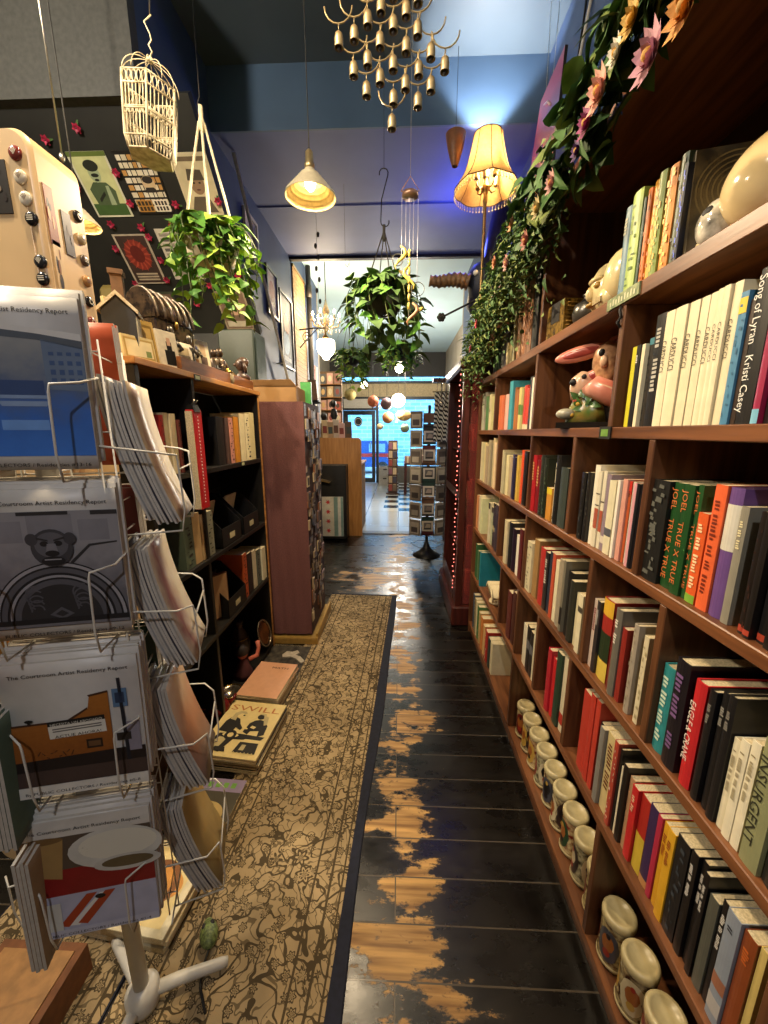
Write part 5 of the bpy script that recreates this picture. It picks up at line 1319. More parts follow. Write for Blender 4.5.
def art2(m, w, h):
    m.rect(-w/2+.001,.022,w/2-.001,h*.86,.0003,STONE)
    D, G, K, Lt = hx('2b2a2d'), hx('55545a'), hx('1d1c20'), hx('97959a')
    for x0, y0, x1, y1 in ((-.48,.66,-.2,.80),(-.16,.70,.16,.84),(.2,.66,.42,.80)): m.rect(w*x0,h*y0,w*x1,h*y1,.0005,hx('807e84'))
    m.rect(-w*.22,h*.835,w*.14,h*.858,.0008,D); m.rect(w*.30,h*.83,w*.495,h*.858,.0008,D)
    m.poly([(w*.12,h*.5,.0007),(w*.27,h*.62,.0007),(w*.47,h*.64,.0007),(w*.47,h*.65,.0007),(w*.26,h*.635,.0007),(w*.11,h*.52,.0007)], D)
    c = (0,h*.13,.0008)
    m.ringarc(c,.0,w*.5-.002,K,n=32,a0=0,a1=PI); 
    for i, (r0, r1, q) in enumerate(((.455,.48,Lt),(.40,.44,G),(.36,.38,Lt),(.30,.345,G),(0,.30,D))): m.ringarc((c[0],c[1],.0011+.0003*i), w*r0, w*r1, q, n=32, a0=0, a1=PI)
    for s in (-1,1):
        for q in range(5): m.ringarc((s*w*.17,h*.2+.008*q,.0028),w*(.04+.006*q),w*(.052+.006*q),G,n=14,a0=.3*q,a1=3.4+.5*q)
    m.poly([(-w*.09,h*.165,.003),(0,h*.13,.003),(w*.09,h*.165,.003),(0,h*.215,.003)], G); m.poly([(-w*.05,h*.168,.0033),(0,h*.148,.0033),(w*.05,h*.168,.0033),(0,h*.195,.0033)], D)
    m.rect(-w/2+.001,.024,w/2-.001,h*.13,.003,hx('6f6d72')); m.rect(-w/2+.001,.03,w/2-.001,.04,.0034,K)
    # carved beast head over the arch
    y = h*.62
    m.disc((0,y,.0032),w*.15,h*.125,hx('3c3b40')); m.disc((0,y+h*.02,.0036),w*.12,h*.085,hx('5b5a60'))
    for s in (-1,1):
        m.disc((s*w*.135,y+h*.06,.0038),w*.045,h*.04,hx('3c3b40')); m.disc((s*w*.05,y+h*.03,.004),w*.03,h*.018,K); m.poly([(s*w*.02,y+h*.055,.0042),(s*w*.1,y+h*.075,.0042),(s*w*.1,y+h*.06,.0042),(s*w*.02,y+h*.045,.0042)], D)
    m.poly([(-w*.03,y+h*.03,.0042),(w*.03,y+h*.03,.0042),(w*.045,y-h*.035,.0042),(-w*.045,y-h*.035,.0042)], hx('77757b')); m.disc((0,y-h*.035,.0045),w*.05,h*.02,K); m.disc((0,y-h*.085,.0042),w*.085,h*.03,K); m.rect(-w*.06,y-h*.08,w*.06,y-h*.072,.0046,Lt)
    lines(m, w, h*.925, 'The Courtroom Artist Residency Report', .0075, w*.86)
    lines(m, w, .011, 'PUBLIC COLLECTORS / Residencies #9-12', .0062, w*.88)
BRK = photo_mat('print_brown_brick',[(.2,'6a3c1c'),(.6,'8f5524'),(1.0,'a5682c')],2,30,.4)
def art3(m, w, h):
    m.rect(-w/2+.001,.024,w/2-.001,h*.30,.0003,hx('4a3a34')); m.rect(-w/2+.001,h*.20,w/2-.001,h*.30,.0005,hx('241a18'))
    m.poly([(-w/2+.001,h*.28,.0007),(w*.26,h*.30,.0007),(w*.26,h*.74,.0007),(w*.12,h*.72,.0007),(w*.1,h*.63,.0007),(-w*.05,h*.55,.0007),(-w/2+.001,h*.55,.0007)], BRK)
    m.poly([(w*.12,h*.72,.001),(w*.26,h*.74,.001),(w*.26,h*.755,.001),(w*.11,h*.735,.001)], hx('4a2a16')); m.poly([(-w/2,h*.55,.001),(-w*.05,h*.55,.001),(w*.1,h*.63,.001),(w*.1,h*.645,.001),(-w*.06,h*.565,.001),(-w/2,h*.565,.001)], hx('4a2a16'))
    m.disc((-w*.33,h*.585,.001),w*.03,h*.012,INK); m.rect(-w*.34,h*.56,-w*.32,h*.58,.0011,INK)
    T = M.Rotation(R(2),4,'Z')
    m.rect(-w*.18,h*.44,w*.24,h*.56,.0011,hx('e0dccf'),T); m.rect(-w*.18,h*.535,w*.24,h*.57,.0013,INK,T)
    m.text('NECESITA UN ABOGADO', T @ M.Translation((w*.03,h*.552,.0017)), INKW, h=.005, w=w*.38)
    m.text('ACTUE AHORA!', T @ M.Translation((w*.03,h*.462,.0017)), INK, h=.006, w=w*.34)
    for q in range(2): m.rect(-w*.15,h*(.488+.018*q),w*.21,h*(.497+.018*q),.0015,hx('6a645c'),T)
    m.rect(w*.06,h*.33,w*.18,h*.40,.0011,hx('2a1a10')); m.rect(w*.075,h*.345,w*.165,h*.385,.0013,hx('6a4a2c'))
    for q in range(9): m.tube([(-w*.3+q*w*.03,h*.32+.006*math.sin(q*2.2),.0012),(-w*.28+q*w*.03,h*.32+.008*math.cos(q*1.7),.0012)],.0007,hx('3a1c10'),4)
    m.poly([(w*.35,h*.2,.0011),(w*.38,h*.2,.0011),(w*.36,h*.84,.0011),(w*.335,h*.84,.0011)], hx('1a1c26')); m.rect(w*.29,h*.62,w*.40,h*.76,.0009,hx('5a7a9c')); m.rect(w*.31,h*.65,w*.38,h*.73,.0011,hx('2c3c58'))
    m.rect(w*.36,h*.27,w*.47,h*.50,.0009,hx('8a8490')); m.rect(w*.29,h*.36,w*.40,h*.42,.0013,hx('2a2420'))
    m.rect(-w/2+.001,.0,w/2-.001,.024,.0014,hx('dedad0'))
    lines(m, w, h*.925, 'The Courtroom Artist Residency Report', .0075, w*.86)
    m.text('By PUBLIC COLLECTORS / Residencies #5-8', M.Translation((0,.0115,.002)), hx('1c1b1d'), h=.006, w=w*.86)
SAL = photo_mat('print_salad',[(.3,'5a6048'),(.5,'a8a89a'),(.62,'7a806a'),(.8,'d8d4c4')],0,40,.9)
def art4(m, w, h):
    m.rect(-w/2+.001,.0,w/2-.001,h*.40,.0003,hx('b4b6cc')); m.rect(-w/2+.001,h*.36,w/2-.001,h*.60,.0005,hx('8a1a18')); m.rect(-w/2+.001,h*.58,w/2-.001,h*.86,.0006,hx('584a3c'))
    m.lathe([(0,0),(0.001,0)],INK) if False else None
    m.poly([(-w*.46,h*.56,.001),(-w*.20,h*.50,.001),(-w*.16,h*.84,.001),(-w*.47,h*.84,.001)], hx('a48450')); m.disc((-w*.315,h*.835,.0012),w*.155,h*.028,hx('7a5c34'))
    m.disc((w*.22,h*.70,.001),w*.36,h*.17,hx('cfcdc4')); m.disc((w*.24,h*.725,.0013),w*.30,h*.12,SAL)
    m.disc((w*.3,h*.56,.0016),w*.26,h*.07,hx('c6c3ba')); m.disc((w*.3,h*.565,.0019),w*.2,h*.045,hx('6a5a3c'))
    for x in (-.12,.02): m.poly([(w*(x-.15),h*.10,.0012),(w*(x-.08),h*.08,.0012),(w*(x+.16),h*.34,.0012),(w*(x+.08),h*.34,.0012)], hx('a8401c'))
    m.poly([(w*-.20,h*.09,.001),(w*-.12,h*.08,.001),(w*.12,h*.33,.001),(w*.06,h*.33,.001)], hx('e4e2de')); m.disc((w*.06,h*.30,.0014),w*.04,h*.02,INK)
    m.rect(-w/2+.001,h*.0,-w*.24,h*.30,.0014,hx('d4d4cc'))
    m.rect(-w/2+.001,.0,w/2-.001,.018,.0016,hx('c0c2d4'))
    m.rect(-w/2+.001,h*.855,w/2-.001,h-.001,.0008,hx('d0ccc4'))
    m.text('The Courtroom Artist Residency Report', M.Translation((0,h*.925,.002)), hx('1c1b1d'), h=.0075, w=w*.86)
    m.text('By PUBLIC COLLECTORS / Residencies #1-4', M.Translation((0,.009,.0022)), hx('1c1b1d'), h=.006, w=w*.86)
BW_, BH_ = .222, .284
WT = [.222,.228,.240,.256]
ARTS = [(art1,'report booklet with a hazy blue skyline cover, top pocket of the wire rack','blue skyline'),(art2,'report booklet with a grey carved stone arch on its cover, second pocket','stone arch'),(art3,'report booklet with a brown brick building and banner on its cover, third pocket','brown building'),(art4,'report booklet with a plate of salad and red cloth on its cover, lowest pocket','salad plate')]
for i, z in enumerate(TIERS[0]):
    nb = [3,3,6,6][i]; ben = [.0,.0,.006,.012][i]
    for q in range(nb):
        sheet(0, z, .004+rnd.uniform(0,.006)+.0035*(nb-q), DIST[0]+.0066*q, ben, .0058, WT[i], BH_, PALE, f'booklet tucked behind the {ARTS[i][2]} cover, {ORD[q]} from the back', 'spare copies behind the front booklets', xo=XO[0]+FX[i]+.004*(q%2))
    sheet(0, z, .0, DIST[0]+.0066*nb, ben, .0060, WT[i], BH_, PALE, ARTS[i][1], 'report booklets facing the aisle', ARTS[i][0], xo=XO[0]+FX[i])
RC = [('d9c9a8','cream'),('cdb9a0','buff'),('a58a70','tan'),('b07a58','terracotta')]
COVX = [photo_mat('print_side_a',[(.2,'c9b28c'),(.5,'8a6a5a'),(.9,'d8cdb4')],1,6,.5),photo_mat('print_side_b',[(.2,'d0c0a0'),(.55,'9a6a6a'),(.9,'d8ccb4')],1,5,.5),photo_mat('print_side_c',[(.2,'7a6a60'),(.6,'c58a66'),(.95,'d8b898')],2,4,.3),photo_mat('print_side_d',[(.2,'8a7448'),(.6,'b0945c'),(.95,'9a7a44')],2,5,.4)]
SIDEN = ['sketch-covered','mauve-figured','peach-clouded','golden mottled']
for i, z in enumerate(TIERS[1]):
    nb = 8
    for q in range(nb):
        last = q == nb-1
        sheet(1, z, .004*(q%2)+(.010 if q < 2 else 0), DIST[1]+.0066*q, [.056,.056,.052,.056][i]*(.9+.02*q), .0046, .165, .275, COVX[i] if last else mat('magazine_side_%d' % (q%3), ['b9b4ae','4a4650','98938e'][q%3], .4, var=.05), f'{SIDEN[i]} curved booklet facing the cabinet, front of its pocket' if last else f'bent booklet behind the {SIDEN[i]} one, {ORD[q]} from the back', 'bent booklets in the side pockets', xo=XO[1])
for k in (2, 3):
    for i, z in enumerate(TIERS[k]):
        nb = 4
        for q in range(nb):
            cm = {2:[hx('c95a34',.4),hx('7a3a34',.4),hx('2f4a34',.4),hx('6a4a34',.4)],3:[hx('8a7a5a',.4),hx('c98a34',.4),hx('4a5a4a',.4),hx('8a6a4a',.4)]}[k][i]
            nm = {2:['orange','maroon','dark green','brown'],3:['olive tan','amber','grey-green','umber']}[k][i]
            def art_back(m, w, h, i=i, k=k):
                m.rect(-w*.44,h*.05,w*.44,h*.95,.0004,hx({2:['d0623c','6a3432','2c4630','5a4030'],3:['9a8a64','d09a44','56665a','7a5c40']}[k][i],.4))
                if k == 2 and i == 0:
                    m.text('ar', M.Translation((w*.2,h*.75,.001)), INK, h=.05, w=w*.34); m.text('al', M.Translation((w*.2,h*.5,.001)), INK, h=.05, w=w*.3)
                if k == 2 and i == 1:
                    m.text('ar', M.Translation((w*.2,h*.8,.001)), hx('b09a7a'), h=.04, w=w*.34)
            sheet(k, z, .006*(q%2), DIST[k]+.007*q, .0, .006, .21, .28, cm, f'{nm} booklet on the far side of the wire rack, {ORD[q]} from the pole', 'booklets on the far sides of the wire rack', art_back if q == nb-1 else None)
# orange poster-booklet standing behind the rack, seen past it
# ================= CREAM METAL CABINET WITH BADGES =================
cb = thing('metal_cabinet','cream enamelled metal cabinet with rounded corners, covered in badges and magnets','cabinet',(-1.11,1.07,0))
def rounded(x0, x1, z0, z1, r, n=6):
    P = []
    for cx, cz, a in ((x1-r,z1-r,0),(x0+r,z1-r,90),(x0+r,z0+r,180),(x1-r,z0+r,270)):
        for i in range(n+1):
            q = R(a+90*i/n); P.append((cx+r*math.cos(q), cz+r*math.sin(q)))
    return P
Tc = frame((-.86,0,0),(1,0,0),(0,0,1))   # z axis = -Y
b = MB(Tc)
outer = rounded(-.52,0,.03,2.19,.045)
b.prism(outer, -1.14, -1.012, CREAM, smooth=False)
inner = [(x*1, z) for x, z in rounded(-.512,-.008,.038,2.182,.042)]
n = len(outer)
v = b.verts([(x,z,-1.012) for x,z in outer] + [(x,z,-1.0) for x,z in inner])
b.faces(v, [(i,(i+1)%n,n+(i+1)%n,n+i) for i in range(n)], CREAM, True); b.faces(v, [tuple(range(n,2*n))], CREAM)
b.build('cabinet_body', cb, world=True)
b = MB(); b.tube([(-.885,.9995,2.06),(-.885,.9995,1.2)], .0014, mat('seam_brown','8a6a44',.5), 5); b.build('door_seam', cb, world=True)  # thin brown line along the door seam
BADG = [(-.829,2.105,'7a3028','maroon badge'),(-.826,2.03,'d8cbb0','white badge with a red ring'),(-.822,1.965,'d8d0b8','pale badge with a dark leaf'),(-.818,1.905,'1c1a1c','black badge with white type'),
        (-.817,1.80,'23262a','black badge with grey type'),(-.818,1.753,'1b1b1e','black badge with grey crescent'),(-.818,1.70,'c84a30','red spiral badge'),(-.820,1.655,'2a2620','black and yellow triangle badge'),(-.812,1.61,'2c2038','dark violet badge')]
# positions measured on the front face (x relative to shop), placed on the face plane
def badge(x, y, z, c, lab, face='front', r=.0155):
    T = frame((x,y,z),(1,0,0),(0,0,1)) if face == 'front' else frame((x,y,z),(0,1,0),(0,0,1))
    t = thing('badge', lab, 'badge', (x,y,z), 0, 'badges on the cream cabinet')
    b = MB(T); b.lathe([(0,-.001),(r,-.001),(r,.002),(r*.9,.0045),(r*.6,.006),(0,.0068)], hx(c,.2), n=20); b.build('badge_disc', t, world=True)
    b = MB(T); ic = hx('e4dcc4' if int(c[:2],16) < 150 else '4a2a24', .3)
    kind = rnd.randrange(3)
    if kind == 0:
        for k in range(3): b.rect(-r*.5,r*(.25-.28*k),r*.5,r*(.38-.28*k),.0072,ic)
    elif kind == 1: b.ringarc((0,0,.0072),r*.35,r*.5,ic,n=16)
    else:
        for k in range(5): a = R(50+20*k); b.poly([(0,-r*.4,.0072),(r*.7*math.cos(a)+.0008,-r*.4+r*.95*math.sin(a),.0072),(r*.7*math.cos(a)-.0012,-r*.4+r*.95*math.sin(a),.0072)], ic)
    b.build('badge_print', t, world=True)
fx = [-.893,-.890,-.886,-.880,-.876,-.877,-.876,-.874,-.868]
fz = [2.132,2.084,2.040,1.998,1.906,1.868,1.826,1.786,1.742]
for i, (q, x, z) in enumerate(zip(BADG, fx, fz)): badge(x, .9995, z, q[2], f'{q[3]}, {ORD[i]} down the front column of the cream cabinet')
def magnet(x, y, z, w, h, c, c2, lab, face, ang=0):
    T = (frame((x,y,z),(1,0,0),(0,0,1)) if face == 'front' else frame((x,y,z),(0,1,0),(0,0,1))) @ M.Rotation(R(ang),4,'Z')
    b = MB(T); b.prism([(-w/2,-h/2),(w/2,-h/2),(w/2,h/2),(-w/2,h/2)],-.0006,.002,hx(c,.35))
    o = b.build('magnet'); tag(o, lab, 'magnet', 'magnets and stickers on the cream cabinet')
    b = MB(T)
    for k in range(4): b.disc((rnd.uniform(-.3,.3)*w,rnd.uniform(-.35,.35)*h,.0022+.0002*k),w*rnd.uniform(.08,.2),h*rnd.uniform(.06,.16),hx(c2 if k%2 else '2a2220',.35),n=12)
    b.build('magnet_print', o)
magnet(-.945,.9995,2.065,.045,.11,'2a2622','8a7a64','black card magnet at the upper edge of the cream cabinet front','front')
magnet(-.918,.9995,1.795,.075,.062,'1f1c1a','c9a88a','black magnet with a pale mask face on the cream cabinet front','front',-2)
SX = -.8595
for y, z, w, h, c, c2, lab, ang in [(1.045,2.02,.045,.13,'8a4a34','d8a074','tall rust picture magnet on the cabinet side',0),(1.12,2.00,.05,.10,'25221f','6a5a4a','black paisley magnet on the cabinet side',0),(1.05,1.90,.05,.13,'d6b98a','8a5a34','cream oval sticker with brown figure on the cabinet side',0),(1.075,1.815,.045,.09,'231f1e','b0a08a','black diamond-shaped magnet on the cabinet side',35),(1.14,1.80,.04,.10,'3a3c4c','7a7a88','slate blue magnet on the cabinet side',25),(1.065,1.72,.05,.12,'dcc08e','9a6a3a','cream curled sticker low on the cabinet side',0),(1.14,1.69,.035,.08,'b98a64','5a3a2c','tan oval magnet low on the cabinet side',15),(1.19,1.70,.03,.08,'6a5648','2a2220','brown oval magnet low on the cabinet side edge',10)]:
    magnet(SX, 1.005+(y-1.0)*.6, z, w*.55, h, c, c2, lab, 'side', ang)
for k in range(11): badge(SX+.001, 1.117+.003*math.sin(k), 2.06-.052*k, ['2a2622','c9b48c','5a4a40','b88a54','1f1d1c','7a3a30'][k%6], f'{["black","cream","grey-brown","amber","jet black","brick red"][k%6]} badge, {ORD[k]} down the far edge of the cabinet side', 'side', .014)

# ================= POSTERS AND FLOWERS ON THE STAIR SLOPE =================
def sframe(x, s, h): return frame(slope(x, s, h), (1,0,0), tuple(-SLD), None)
def poster(x0, x1, s0, s1, bg, lab, art):
    w, h = x1-x0, s1-s0
    T = sframe((x0+x1)/2, s1, .003)
    b = MB(T); b.prism([(-w/2,0),(w/2,0),(w/2,h),(-w/2,h)],-.0015,.0015,hx(bg,.45)); o = b.build('poster'); tag(o, lab, 'poster', 'posters on the black slope')
    b = MB(T); art(b, w, h); b.build('print', o)
def pa1(m, w, h):
    m.rect(-w*.45,h*.03,w*.45,h*.97,.0018,hx('c2c48c')); m.rect(-w*.45,h*.03,w*.45,h*.22,.002,hx('3f5a2c')); m.rect(-w*.5,h*.93,w*.5,h,.002,hx('5a6a2c'))
    G, D, Lt = hx('4a5a3c'), hx('22261c'), hx('9aa884')
    m.poly([(-w*.3,h*.2,.0022),(-w*.34,h*.45,.0022),(-w*.16,h*.56,.0022),(w*.18,h*.55,.0022),(w*.34,h*.42,.0022),(w*.28,h*.2,.0022)], G)
    m.disc((-.02*w,h*.68,.0024),w*.15,h*.13,Lt); m.disc((-.02*w,h*.80,.0026),w*.19,h*.085,D); m.disc((-.02*w,h*.66,.0028),w*.10,h*.03,D); m.disc((-.02*w,h*.59,.0028),w*.06,h*.02,D)
    m.poly([(w*.05,h*.2,.0024),(w*.12,h*.5,.0024),(w*.2,h*.5,.0024),(w*.2,h*.2,.0024)], Lt); m.poly([(-w*.2,h*.3,.0026),(w*.02,h*.42,.0026),(w*.02,h*.36,.0026),(-w*.2,h*.24,.0026)], D)
def blocks(m, w, h, cols, nr=7, bg=None):
    y = .04
    for r in range(nr):
        hh = .92/nr; x = -.46
        while x < .42:
            lw = rnd.uniform(.06,.16)
            m.rect(w*x, h*(y+.012), w*min(.46,x+lw), h*(y+hh-.02), .002+.0001*r, hx(rnd.choice(cols)))
            x += lw+.025
        y += hh
def pa2(m, w, h):
    blocks(m, w, h, ['d8ccb0','c9bfa4','b98a4a','d8d0bc'], 8); m.disc((w*.12,h*.5,.0032),w*.17,h*.13,hx('c9b08a')); m.disc((w*.12,h*.56,.0034),w*.14,h*.06,hx('2a2420')); m.poly([(-w*.05,h*.36,.0036),(w*.3,h*.36,.0036),(w*.22,h*.44,.0036),(0,h*.44,.0036)], hx('2a2420'))
    m.rect(-w*.44,h*.04,0,h*.24,.0034,hx('a87a34')); m.rect(.03*w,h*.04,w*.44,h*.24,.0034,hx('ded6c4'))
    for r in range(2):
        for c in range(4): m.rect(w*(-.4+.1*c),h*(.06+.09*r),w*(-.33+.1*c),h*(.13+.09*r),.0038,hx('2a2018')); m.rect(w*(.07+.09*c),h*(.06+.09*r),w*(.13+.09*c),h*(.13+.09*r),.0038,hx('2a2420'))
def pa3(m, w, h):
    m.rect(-w*.46,h*.03,w*.46,h*.97,.0018,hx('c3b592')); m.rect(-w*.4,h*.87,w*.4,h*.94,.0022,hx('6a5a44'))
    m.disc((0,h*.52,.0022),w*.2,h*.17,hx('8a6f54')); m.poly([(-w*.24,h*.58,.0024),(w*.24,h*.58,.0024),(w*.2,h*.74,.0024),(-w*.18,h*.76,.0024)], hx('4a4034')); m.poly([(-w*.38,h*.05,.0022),(-w*.2,h*.32,.0022),(w*.2,h*.32,.0022),(w*.38,h*.05,.0022)], hx('5a4f40'))
    for s in (-1,1): m.disc((s*w*.08,h*.54,.0026),w*.035,h*.014,INK)
    m.disc((0,h*.43,.0026),w*.06,h*.014,hx('5a3a30'))
def pa4(m, w, h):
    m.rect(-w*.44,h*.03,w*.44,h*.97,.0018,hx('3a2a24')); m.disc((0,h*.6,.002),w*.36,h*.30,hx('7a2a1e'))
    for k in range(14): a = 2*PI*k/14; m.poly([(0,h*.6,.0022),(w*.42*math.cos(a),h*.6+h*.33*math.sin(a),.0022),(w*.3*math.cos(a+.2),h*.6+h*.24*math.sin(a+.2),.0022)], hx('9a4030'))
    m.disc((0,h*.62,.0026),w*.2,h*.17,hx('5a1c16'))
    for r in range(3): m.rect(-w*.34,h*(.08+.06*r),w*.34,h*(.115+.06*r),.0024,hx('a89a84'))
def pa5(m, w, h):
    for r in range(9): m.rect(-w*.42,h*(.86-.095*r),w*(.42 if r%3 else .2),h*(.92-.095*r),.002,hx('5c5854' if r%2 else '8a8478'))
def pa6(m, w, h):
    m.rect(-w*.44,h*.05,w*.44,h*.95,.0018,hx('6a5648')); m.disc((0,h*.6,.002),w*.25,h*.2,hx('b09078')); m.rect(-w*.4,h*.1,w*.4,h*.25,.002,hx('a8a08c'))
poster(-1.836,-1.618,.07,.365,'cfcdb4','poster of a grinning bearded figure in green robes, tacked on the black slope',pa1)
poster(-1.575,-1.360,.07,.355,'1b1916','black poster crowded with pale and gold lettering around a face',pa2)
poster(-1.265,-1.06,.085,.367,'c8bb9c','sepia poster of a person in a soft cap on the black slope',pa3)
poster(-1.815,-1.60,.455,.745,'a89c88','framed dark poster with a burst of red petals',pa4)
poster(-1.53,-1.32,.43,.72,'bdb6a6','pale poster of stacked grey text lines beside the hanging plant',pa5)
poster(-1.30,-1.09,.80,1.08,'8a7c68','brown poster low on the slope beneath the trailing plant',pa6)
poster(-1.83,-1.60,.80,1.08,'3c4436','dim green poster behind the ornament house',pa6)
RED = mat('red_silk','b02044',.6,hex2='7a1430',scale=60)
FPX = [(-1.90,.02),(-1.70,-.02),(-1.87,.22),(-1.60,.16),(-1.60,.30),(-1.78,.40),(-1.33,.31),(-1.60,.42),(-1.40,.41),(-1.58,.47),(-1.83,.53),(-1.57,.60),(-1.82,.74),(-1.59,.72),(-1.07,.30),(-1.07,.48),(-1.31,.76),(-1.09,.70),(-1.62,.86),(-1.45,.88),(-1.09,.94),(-1.08,.60)]
for i, (x, s) in enumerate(FPX):
    t = thing('silk_flower', f'small red silk flower pinned on the black slope, {ORD[i]} from the upper corner', 'flower', slope(x, s, .002), 0, 'red silk flowers on the slope')
    T = sframe(x, s, .004)
    b = MB(T)
    for ring in range(2):
        for k in range(6 - ring):
            a = 2*PI*(k+.5*ring)/(6-ring); b.leaf((0,0,.004+.004*ring),(math.cos(a),math.sin(a),.35+.4*ring),(0,0,1),.026*(1-.3*ring),.022,RED,fold=.15,droop=.1)
    b.build('petals', t, world=True)
    b = MB(T); b.ell((0,0,.010),(.005,.005,.005), hx('5a0f22'), n=8,k=6); b.build('centre', t, world=True)
    b = MB(T); b.leaf((0,0,.001),(math.cos(i),math.sin(i),.05),(0,0,1),.04,.016,SILK); b.build('leaf', t, world=True)

# ================= HANGING THINGS =================
def cord(b, p0, p1, r=.0018, m=None): b.tube([p0, p1], r, m or DARKM, 6)
# aluminium dome pendant lamps
ALU = mat('spun_aluminium','d6ccb2',.3,.45,var=.06)
LINING = mat('lamp_lining','9c8456',.5)
BULB = mat('lit_bulb','fff0c8',.4,emit=('ffdf9e',38))
def dome_lamp(x, y, z, ztop, lab, s=1.0, energy=40, tint=(1,.78,.50)):
    t = thing('pendant_lamp', lab, 'lamp', (x,y,z), 0)
    b = MB(M.Scale(s,4))
    prof = [(.135,0)]
    for k in range(6):
        r0 = .135 - .016*k; z0 = .018*k
        prof += [(r0-.003,z0+.004),(r0-.004,z0+.014),(r0-.012-.002*k,z0+.018)]
    prof += [(.030,.118),(.024,.135),(.024,.15)]
    inner = [(r-.003, zz-.001) for r, zz in reversed(prof)]
    b.lathe(prof + [(*q, LINING) for q in inner] + [prof[0]], ALU, n=36); b.build('shade', t)
    b = MB(M.Scale(s,4)); b.lathe([(0,.215),(.012,.215),(.02,.205),(.022,.16),(.027,.15),(.027,.125),(0,.125)], mat('lamp_socket','b3a078',.35,.8), n=18); b.build('socket', t)
    b = MB(M.Scale(s,4)); b.lathe([(0,.030),(.014,.034),(.026,.050),(.029,.066),(.022,.09),(.013,.11),(.012,.125)], BULB, n=18); b.build('bulb', t)
    b = MB(); cord(b,(0,0,.21*s),(0,0,ztop-z),.0028, mat('grey_cord','4a4844',.6)); b.build('cord', t)
    l = bpy.data.lights.new('pendant_light','SPOT'); l.energy = energy; l.color = tint; l.shadow_soft_size = .03; l.spot_size = R(172); l.spot_blend = .15
    lo = bpy.data.objects.new('pendant_light', l); COL.objects.link(lo); lo.location = (x,y,z+.004*s)
    return t
dome_lamp(-.445,2.14,2.632,3.868,'ribbed aluminium dome lamp hanging lit over the aisle',.93,70)
dome_lamp(-1.475,1.93,2.43,3.868,'smaller aluminium dome lamp hanging lit behind the cream cabinet',.62,26)
dome_lamp(-.62,.84,3.12,3.868,'aluminium dome lamp hanging over the wire rack',1.0,75)
t = thing('added_ceiling_lamp','added bare-bulb fill lamp, out of view over the alcove behind the cream cabinet','lamp',(-1.85,.7,3.868))  # added lamp out of view, brightens the ceiling and alcove
b = MB(); b.lathe([(0,0),(.09,0),(.085,-.03),(.03,-.05),(.012,-.06),(.012,-.44),(.035,-.46),(.035,-.49),(0,-.49)], BRASS, n=24); b.build('base', t)
b = MB(); b.lathe([(.02,-.485),(.045,-.52),(.06,-.57),(.045,-.615),(0,-.635)], BULB, n=20); b.build('bulb', t)
l = bpy.data.lights.new('added_ceiling_fill','POINT'); l.energy = 95; l.color = (1,.88,.72); l.shadow_soft_size = .08
lo = bpy.data.objects.new('added_ceiling_fill', l); COL.objects.link(lo); lo.location = (-1.85,.7,3.17)

dome_lamp(-.15,-1.05,3.1,3.868,'added aluminium dome fill lamp, unseen at the very back of the shop',1.0,40,(.95,.95,1))  # added cool fill behind the camera for the booklet fronts
# brass bell mobile
t = thing('bell_mobile','hanging mobile of small brass bells on scalloped wire arcs','mobile',(-.035,1.38,2.5))
OLDB = mat('aged_brass','b8a67e',.4,.35,hex2='6a5636',scale=30)
WIREB = mat('bronze_wire','a08c62',.4,.4)
g0 = (-.033,1.38)
GR = [(-0.187,2.654),(-0.141,2.668),(-0.144,2.582),(-0.101,2.702),(-0.102,2.606),(-0.106,2.531),(-0.062,2.732),(-0.065,2.65),(-0.065,2.561),(-0.026,2.688),(-0.026,2.593),(-0.025,2.508),(-0.029,2.446),(0.011,2.72),(0.012,2.635),(0.011,2.544),(0.045,2.673),(0.05,2.577),(0.049,2.499),(0.085,2.619),(0.087,2.538),(0.127,2.586),(-0.026,2.765),(-0.101,2.78),(0.045,2.75)]
def bell_mesh():
    b = MB(); b.lathe([(0,0),(.004,0),(.011,-.007),(.0135,-.019),(.0125,-.033),(.014,-.040),(.013,-.041),(.010,-.033),(.009,-.016),(0,-.005)], OLDB, n=14); return b
for i, (x, z) in enumerate(GR):
    bm_ = bell_mesh(); o = bm_.build('bell', t); o.location = (x+.035, .0, z-2.5)
    c = MB(); c.ell((0,0,-.040),(.006,.006,.008), mat('clapper_dark','2a2016',.5), n=8,k=6); q = c.build('clapper', o)
b = MB()
for x, z in GR:
    b.tube([(x+.035,0,z-2.5),(x+.035,0,z-2.5+.018)], .0012, WIREB, 5)
    b.tube([(x+.035+.041*math.cos(PI+PI*k/8),0,z-2.5+.018+.041+.041*math.sin(PI+PI*k/8)) for k in range(9)], .0022, WIREB, 6)
b.build('wire_arcs', t)
b = MB(); cord(b,(0,0,.36),(0,0,1.368),.0016,WIREB); b.tube([(-.066,0,.30),(0,0,.37),(.08,0,.27)],.0016,WIREB,6); b.build('hanger', t)

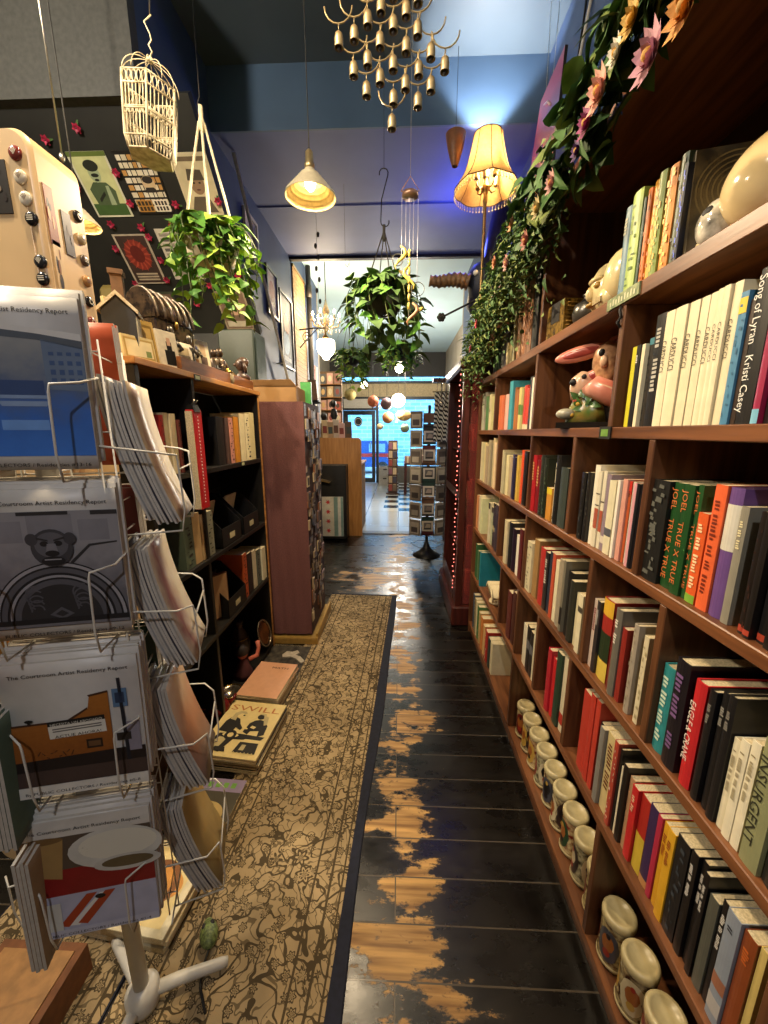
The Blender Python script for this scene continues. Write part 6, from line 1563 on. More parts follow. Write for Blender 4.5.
# birdcage
WW = mat('old_white_wire','cabf9f',.5,.0,hex2='8a7c5c',scale=40)
t = thing('birdcage','old white wire birdcage hanging on a hook, its base tilted towards the aisle','birdcage',(-.86,1.5,2.42),R(20),rot=(R(4),R(6),R(25)))
def hexr(r, z): return [(r*math.cos(PI/3*k+PI/6), r*math.sin(PI/3*k+PI/6), z) for k in range(6)]
lv = [(.070,0),(.080,.03),(.083,.10),(.085,.165),(.085,.20)]
b = MB()
for k in range(6):
    b.tube([hexr(r,z)[k] for r,z in lv], .0036, WW, 6)
for r, z in lv: b.tube(hexr(r,z), .0026, WW, 6, closed=True)
b.build('frame', t)
for nm, za, zb in (('frieze',.165,.20),('lower_band',.085,.105)):
    b = MB()
    for k in range(6):
        A0, A1 = V(hexr(.0845 if za>.1 else .082,za)[k]), V(hexr(.0845 if za>.1 else .082,za)[(k+1)%6])
        up = V((0,0,zb-za))
        for q in range(5):
            p = A0.lerp(A1,(q+.5)/5); dv = (A1-A0)/5*.42
            b.tube([p+dv*math.cos(s*PI/4)+up*(.5+.45*math.sin(s*PI/4)) for s in range(8)], .0019, WW, 5, closed=True)
        b.tube([A0+up,A1+up],.0028,WW,6)
    b.build(nm, t)
b = MB()
for k in range(6):
    for q in range(1,7):
        f = q/7
        P = []
        for r, z in lv[:4]:
            h_ = hexr(r,z); P.append(V(h_[k]).lerp(V(h_[(k+1)%6]), f))
        b.tube(P, .0014, WW, 4)
b.build('bars', t)
b = MB()
for k in range(12):
    a = PI/6*k+PI/6
    b.tube([(.084*math.cos(PI/2*i/8)*math.cos(a), .084*math.cos(PI/2*i/8)*math.sin(a), .20+.072*math.sin(PI/2*i/8)) for i in range(8)]+[(0,0,.272)], .0014, WW, 5)
b.ell((0,0,.276),(.010,.010,.010),WW,n=10,k=6); b.build('dome', t)
b = MB(); b.prism([(x,y) for x,y,_ in hexr(.070,0)],-.003,.003,WW); b.build('floor_tray', t)
b = MB(); b.tube([(0,0,.285),(.006,0,.30),(-.004,0,.315),(.004,0,.33),(0,0,.345),(-.016,0,.37),(.004,0,.395)], .0022, WW, 6); b.tube([(0,0,.39),(-.005,.0,1.2),(-.12,.16,1.437)], .0014, STEEL, 5); b.build('hook', t)

# trailing plants
def hang_plant(name, lab, x, y, z, R0, ztop, leafm, nl, trail, L, pot, rope, seed, hook=None, spread=(1,1), lw=.8):
    rr = random.Random(seed)
    t = thing(name, lab, 'plant', (x,y,z), 0)
    b = MB(); b.lathe([(0,0),(R0*.62,0),(R0*.8,R0*.25),(R0*.95,R0*.8),(R0*1.0,R0*1.0),(R0*.92,R0*1.0),(R0*.85,R0*.85),(0,R0*.8)], pot, n=22); b.build('pot', t)
    b = MB()
    zk = ztop - z
    for k in range(4):
        a = PI/2*k+.4; b.tube([(.01*math.cos(a),.01*math.sin(a),zk),(R0*.98*math.cos(a),R0*.98*math.sin(a),R0*.95),(R0*.7*math.cos(a),R0*.7*math.sin(a),R0*.1),(0,0,-.015)], rope[1], rope[0], 6)
    b.lathe([(0,0),(.012,0),(.013,.03),(.009,.05),(.009,.09),(0,.09)], rope[0], M.Translation((0,0,zk-.03)), 10)
    b.build('hanger', t)
    b = MB(); s = MB()
    for k in range(trail):
        a = rr.uniform(0,2*PI); ln = rr.uniform(.15,1)**1.3*spread[1]; r_ = R0*rr.uniform(.7,1.35)*spread[0]
        P = []
        for i in range(9):
            f = i/8
            P.append((math.cos(a+f*.5)*(R0*.5+(r_-R0*.4)*min(1,f*2.2)), math.sin(a+f*.5)*(R0*.5+(r_-R0*.4)*min(1,f*2.2)), R0*.95+.08*math.sin(PI*min(1,f*1.6))*.8-ln*max(0,f-.25)**1.1*1.25))
        s.tube(P, .0022, STEM, 5)
        m_ = int(nl*(.35+ln))
        for i in range(m_):
            f = (i+rr.random())/m_*8; j = min(7,int(f)); p = V(P[j]).lerp(V(P[j+1]), f-j)
            aa = rr.uniform(0,2*PI); oo = V((p.x,p.y,0)).normalized() if p.length > 0 else V((1,0,0))
            b.leaf(p, oo*.5+V((math.cos(aa),math.sin(aa),rr.uniform(-.9,.2))), oo*.6+V((0,0,.8)), L*rr.uniform(.6,1.15), L*lw*rr.uniform(.6,1.1), leafm[0] if rr.random() < leafm[1] else leafm[2], droop=.25)
    for i in range(int(nl*trail*.28)):
        a = rr.uniform(0,2*PI); q = rr.uniform(.1,1.1)*R0
        b.leaf((q*math.cos(a),q*math.sin(a),R0*rr.uniform(.85,1.5)),(math.cos(a),math.sin(a),rr.uniform(-.3,.7)),(0,0,1),L*rr.uniform(.7,1.1),L*lw*.9,leafm[0] if rr.random() < leafm[1] else leafm[2])
    s.build('trailing_stems', t); b.build('foliage', t)
    if hook: 
        b = MB(); hook(b, zk); b.build('hook', t)
    return t
ROPE2 = mat('dark_hanger_cord','3a3630',.7)
hang_plant('hanging_plant','bright green trailing plant in a knotted cotton hanger above the wooden top',-.845,1.88,2.21,.115,2.78,(LEAF1,.5,LEAF3),17,40,.07,mat('pale_pot','b0a080',.5),(ROPE,.0055),3,
  hook=lambda b, zk: b.tube([(0,0,zk+.05),(-.01,0,zk+.07),(.0,.0,zk+.09),(-.02,.08,1.638)], .002, DARKM, 6), spread=(1.2,.44))
def shook(b, zk):
    pts = []
    for i in range(7): a = PI*1.1 - PI*1.25*i/6; pts.append((-.022+.028*math.cos(a)*-1*-1+.02,0,zk+.34+.028*math.sin(a)))
    pts += [(-.015,0,zk+.2),(-.02,0,zk+.09)]
    for i in range(7): a = PI + PI*1.1*i/6; pts.append((.006+.026*math.cos(a),0,zk+.075+.026*math.sin(a)))
    b.tube(pts, .0032, DARKM, 7); b.tube([(.0,0,zk+.36),(0,0,3.868-2.235)], .0012, DARKM, 5)
hang_plant('hanging_plant','large dark-leaved trailing plant hanging from an S-hook in the middle of the aisle',-.105,2.72,2.26,.135,2.72,(LEAF2,.75,LEAF1),11,40,.11,mat('dark_pot','2a2c24',.5),(ROPE2,.004),8,hook=shook,spread=(1.3,.44),lw=.74)
hang_plant('hanging_plant','pale lime trailing plant hanging in the front room beyond the big dark plant',-.62,5.15,2.33,.12,3.0,(LEAF3,.6,LEAF1),20,34,.075,mat('dark_pot','2a2c24',.5),(ROPE2,.003),21,hook=lambda b, zk: b.tube([(0,0,zk),(0,0,3.698-2.33)],.002,DARKM,5),spread=(1.5,.45))
hang_plant('hanging_plant','bushy green trailing plant hanging in the front room nearer the creature',-.02,5.85,2.50,.15,3.0,(LEAF1,.6,LEAF3),20,40,.085,mat('dark_pot','2a2c24',.5),(ROPE2,.003),22,hook=lambda b, zk: b.tube([(0,0,zk),(0,0,3.698-2.50)],.002,DARKM,5),spread=(1.5,.42))

# dragon chime on a long string
t = thing('wind_chime','slender chime of clear strands with small yellow dragons and rings on a long string','chime',(.050,2.36,2.408))
CLR = mat('clear_strand','b8b8c8',.15,var=.05); YD = mat('yellow_dragon','d0ba5a',.35)
b = MB(); cord(b,(0,0,.43),(.0,0,1.46),.0014, mat('pale_string','b8b0a0',.7)); b.build('string', t)
b = MB(); b.tube([(-.05,0,.36),(0,0,.43),(.05,0,.36),(-.05,0,.36)], .003, mat('pink_copper','b08a7a',.35,.6), 6); b.lathe([(0,.33),(.042,.33),(.045,.34),(.042,.352),(0,.352)], mat('pink_copper','b08a7a'), n=18); b.build('top_ring', t)
for x, l in ((-.044,-.06),(.044,-.11),(-.022,.10),(.02,.06)):
    b = MB(); b.tube([(x,.0,.335),(x,0,l)], .0016, CLR, 5); b.build('strand', t)
b = MB(); b.tube([(.0,0,.335),(0,0,-.28)], .0014, CLR, 5)
for k in range(7): b.tube([(0,0,.08-.045*k),(0,0,.045-.045*k)], .007, YD, 8)
b.build('bamboo_strand', t)
for x, z, s in ((-.05,.05,1),(.0,-.05,-1),(.02,-.24,1)):
    b = MB(); P = [(x+s*.03*math.sin(q*.9),.0,z+.05-.02*q) for q in range(7)]
    b.tube(P, [.004,.009,.011,.010,.008,.005,.002], YD if z > -.1 else mat('copper_dragon','b0805a',.35), 8); b.leaf(P[2],(s,0,.5),(0,1,0),.035,.02,YD); b.build('dragon', t)
for x, z, r in ((-.065,.03,.03),(.05,-.12,.036)):
    b = MB(); b.tube([(x+r*math.cos(2*PI*k/20),0,z+r*math.sin(2*PI*k/20)) for k in range(20)], .0022, mat('grey_ring','6a6a66',.3,.6), 6, closed=True); b.build('ring', t)
# thin drop wires on the soffit
for i, (x, y, zt, zb, lab) in enumerate([(-.70,3.55,3.498,2.55,'string of dark leaf-shaped drops hanging beside the crystal chandelier'),(-.47,3.6,3.498,2.9,'thin dark wire ending in a hook under the blue soffit')]):
    t = thing('drop_string', lab, 'ornament', (x,y,zb))
    b = MB(); cord(b,(0,0,0),(0,0,zt-zb),.0012); b.build('wire', t)
    if i == 0:
        for k in range(7):
            b = MB(); b.ell((.012*(-1)**k,0,.05+.085*k),(.012,.006,.022), mat('dark_drop','3a3428',.4), n=10,k=6); b.build('leaf_drop', t)
    else:
        b = MB(); b.tube([(0,0,0),(.02,0,-.02),(.03,0,.01)],.003,DARKM,6); b.build('hook_end', t)
t = thing('light_rod','slim steel suspension rod hanging beside the cream cabinet','rod',(-1.27,1.62,2.52))
b = MB(); b.tube([(0,0,0),(0,0,3.868-2.52)], .003, STEEL, 8); b.build('rod', t); b = MB(); b.ell((0,0,-.012),(.010,.010,.016),STEEL,n=10,k=8); b.build('end_ball', t)

# ================= LAMP ON THE RED CABINET =================
t = thing('table_lamp','tall candelabra lamp with a scalloped amber bell shade and bead fringe','lamp',(.55,2.87,2.005))
AB = mat('antique_brass','8a7048',.32,.9)
b = MB(); b.lathe([(0,0),(.085,0),(.085,.012),(.05,.025),(.02,.04),(.012,.06),(.011,.95),(.016,.97),(.011,1.0),(.02,1.03),(.03,1.045),(.02,1.06),(.012,1.07),(.012,1.22),(0,1.22)], AB, n=18); b.build('column', t)
CAN = mat('candle_sleeve','d8c89a',.5)
for k in range(4):
    a = PI/2*k + .5
    b = MB(); b.tube([(.015*math.cos(a),.015*math.sin(a),1.05),(.05*math.cos(a),.05*math.sin(a),1.03),(.075*math.cos(a),.075*math.sin(a),1.045),(.08*math.cos(a),.08*math.sin(a),1.075)], .005, AB, 8); b.lathe([(0,0),(.014,0),(.016,.008),(0,.008)], AB, M.Translation((.08*math.cos(a),.08*math.sin(a),1.072)), 12); ar = b.build('arm', t)
    c = MB(M.Translation((.08*math.cos(a),.08*math.sin(a),1.08))); c.lathe([(0,0),(.010,0),(.010,.075),(0,.075)], CAN, n=12); c.build('candle', ar)
b = MB(); b.lathe([(0,1.10),(.02,1.10),(.022,1.18),(.016,1.20),(0,1.20)], mat('socket_brown','6a5638',.5), n=14); b.build('socket', t)
b = MB(); b.lathe([(0,1.195),(.018,1.20),(.024,1.225),(.017,1.25),(0,1.258)], mat('lit_lamp_bulb','fff0c8',.4,emit=('ffdca0',20)), n=14); b.build('bulb', t)
def shade_mat():
    m, N, L, bb = node_mat('amber_lampshade')
    N.remove(bb)
    tc = N.new('ShaderNodeTexCoord'); nz = N.new('ShaderNodeTexNoise'); nz.inputs['Scale'].default_value = 60; L.new(tc.outputs['Object'], nz.inputs[0])
    cr = N.new('ShaderNodeValToRGB'); cr.color_ramp.elements[0].color = lin('b08850'); cr.color_ramp.elements[1].color = lin('cda768'); L.new(nz.outputs['Fac'], cr.inputs[0])
    df = N.new('ShaderNodeBsdfDiffuse'); tr = N.new('ShaderNodeBsdfTranslucent'); mx = N.new('ShaderNodeMixShader'); mx.inputs[0].default_value = .30
    L.new(cr.outputs[0], df.inputs[0]); L.new(cr.outputs[0], tr.inputs[0]); L.new(df.outputs[0], mx.inputs[1]); L.new(tr.outputs[0], mx.inputs[2]); L.new(mx.outputs[0], N['Material Output'].inputs[0])
    return m
SHM = shade_mat()
b = MB(); prof = [(.088,1.335),(.094,1.30),(.104,1.25),(.118,1.19),(.138,1.13),(.166,1.08),(.196,1.045)]
n = 48; rings = []
for j, (r, z) in enumerate(prof):
    rings.append(b.verts([((r*(1+.025*abs(math.sin(4*2*PI*k/n/1)))*math.cos(2*PI*k/n)), (r*(1+.025*abs(math.sin(4*2*PI*k/n))))*math.sin(2*PI*k/n), z - (.012*abs(math.sin(4*2*PI*k/n)) if j == len(prof)-1 else 0)) for k in range(n)]))
for A, B_ in zip(rings, rings[1:]):
    for k in range(n):
        f = b.bm.faces.new((A[k],A[(k+1)%n],B_[(k+1)%n],B_[k])); f.smooth = True; f.material_index = b.mi(SHM)
b.build('lamp_shade', t)
b = MB(); BR = mat('brown_braid','5a3c1c',.7)
for k in range(8):
    a = 2*PI*k/8
    b.tube([(r*1.008*math.cos(a), r*1.008*math.sin(a), z) for r, z in prof], .0028, BR, 5)
b.tube([(.089*math.cos(2*PI*k/32),.089*math.sin(2*PI*k/32),1.335) for k in range(32)], .0035, BR, 6, closed=True)
b.tube([(.199*math.cos(2*PI*k/48),.199*math.sin(2*PI*k/48),1.043-.010*abs(math.sin(4*2*PI*k/48))) for k in range(48)], .003, BR, 6, closed=True)
b.build('braid', t)
b = MB(); BD = mat('fringe_bead','cdbb94',.3)
for k in range(56):
    a = 2*PI*k/56; b.tube([(.200*math.cos(a),.200*math.sin(a),1.035),(.200*math.cos(a),.200*math.sin(a),1.008)], .0012, BD, 4); b.ell((.200*math.cos(a),.200*math.sin(a),1.004),(.0045,.0045,.006),BD,n=6,k=5)
b.build('bead_fringe', t)
sp = bpy.data.lights.new('added_up_spot','SPOT'); sp.energy = 60; sp.color = (.92,.95,1); sp.spot_size = R(84); sp.spot_blend = .4; sp.shadow_soft_size = .03  # added upward spot for the header glow; the lamp itself has only its bulb
so = bpy.data.objects.new('added_up_spot', sp); COL.objects.link(so); so.location = (.55,2.87,2.005+1.26); so.rotation_euler = (R(180),0,0)
for dz, e in ((1.24,13),(1.12,9)):
    l = bpy.data.lights.new('shade_light','POINT'); l.energy = e; l.color = (1,.80,.50) if dz < 1.2 else (1,.86,.62); l.shadow_soft_size = .025
    lo = bpy.data.objects.new('shade_light', l); COL.objects.link(lo); lo.location = (.55 if dz>1.2 else .575,2.87 if dz>1.2 else 2.84,2.005+dz)
# ================= RIGHT SIDE BEYOND THE BOOKCASE =================
REDW = wood_mat('dark_red_wood','4a1d16','2a0f0c',.35,(14,14,1.2))
t = thing('display_cabinet','dark red wooden glass-fronted display cabinet standing beyond the brown bookcase','cabinet',(.68,3.2,0))
def dpart(name, lo, hi, m, bev=.003):
    b = MB(); b.box(lo, hi, m, bev=bev); return b.build(name, t, world=True)
for x in (.45,.855): dpart('corner_post',(x,2.80,.16),(x+.05,2.85,1.93),REDW); dpart('corner_post',(x,3.58,.16),(x+.05,3.63,1.93),REDW)
dpart('base_moulding',(.42,2.77,0),(.93,3.66,.16),REDW,.01); dpart('cornice',(.42,2.77,1.93),(.93,3.66,2.005),REDW,.015)
dpart('back_panel',(.89,2.85,.16),(.90,3.58,1.93),mat('red_lining','6a1c1c',.7)); dpart('end_panel',(.455,3.585,.16),(.90,3.60,1.93),REDW)
PKL = mat('pink_card','c0584c',.5)
for z in (.55,.95,1.35): dpart('shelf',(.50,2.84,z),(.89,3.58,z+.012),REDW)
dpart('front_pane',(.50,2.815,.17),(.855,2.82,1.93),mat('pink_tint_glass','b8605a',.08,trans=.75,var=0))
dpart('side_rail',(.452,2.85,1.0),(.458,3.58,1.06),REDW); dpart('side_rail',(.452,2.85,.16),(.458,3.58,.30),REDW)
for k, (y, z, h) in enumerate([(2.95,1.362,.16),(3.1,1.362,.2),(2.95,.962,.18),(3.12,.962,.14),(3.0,.562,.2),(3.0,.18,.2)]):
    b = MB(); b.box((.56,y-.05,z),(.72,y+.05,z+h), hx(['b8463c','8a2a24','c86a54'][k%3],.5), bev=.002); o = b.build('gift_box'); tag(o, f'{["red","dark red","salmon"][k%3]} gift box, {ORD[k]} inside the red display cabinet', 'box', 'gift boxes in the red cabinet')
    b = MB(); b.box((.558,y-.008,z),(.722,y+.008,z+h+.001), hx('e0c8a0')); b.build('ribbon', o)
t = thing('string_lights','string of tiny pink lights along the edge of the red display cabinet','lights',(.435,3.0,1.1))
b = MB(); PL = [(.438,2.86+.012*math.sin(k*1.9),1.90-.0125*k*4.6/2) for k in range(61)]
b.tube([(x,y,z) for x, y, z in PL], .0015, DARKM, 5); b.build('wire', t, world=True)
LB = mat('pink_light','ff9a8a',.3,emit=('ff7a6a',2.2))
for k in range(46):
    b = MB(); b.ell((.436+.004*math.sin(k*2.3),2.86+.02*math.sin(k*1.3),1.90-.036*k),(.0042,.0042,.005),LB,n=6,k=5); b.build('bulb', t, world=True)

# postcard spinner
PCX, PCY = .32, 4.54
t = thing('postcard_rack','dark spinning postcard rack with a cone foot near the tiled floor','rack',(PCX+.03,PCY,0))
IRON = mat('rack_iron','35322e',.4,.7)
b = MB(); b.lathe([(0,0),(.17,0),(.17,.008),(.10,.045),(.05,.10),(.025,.16),(.018,.20),(.018,1.80),(0,1.80)], IRON, n=28); b.build('foot_and_pole', t)
b = MB(); b.tube([(-.20,-.04,.16),(-.1,-.18,.15),(.08,-.18,.15),(.20,-.04,.16),(.1,.14,.15),(-.1,.14,.15)], .004, IRON, 6, closed=True); b.build('hoop', t)
b = MB()
for s in (-1,1):
    for z in [.30+.21*k for k in range(7)]: b.tube([(s*.21,-.02,z),(s*.075,-.11,z),(0,-.11,z)], .003, IRON, 5)
    b.tube([(s*.075,-.11,.26),(s*.075,-.11,1.74)], .003, IRON, 5); b.tube([(s*.21,-.02,.26),(s*.21,-.02,1.74)], .003, IRON, 5)
b.build('wire_frame', t)
b = MB(); 
for k in range(12): b.box((-.072,-.100,.28+.12*k),(.072,-.096,.39+.12*k), hx(['5a1f24','23423a','2a2622','6a4a34'][k%4],.5))
b.build('card_backing', t)
for k in range(6):
    z = .30+.21*k+.10
    b = MB(frame((PCX+.03,PCY-.116,z),(1,0,0),(0,0,1))); b.prism([(-.066,-.062),(.066,-.062),(.066,.062),(-.066,.062)],0,.004,hx('d8cdb8',.5)); o = b.build('postcard'); tag(o, f'white-bordered picture postcard, {ORD[k]} from the foot up the front of the dark rack','postcard','postcards on the spinner')
    b = MB(frame((PCX+.03,PCY-.116,z),(1,0,0),(0,0,1))); b.rect(-.045,-.042,.045,.042,.0045,hx('6a6660')); b.poly([(-.04,-.03,.005),(-.01,.03,.005),(.035,.02,.005),(.03,-.03,.005)],hx(['b8a890','8a7a6a','a8988a'][k%3])); b.rect(-.045,-.042,.045,-.02,.0052,hx('3a3632')); b.build('picture', o)
for s, nm in ((-1,'aisle side'),(1,'wall side')):
    for k in range(7):
        z = .28+.21*k
        b = MB(frame((PCX+.03+s*.145,PCY-.068,z),(1,s*.68,0),(0,0,1))); b.prism([(-.075,0),(.075,0),(.075,.19),(-.075,.19)],0,.02,hx(['9a8d78','b8ab94','7a6f60','a89a80'][k%4],.5)); b.rect(-.06,.02,.06,.16,.0205,hx(['c9bda4','6a5f52','8a7d6a'][k%3])); o = b.build('postcard'); tag(o, f'stack of muted postcards, {ORD[k]} pocket up the {nm} of the dark rack', 'postcards', 'postcards on the spinner wings')
        b = MB(frame((PCX+.03+s*.145,PCY-.068,z),(1,s*.68,0),(0,0,1))); b.rect(-.045,.035,.045,.10,.021,hx(['5a5048','c0b49c','453d36'][k%3])); b.build('picture', o)
# textiles hanging by the wall
STR = bpy.data.materials.new('black_white_stripes'); STR.use_nodes = True
def stripes():
    N, L = STR.node_tree.nodes, STR.node_tree.links; bb = N['Principled BSDF']
    tc = N.new('ShaderNodeTexCoord'); w = N.new('ShaderNodeTexWave'); w.bands_direction = 'DIAGONAL'; w.inputs['Scale'].default_value = 14; w.inputs['Distortion'].default_value = 0
    L.new(tc.outputs['Object'], w.inputs[0]); cr = N.new('ShaderNodeValToRGB'); cr.color_ramp.interpolation = 'CONSTANT'; cr.color_ramp.elements[0].color = lin('1a1a1c'); cr.color_ramp.elements[1].color = lin('cfcbc0'); cr.color_ramp.elements[1].position = .5
    L.new(w.outputs['Fac'], cr.inputs[0]); L.new(cr.outputs[0], bb.inputs['Base Color']); bb.inputs['Roughness'].default_value = .85
stripes()
def cloth_hang(name, lab, cat, x0, x1, y, z0, z1, m, amp=.012, hang=True):
    t = thing(name, lab, cat, ((x0+x1)/2, y, z0))
    b = MB(); n = 10; P = []
    for j in range(9):
        z = z1-z0 if j == 0 else (z1-z0)*(1-j/8)
        for i in range(n+1): P.append((x0-(x0+x1)/2+(x1-x0)*i/n, amp*math.sin(i*1.7+j*.3)*(.4+j/8), z))
    v = b.verts(P); b.faces(v, [(j*(n+1)+i,j*(n+1)+i+1,(j+1)*(n+1)+i+1,(j+1)*(n+1)+i) for j in range(8) for i in range(n)], m, True)
    r = bmesh.ops.solidify(b.bm, geom=b.bm.faces[:], thickness=.004)
    b.build('cloth', t)
    b = MB(); b.tube([(x0-(x0+x1)/2-.02,0,z1-z0),(x1-(x0+x1)/2+.02,0,z1-z0)], .005, DARKM, 6); b.tube([(0,0,z1-z0),(0,.02,z1-z0+.07),(0,0,z1-z0+.10)], .003, DARKM, 6); b.build('hanger', t)
cloth_hang('scarf','black and white striped scarf hanging behind the red display cabinet','scarf',.36,.50,4.05,1.40,1.90,STR)
cloth_hang('shawl','grey mottled shawl hanging low behind the postcard rack','shawl',.50,.70,4.15,.30,1.42,mat('grey_floral_cloth','6a6660',.85,hex2='2c2a28',scale=30))
b = MB(); b.box((.34,4.02,1.99),(.95,4.06,2.03), REDW); b.box((.905,4.02,0),(.945,4.06,1.99), REDW); o = b.build('clothes_rail'); tag(o,'dark wooden rail carrying the striped scarf and grey shawl','rail')
b = MB(); b.tube([(.36,4.04,2.01),(.36,4.04,2.0)],.004,DARKM); b.build('rail_peg', o)
for k in range(4):
    t = thing('necklace', f'silver chain necklace, {ORD[k]} along the dark rail above the striped scarf', 'necklace', (.40+.05*k,4.0,1.75), 0, 'silver necklaces on the rail')
    b = MB(); b.tube([(.022*math.cos(2*PI*i/18),0,.14+(.14+.02*k)*math.sin(2*PI*i/18)) for i in range(18)], .004, SILVF, 6, closed=True); b.build('chain', t)
    b = MB(); b.ell((0,0,-.02*k-.01),(.010,.006,.014),SILVF,n=10,k=6); b.build('pendant', t)

# puppet creature on the blue wall
PUR = mat('dark_purple_satin','2a2240',.35,hex2='15121f',scale=9,bump=.2)
t = thing('puppet','dark purple satin puppet creature with a ribbed brown horn, mounted high on the blue wall','puppet',(.70,3.6,2.7))
b = MB(); b.tube([(.86,3.75,3.42),(.84,3.66,3.25),(.80,3.6,3.02),(.77,3.6,2.86),(.72,3.6,2.72),(.69,3.6,2.56),(.74,3.62,2.42)], [.06,.085,.095,.10,.135,.12,.05], PUR, 18); b.build('body', t, world=True)
b = MB(); b.ell((.66,3.53,2.72),(.10,.11,.15), mat('blue_black_felt','1c2236',.6), n=18,k=12); hd = b.build('head', t, world=True)
b = MB(); b.ell((.61,3.43,2.76),(.022,.02,.022), INKW, n=12,k=8); b.build('eye', hd); 
b = MB(); HRN = mat('ribbed_brown_horn','7a5a3a',.5,hex2='4a3420',scale=30)
P = []; rr_ = []
for i in range(34):
    f = i/33; P.append((.56-.32*f, 3.46, 2.70+.02*math.sin(f*4)+.07*max(0,f-.7)*3*.5)); rr_.append((.058-.020*f)*(1.12 if i%4 in (0,1) else .92))
b.tube(P, rr_, HRN, 16); b.build('horn', t, world=True)
b = MB()
for s in (0,1): b.leaf((.70+.05*s,3.5,2.84),(.2-.5*s,-.3,.8),(0,-1,0),.12,.06,PUR)
b.build('ears', t, world=True)
t = thing('wand','thin dark rod with a star knob sticking out from the blue wall below the puppet','rod',(.62,3.3,2.45))
b = MB(); b.tube([(.945,3.35,2.66),(.60,3.3,2.52),(.345,3.3,2.40)], .008, DARKM, 8); b.build('rod', t, world=True)
b = MB()
for k in range(6): a = PI/3*k; b.ell((.33+.02*math.cos(a),3.3,2.395+.02*math.sin(a)),(.016,.013,.016),DARKM,n=8,k=6)
b.ell((.33,3.3,2.395),(.018,.018,.018),DARKM,n=10,k=6); b.build('star_knob', t, world=True)
t = thing('hanging_horn','brown fluted horn shade hanging just behind the amber lamp','ornament',(.355,2.95,3.22))
b = MB(); b.lathe([(.018,0),(.03,.03),(.05,.10),(.066,.18),(.060,.185),(.045,.10),(.02,.02),(.018,0)], mat('brown_parchment','8a5a38',.5,var=.15,scale=20), n=24); b.build('shade', t)
b = MB(); b.tube([(0,0,.10),(0,0,3.868-3.22)], .0016, DARKM, 5); b.tube([(-.055,0,.16),(.055,0,.16)],.002,DARKM,5); b.build('cord', t)
# tilted poster near the bookcase top
t = thing('poster','tall purple and red glowing-sky poster board hung on edge above the leafy garland','poster',(.80,2.55,2.8))
def sky_print():
    return photo_mat('print_sunset_purple',[(.15,'a8302a'),(.40,'d8b090'),(.55,'8a4a7a'),(.8,'7a2c4c'),(1.0,'a83a54')],2,4,.3)
b = MB(); v = b.verts([(.80,2.40,2.84),(.80,2.86,2.90),(.80,2.66,3.36),(.80,2.33,3.36),(.815,2.40,2.84),(.815,2.86,2.90),(.815,2.66,3.36),(.815,2.33,3.36)])
b.faces(v, [(0,3,2,1)], sky_print()); b.faces(v, [(4,5,6,7),(0,1,5,4),(1,2,6,5),(2,3,7,6),(3,0,4,7)], hx('2a2420')); b.build('board', t, world=True)
b = MB()
for y0, z0, y1, z1 in ((2.42,3.10,2.55,3.18),(2.5,2.98,2.62,3.04),(2.48,3.22,2.58,3.29)): b.tube([(.7985,y0,z0),(.7985,(y0+y1)/2,z0+.05),(.7985,y1,z1)], .006, hx('d8c8d0'), 6)
b.build('painted_strokes', t, world=True)
b = MB(); b.tube([(.808,2.5,3.36),(.808,2.47,3.868)], .0014, STEEL, 5); b.tube([(.808,2.60,3.36),(.808,2.62,3.868)], .0014, STEEL, 5); b.build('hanging_wires', t, world=True)
for i, (P, lab) in enumerate([([(.944,2.40,3.868),(.94,2.42,3.609),(.936,2.495,3.423),(.94,2.533,3.229),(.94,2.548,2.9),(.944,2.56,2.4)],'white electric cable running down the blue wall behind the garland'),([(.944,2.45,3.868),(.94,2.50,3.55),(.938,2.56,3.3),(.944,2.60,2.5)],'thinner dark cable beside the white one on the blue wall')]):
    b = MB(); b.tube(P, .008 if i == 0 else .006, WHITE if i == 0 else DARKM, 8); o = b.build('cable'); tag(o, lab, 'cable')
    for z in (3.3, 2.8):
        c = MB(); c.box((.930,2.52+.03*i,z),(.949,2.555+.03*i,z+.012), WHITE); c.build('clip', o)

# ================= LEFT WALL BEYOND THE SLOPE =================
def wall_pic(y0, y1, z0, z1, fr, lab, art, glass=False):
    yc, w, h = (y0+y1)/2, y1-y0, z1-z0
    t = thing('framed_picture', lab, 'picture', (XL+.001, yc, z0), 0, 'pictures on the side wall')
    T = frame((XL+.004, yc, z0), (0,1,0), (0,0,1))
    T = M.Translation((-(XL+.001),-yc,-z0)) @ T
    b = MB(T)
    for x_0, y_0, x_1, y_1 in ((-w/2,0,w/2,.025),(-w/2,h-.025,w/2,h),(-w/2,.025,-w/2+.025,h-.025),(w/2-.025,.025,w/2,h-.025)): b.prism([(x_0,y_0),(x_1,y_0),(x_1,y_1),(x_0,y_1)],0,.022,hx(fr,.35))
    b.build('frame', t)
    b = MB(T); b.rect(-w/2+.02,.02,w/2-.02,h-.02,.006,hx('d8d0c0',.4)); art(b,w,h); b.build('print', t)
def wa1(m, w, h): m.rect(-w*.36,h*.12,w*.36,h*.88,.007,hx('c9b8ac')); m.disc((0,h*.5,.008),w*.2,h*.2,hx('a88a84'))
def wa2(m, w, h): m.rect(-w*.38,h*.1,w*.38,h*.9,.007,hx('c8a898')); m.disc((0,h*.55,.008),w*.25,h*.22,hx('a8584a')); m.rect(-w*.3,h*.14,w*.3,h*.26,.008,hx('8a6a7a'))
def wa3(m, w, h):
    m.rect(-w*.44,h*.04,w*.44,h*.96,.007,hx('3c4450')); m.disc((0,h*.62,.008),w*.22,h*.14,hx('c9907a')); m.disc((-.05*w,h*.35,.008),w*.25,h*.16,hx('8ab0c8')); m.rect(-w*.3,h*.1,w*.3,h*.16,.008,hx('b8b8b0'))
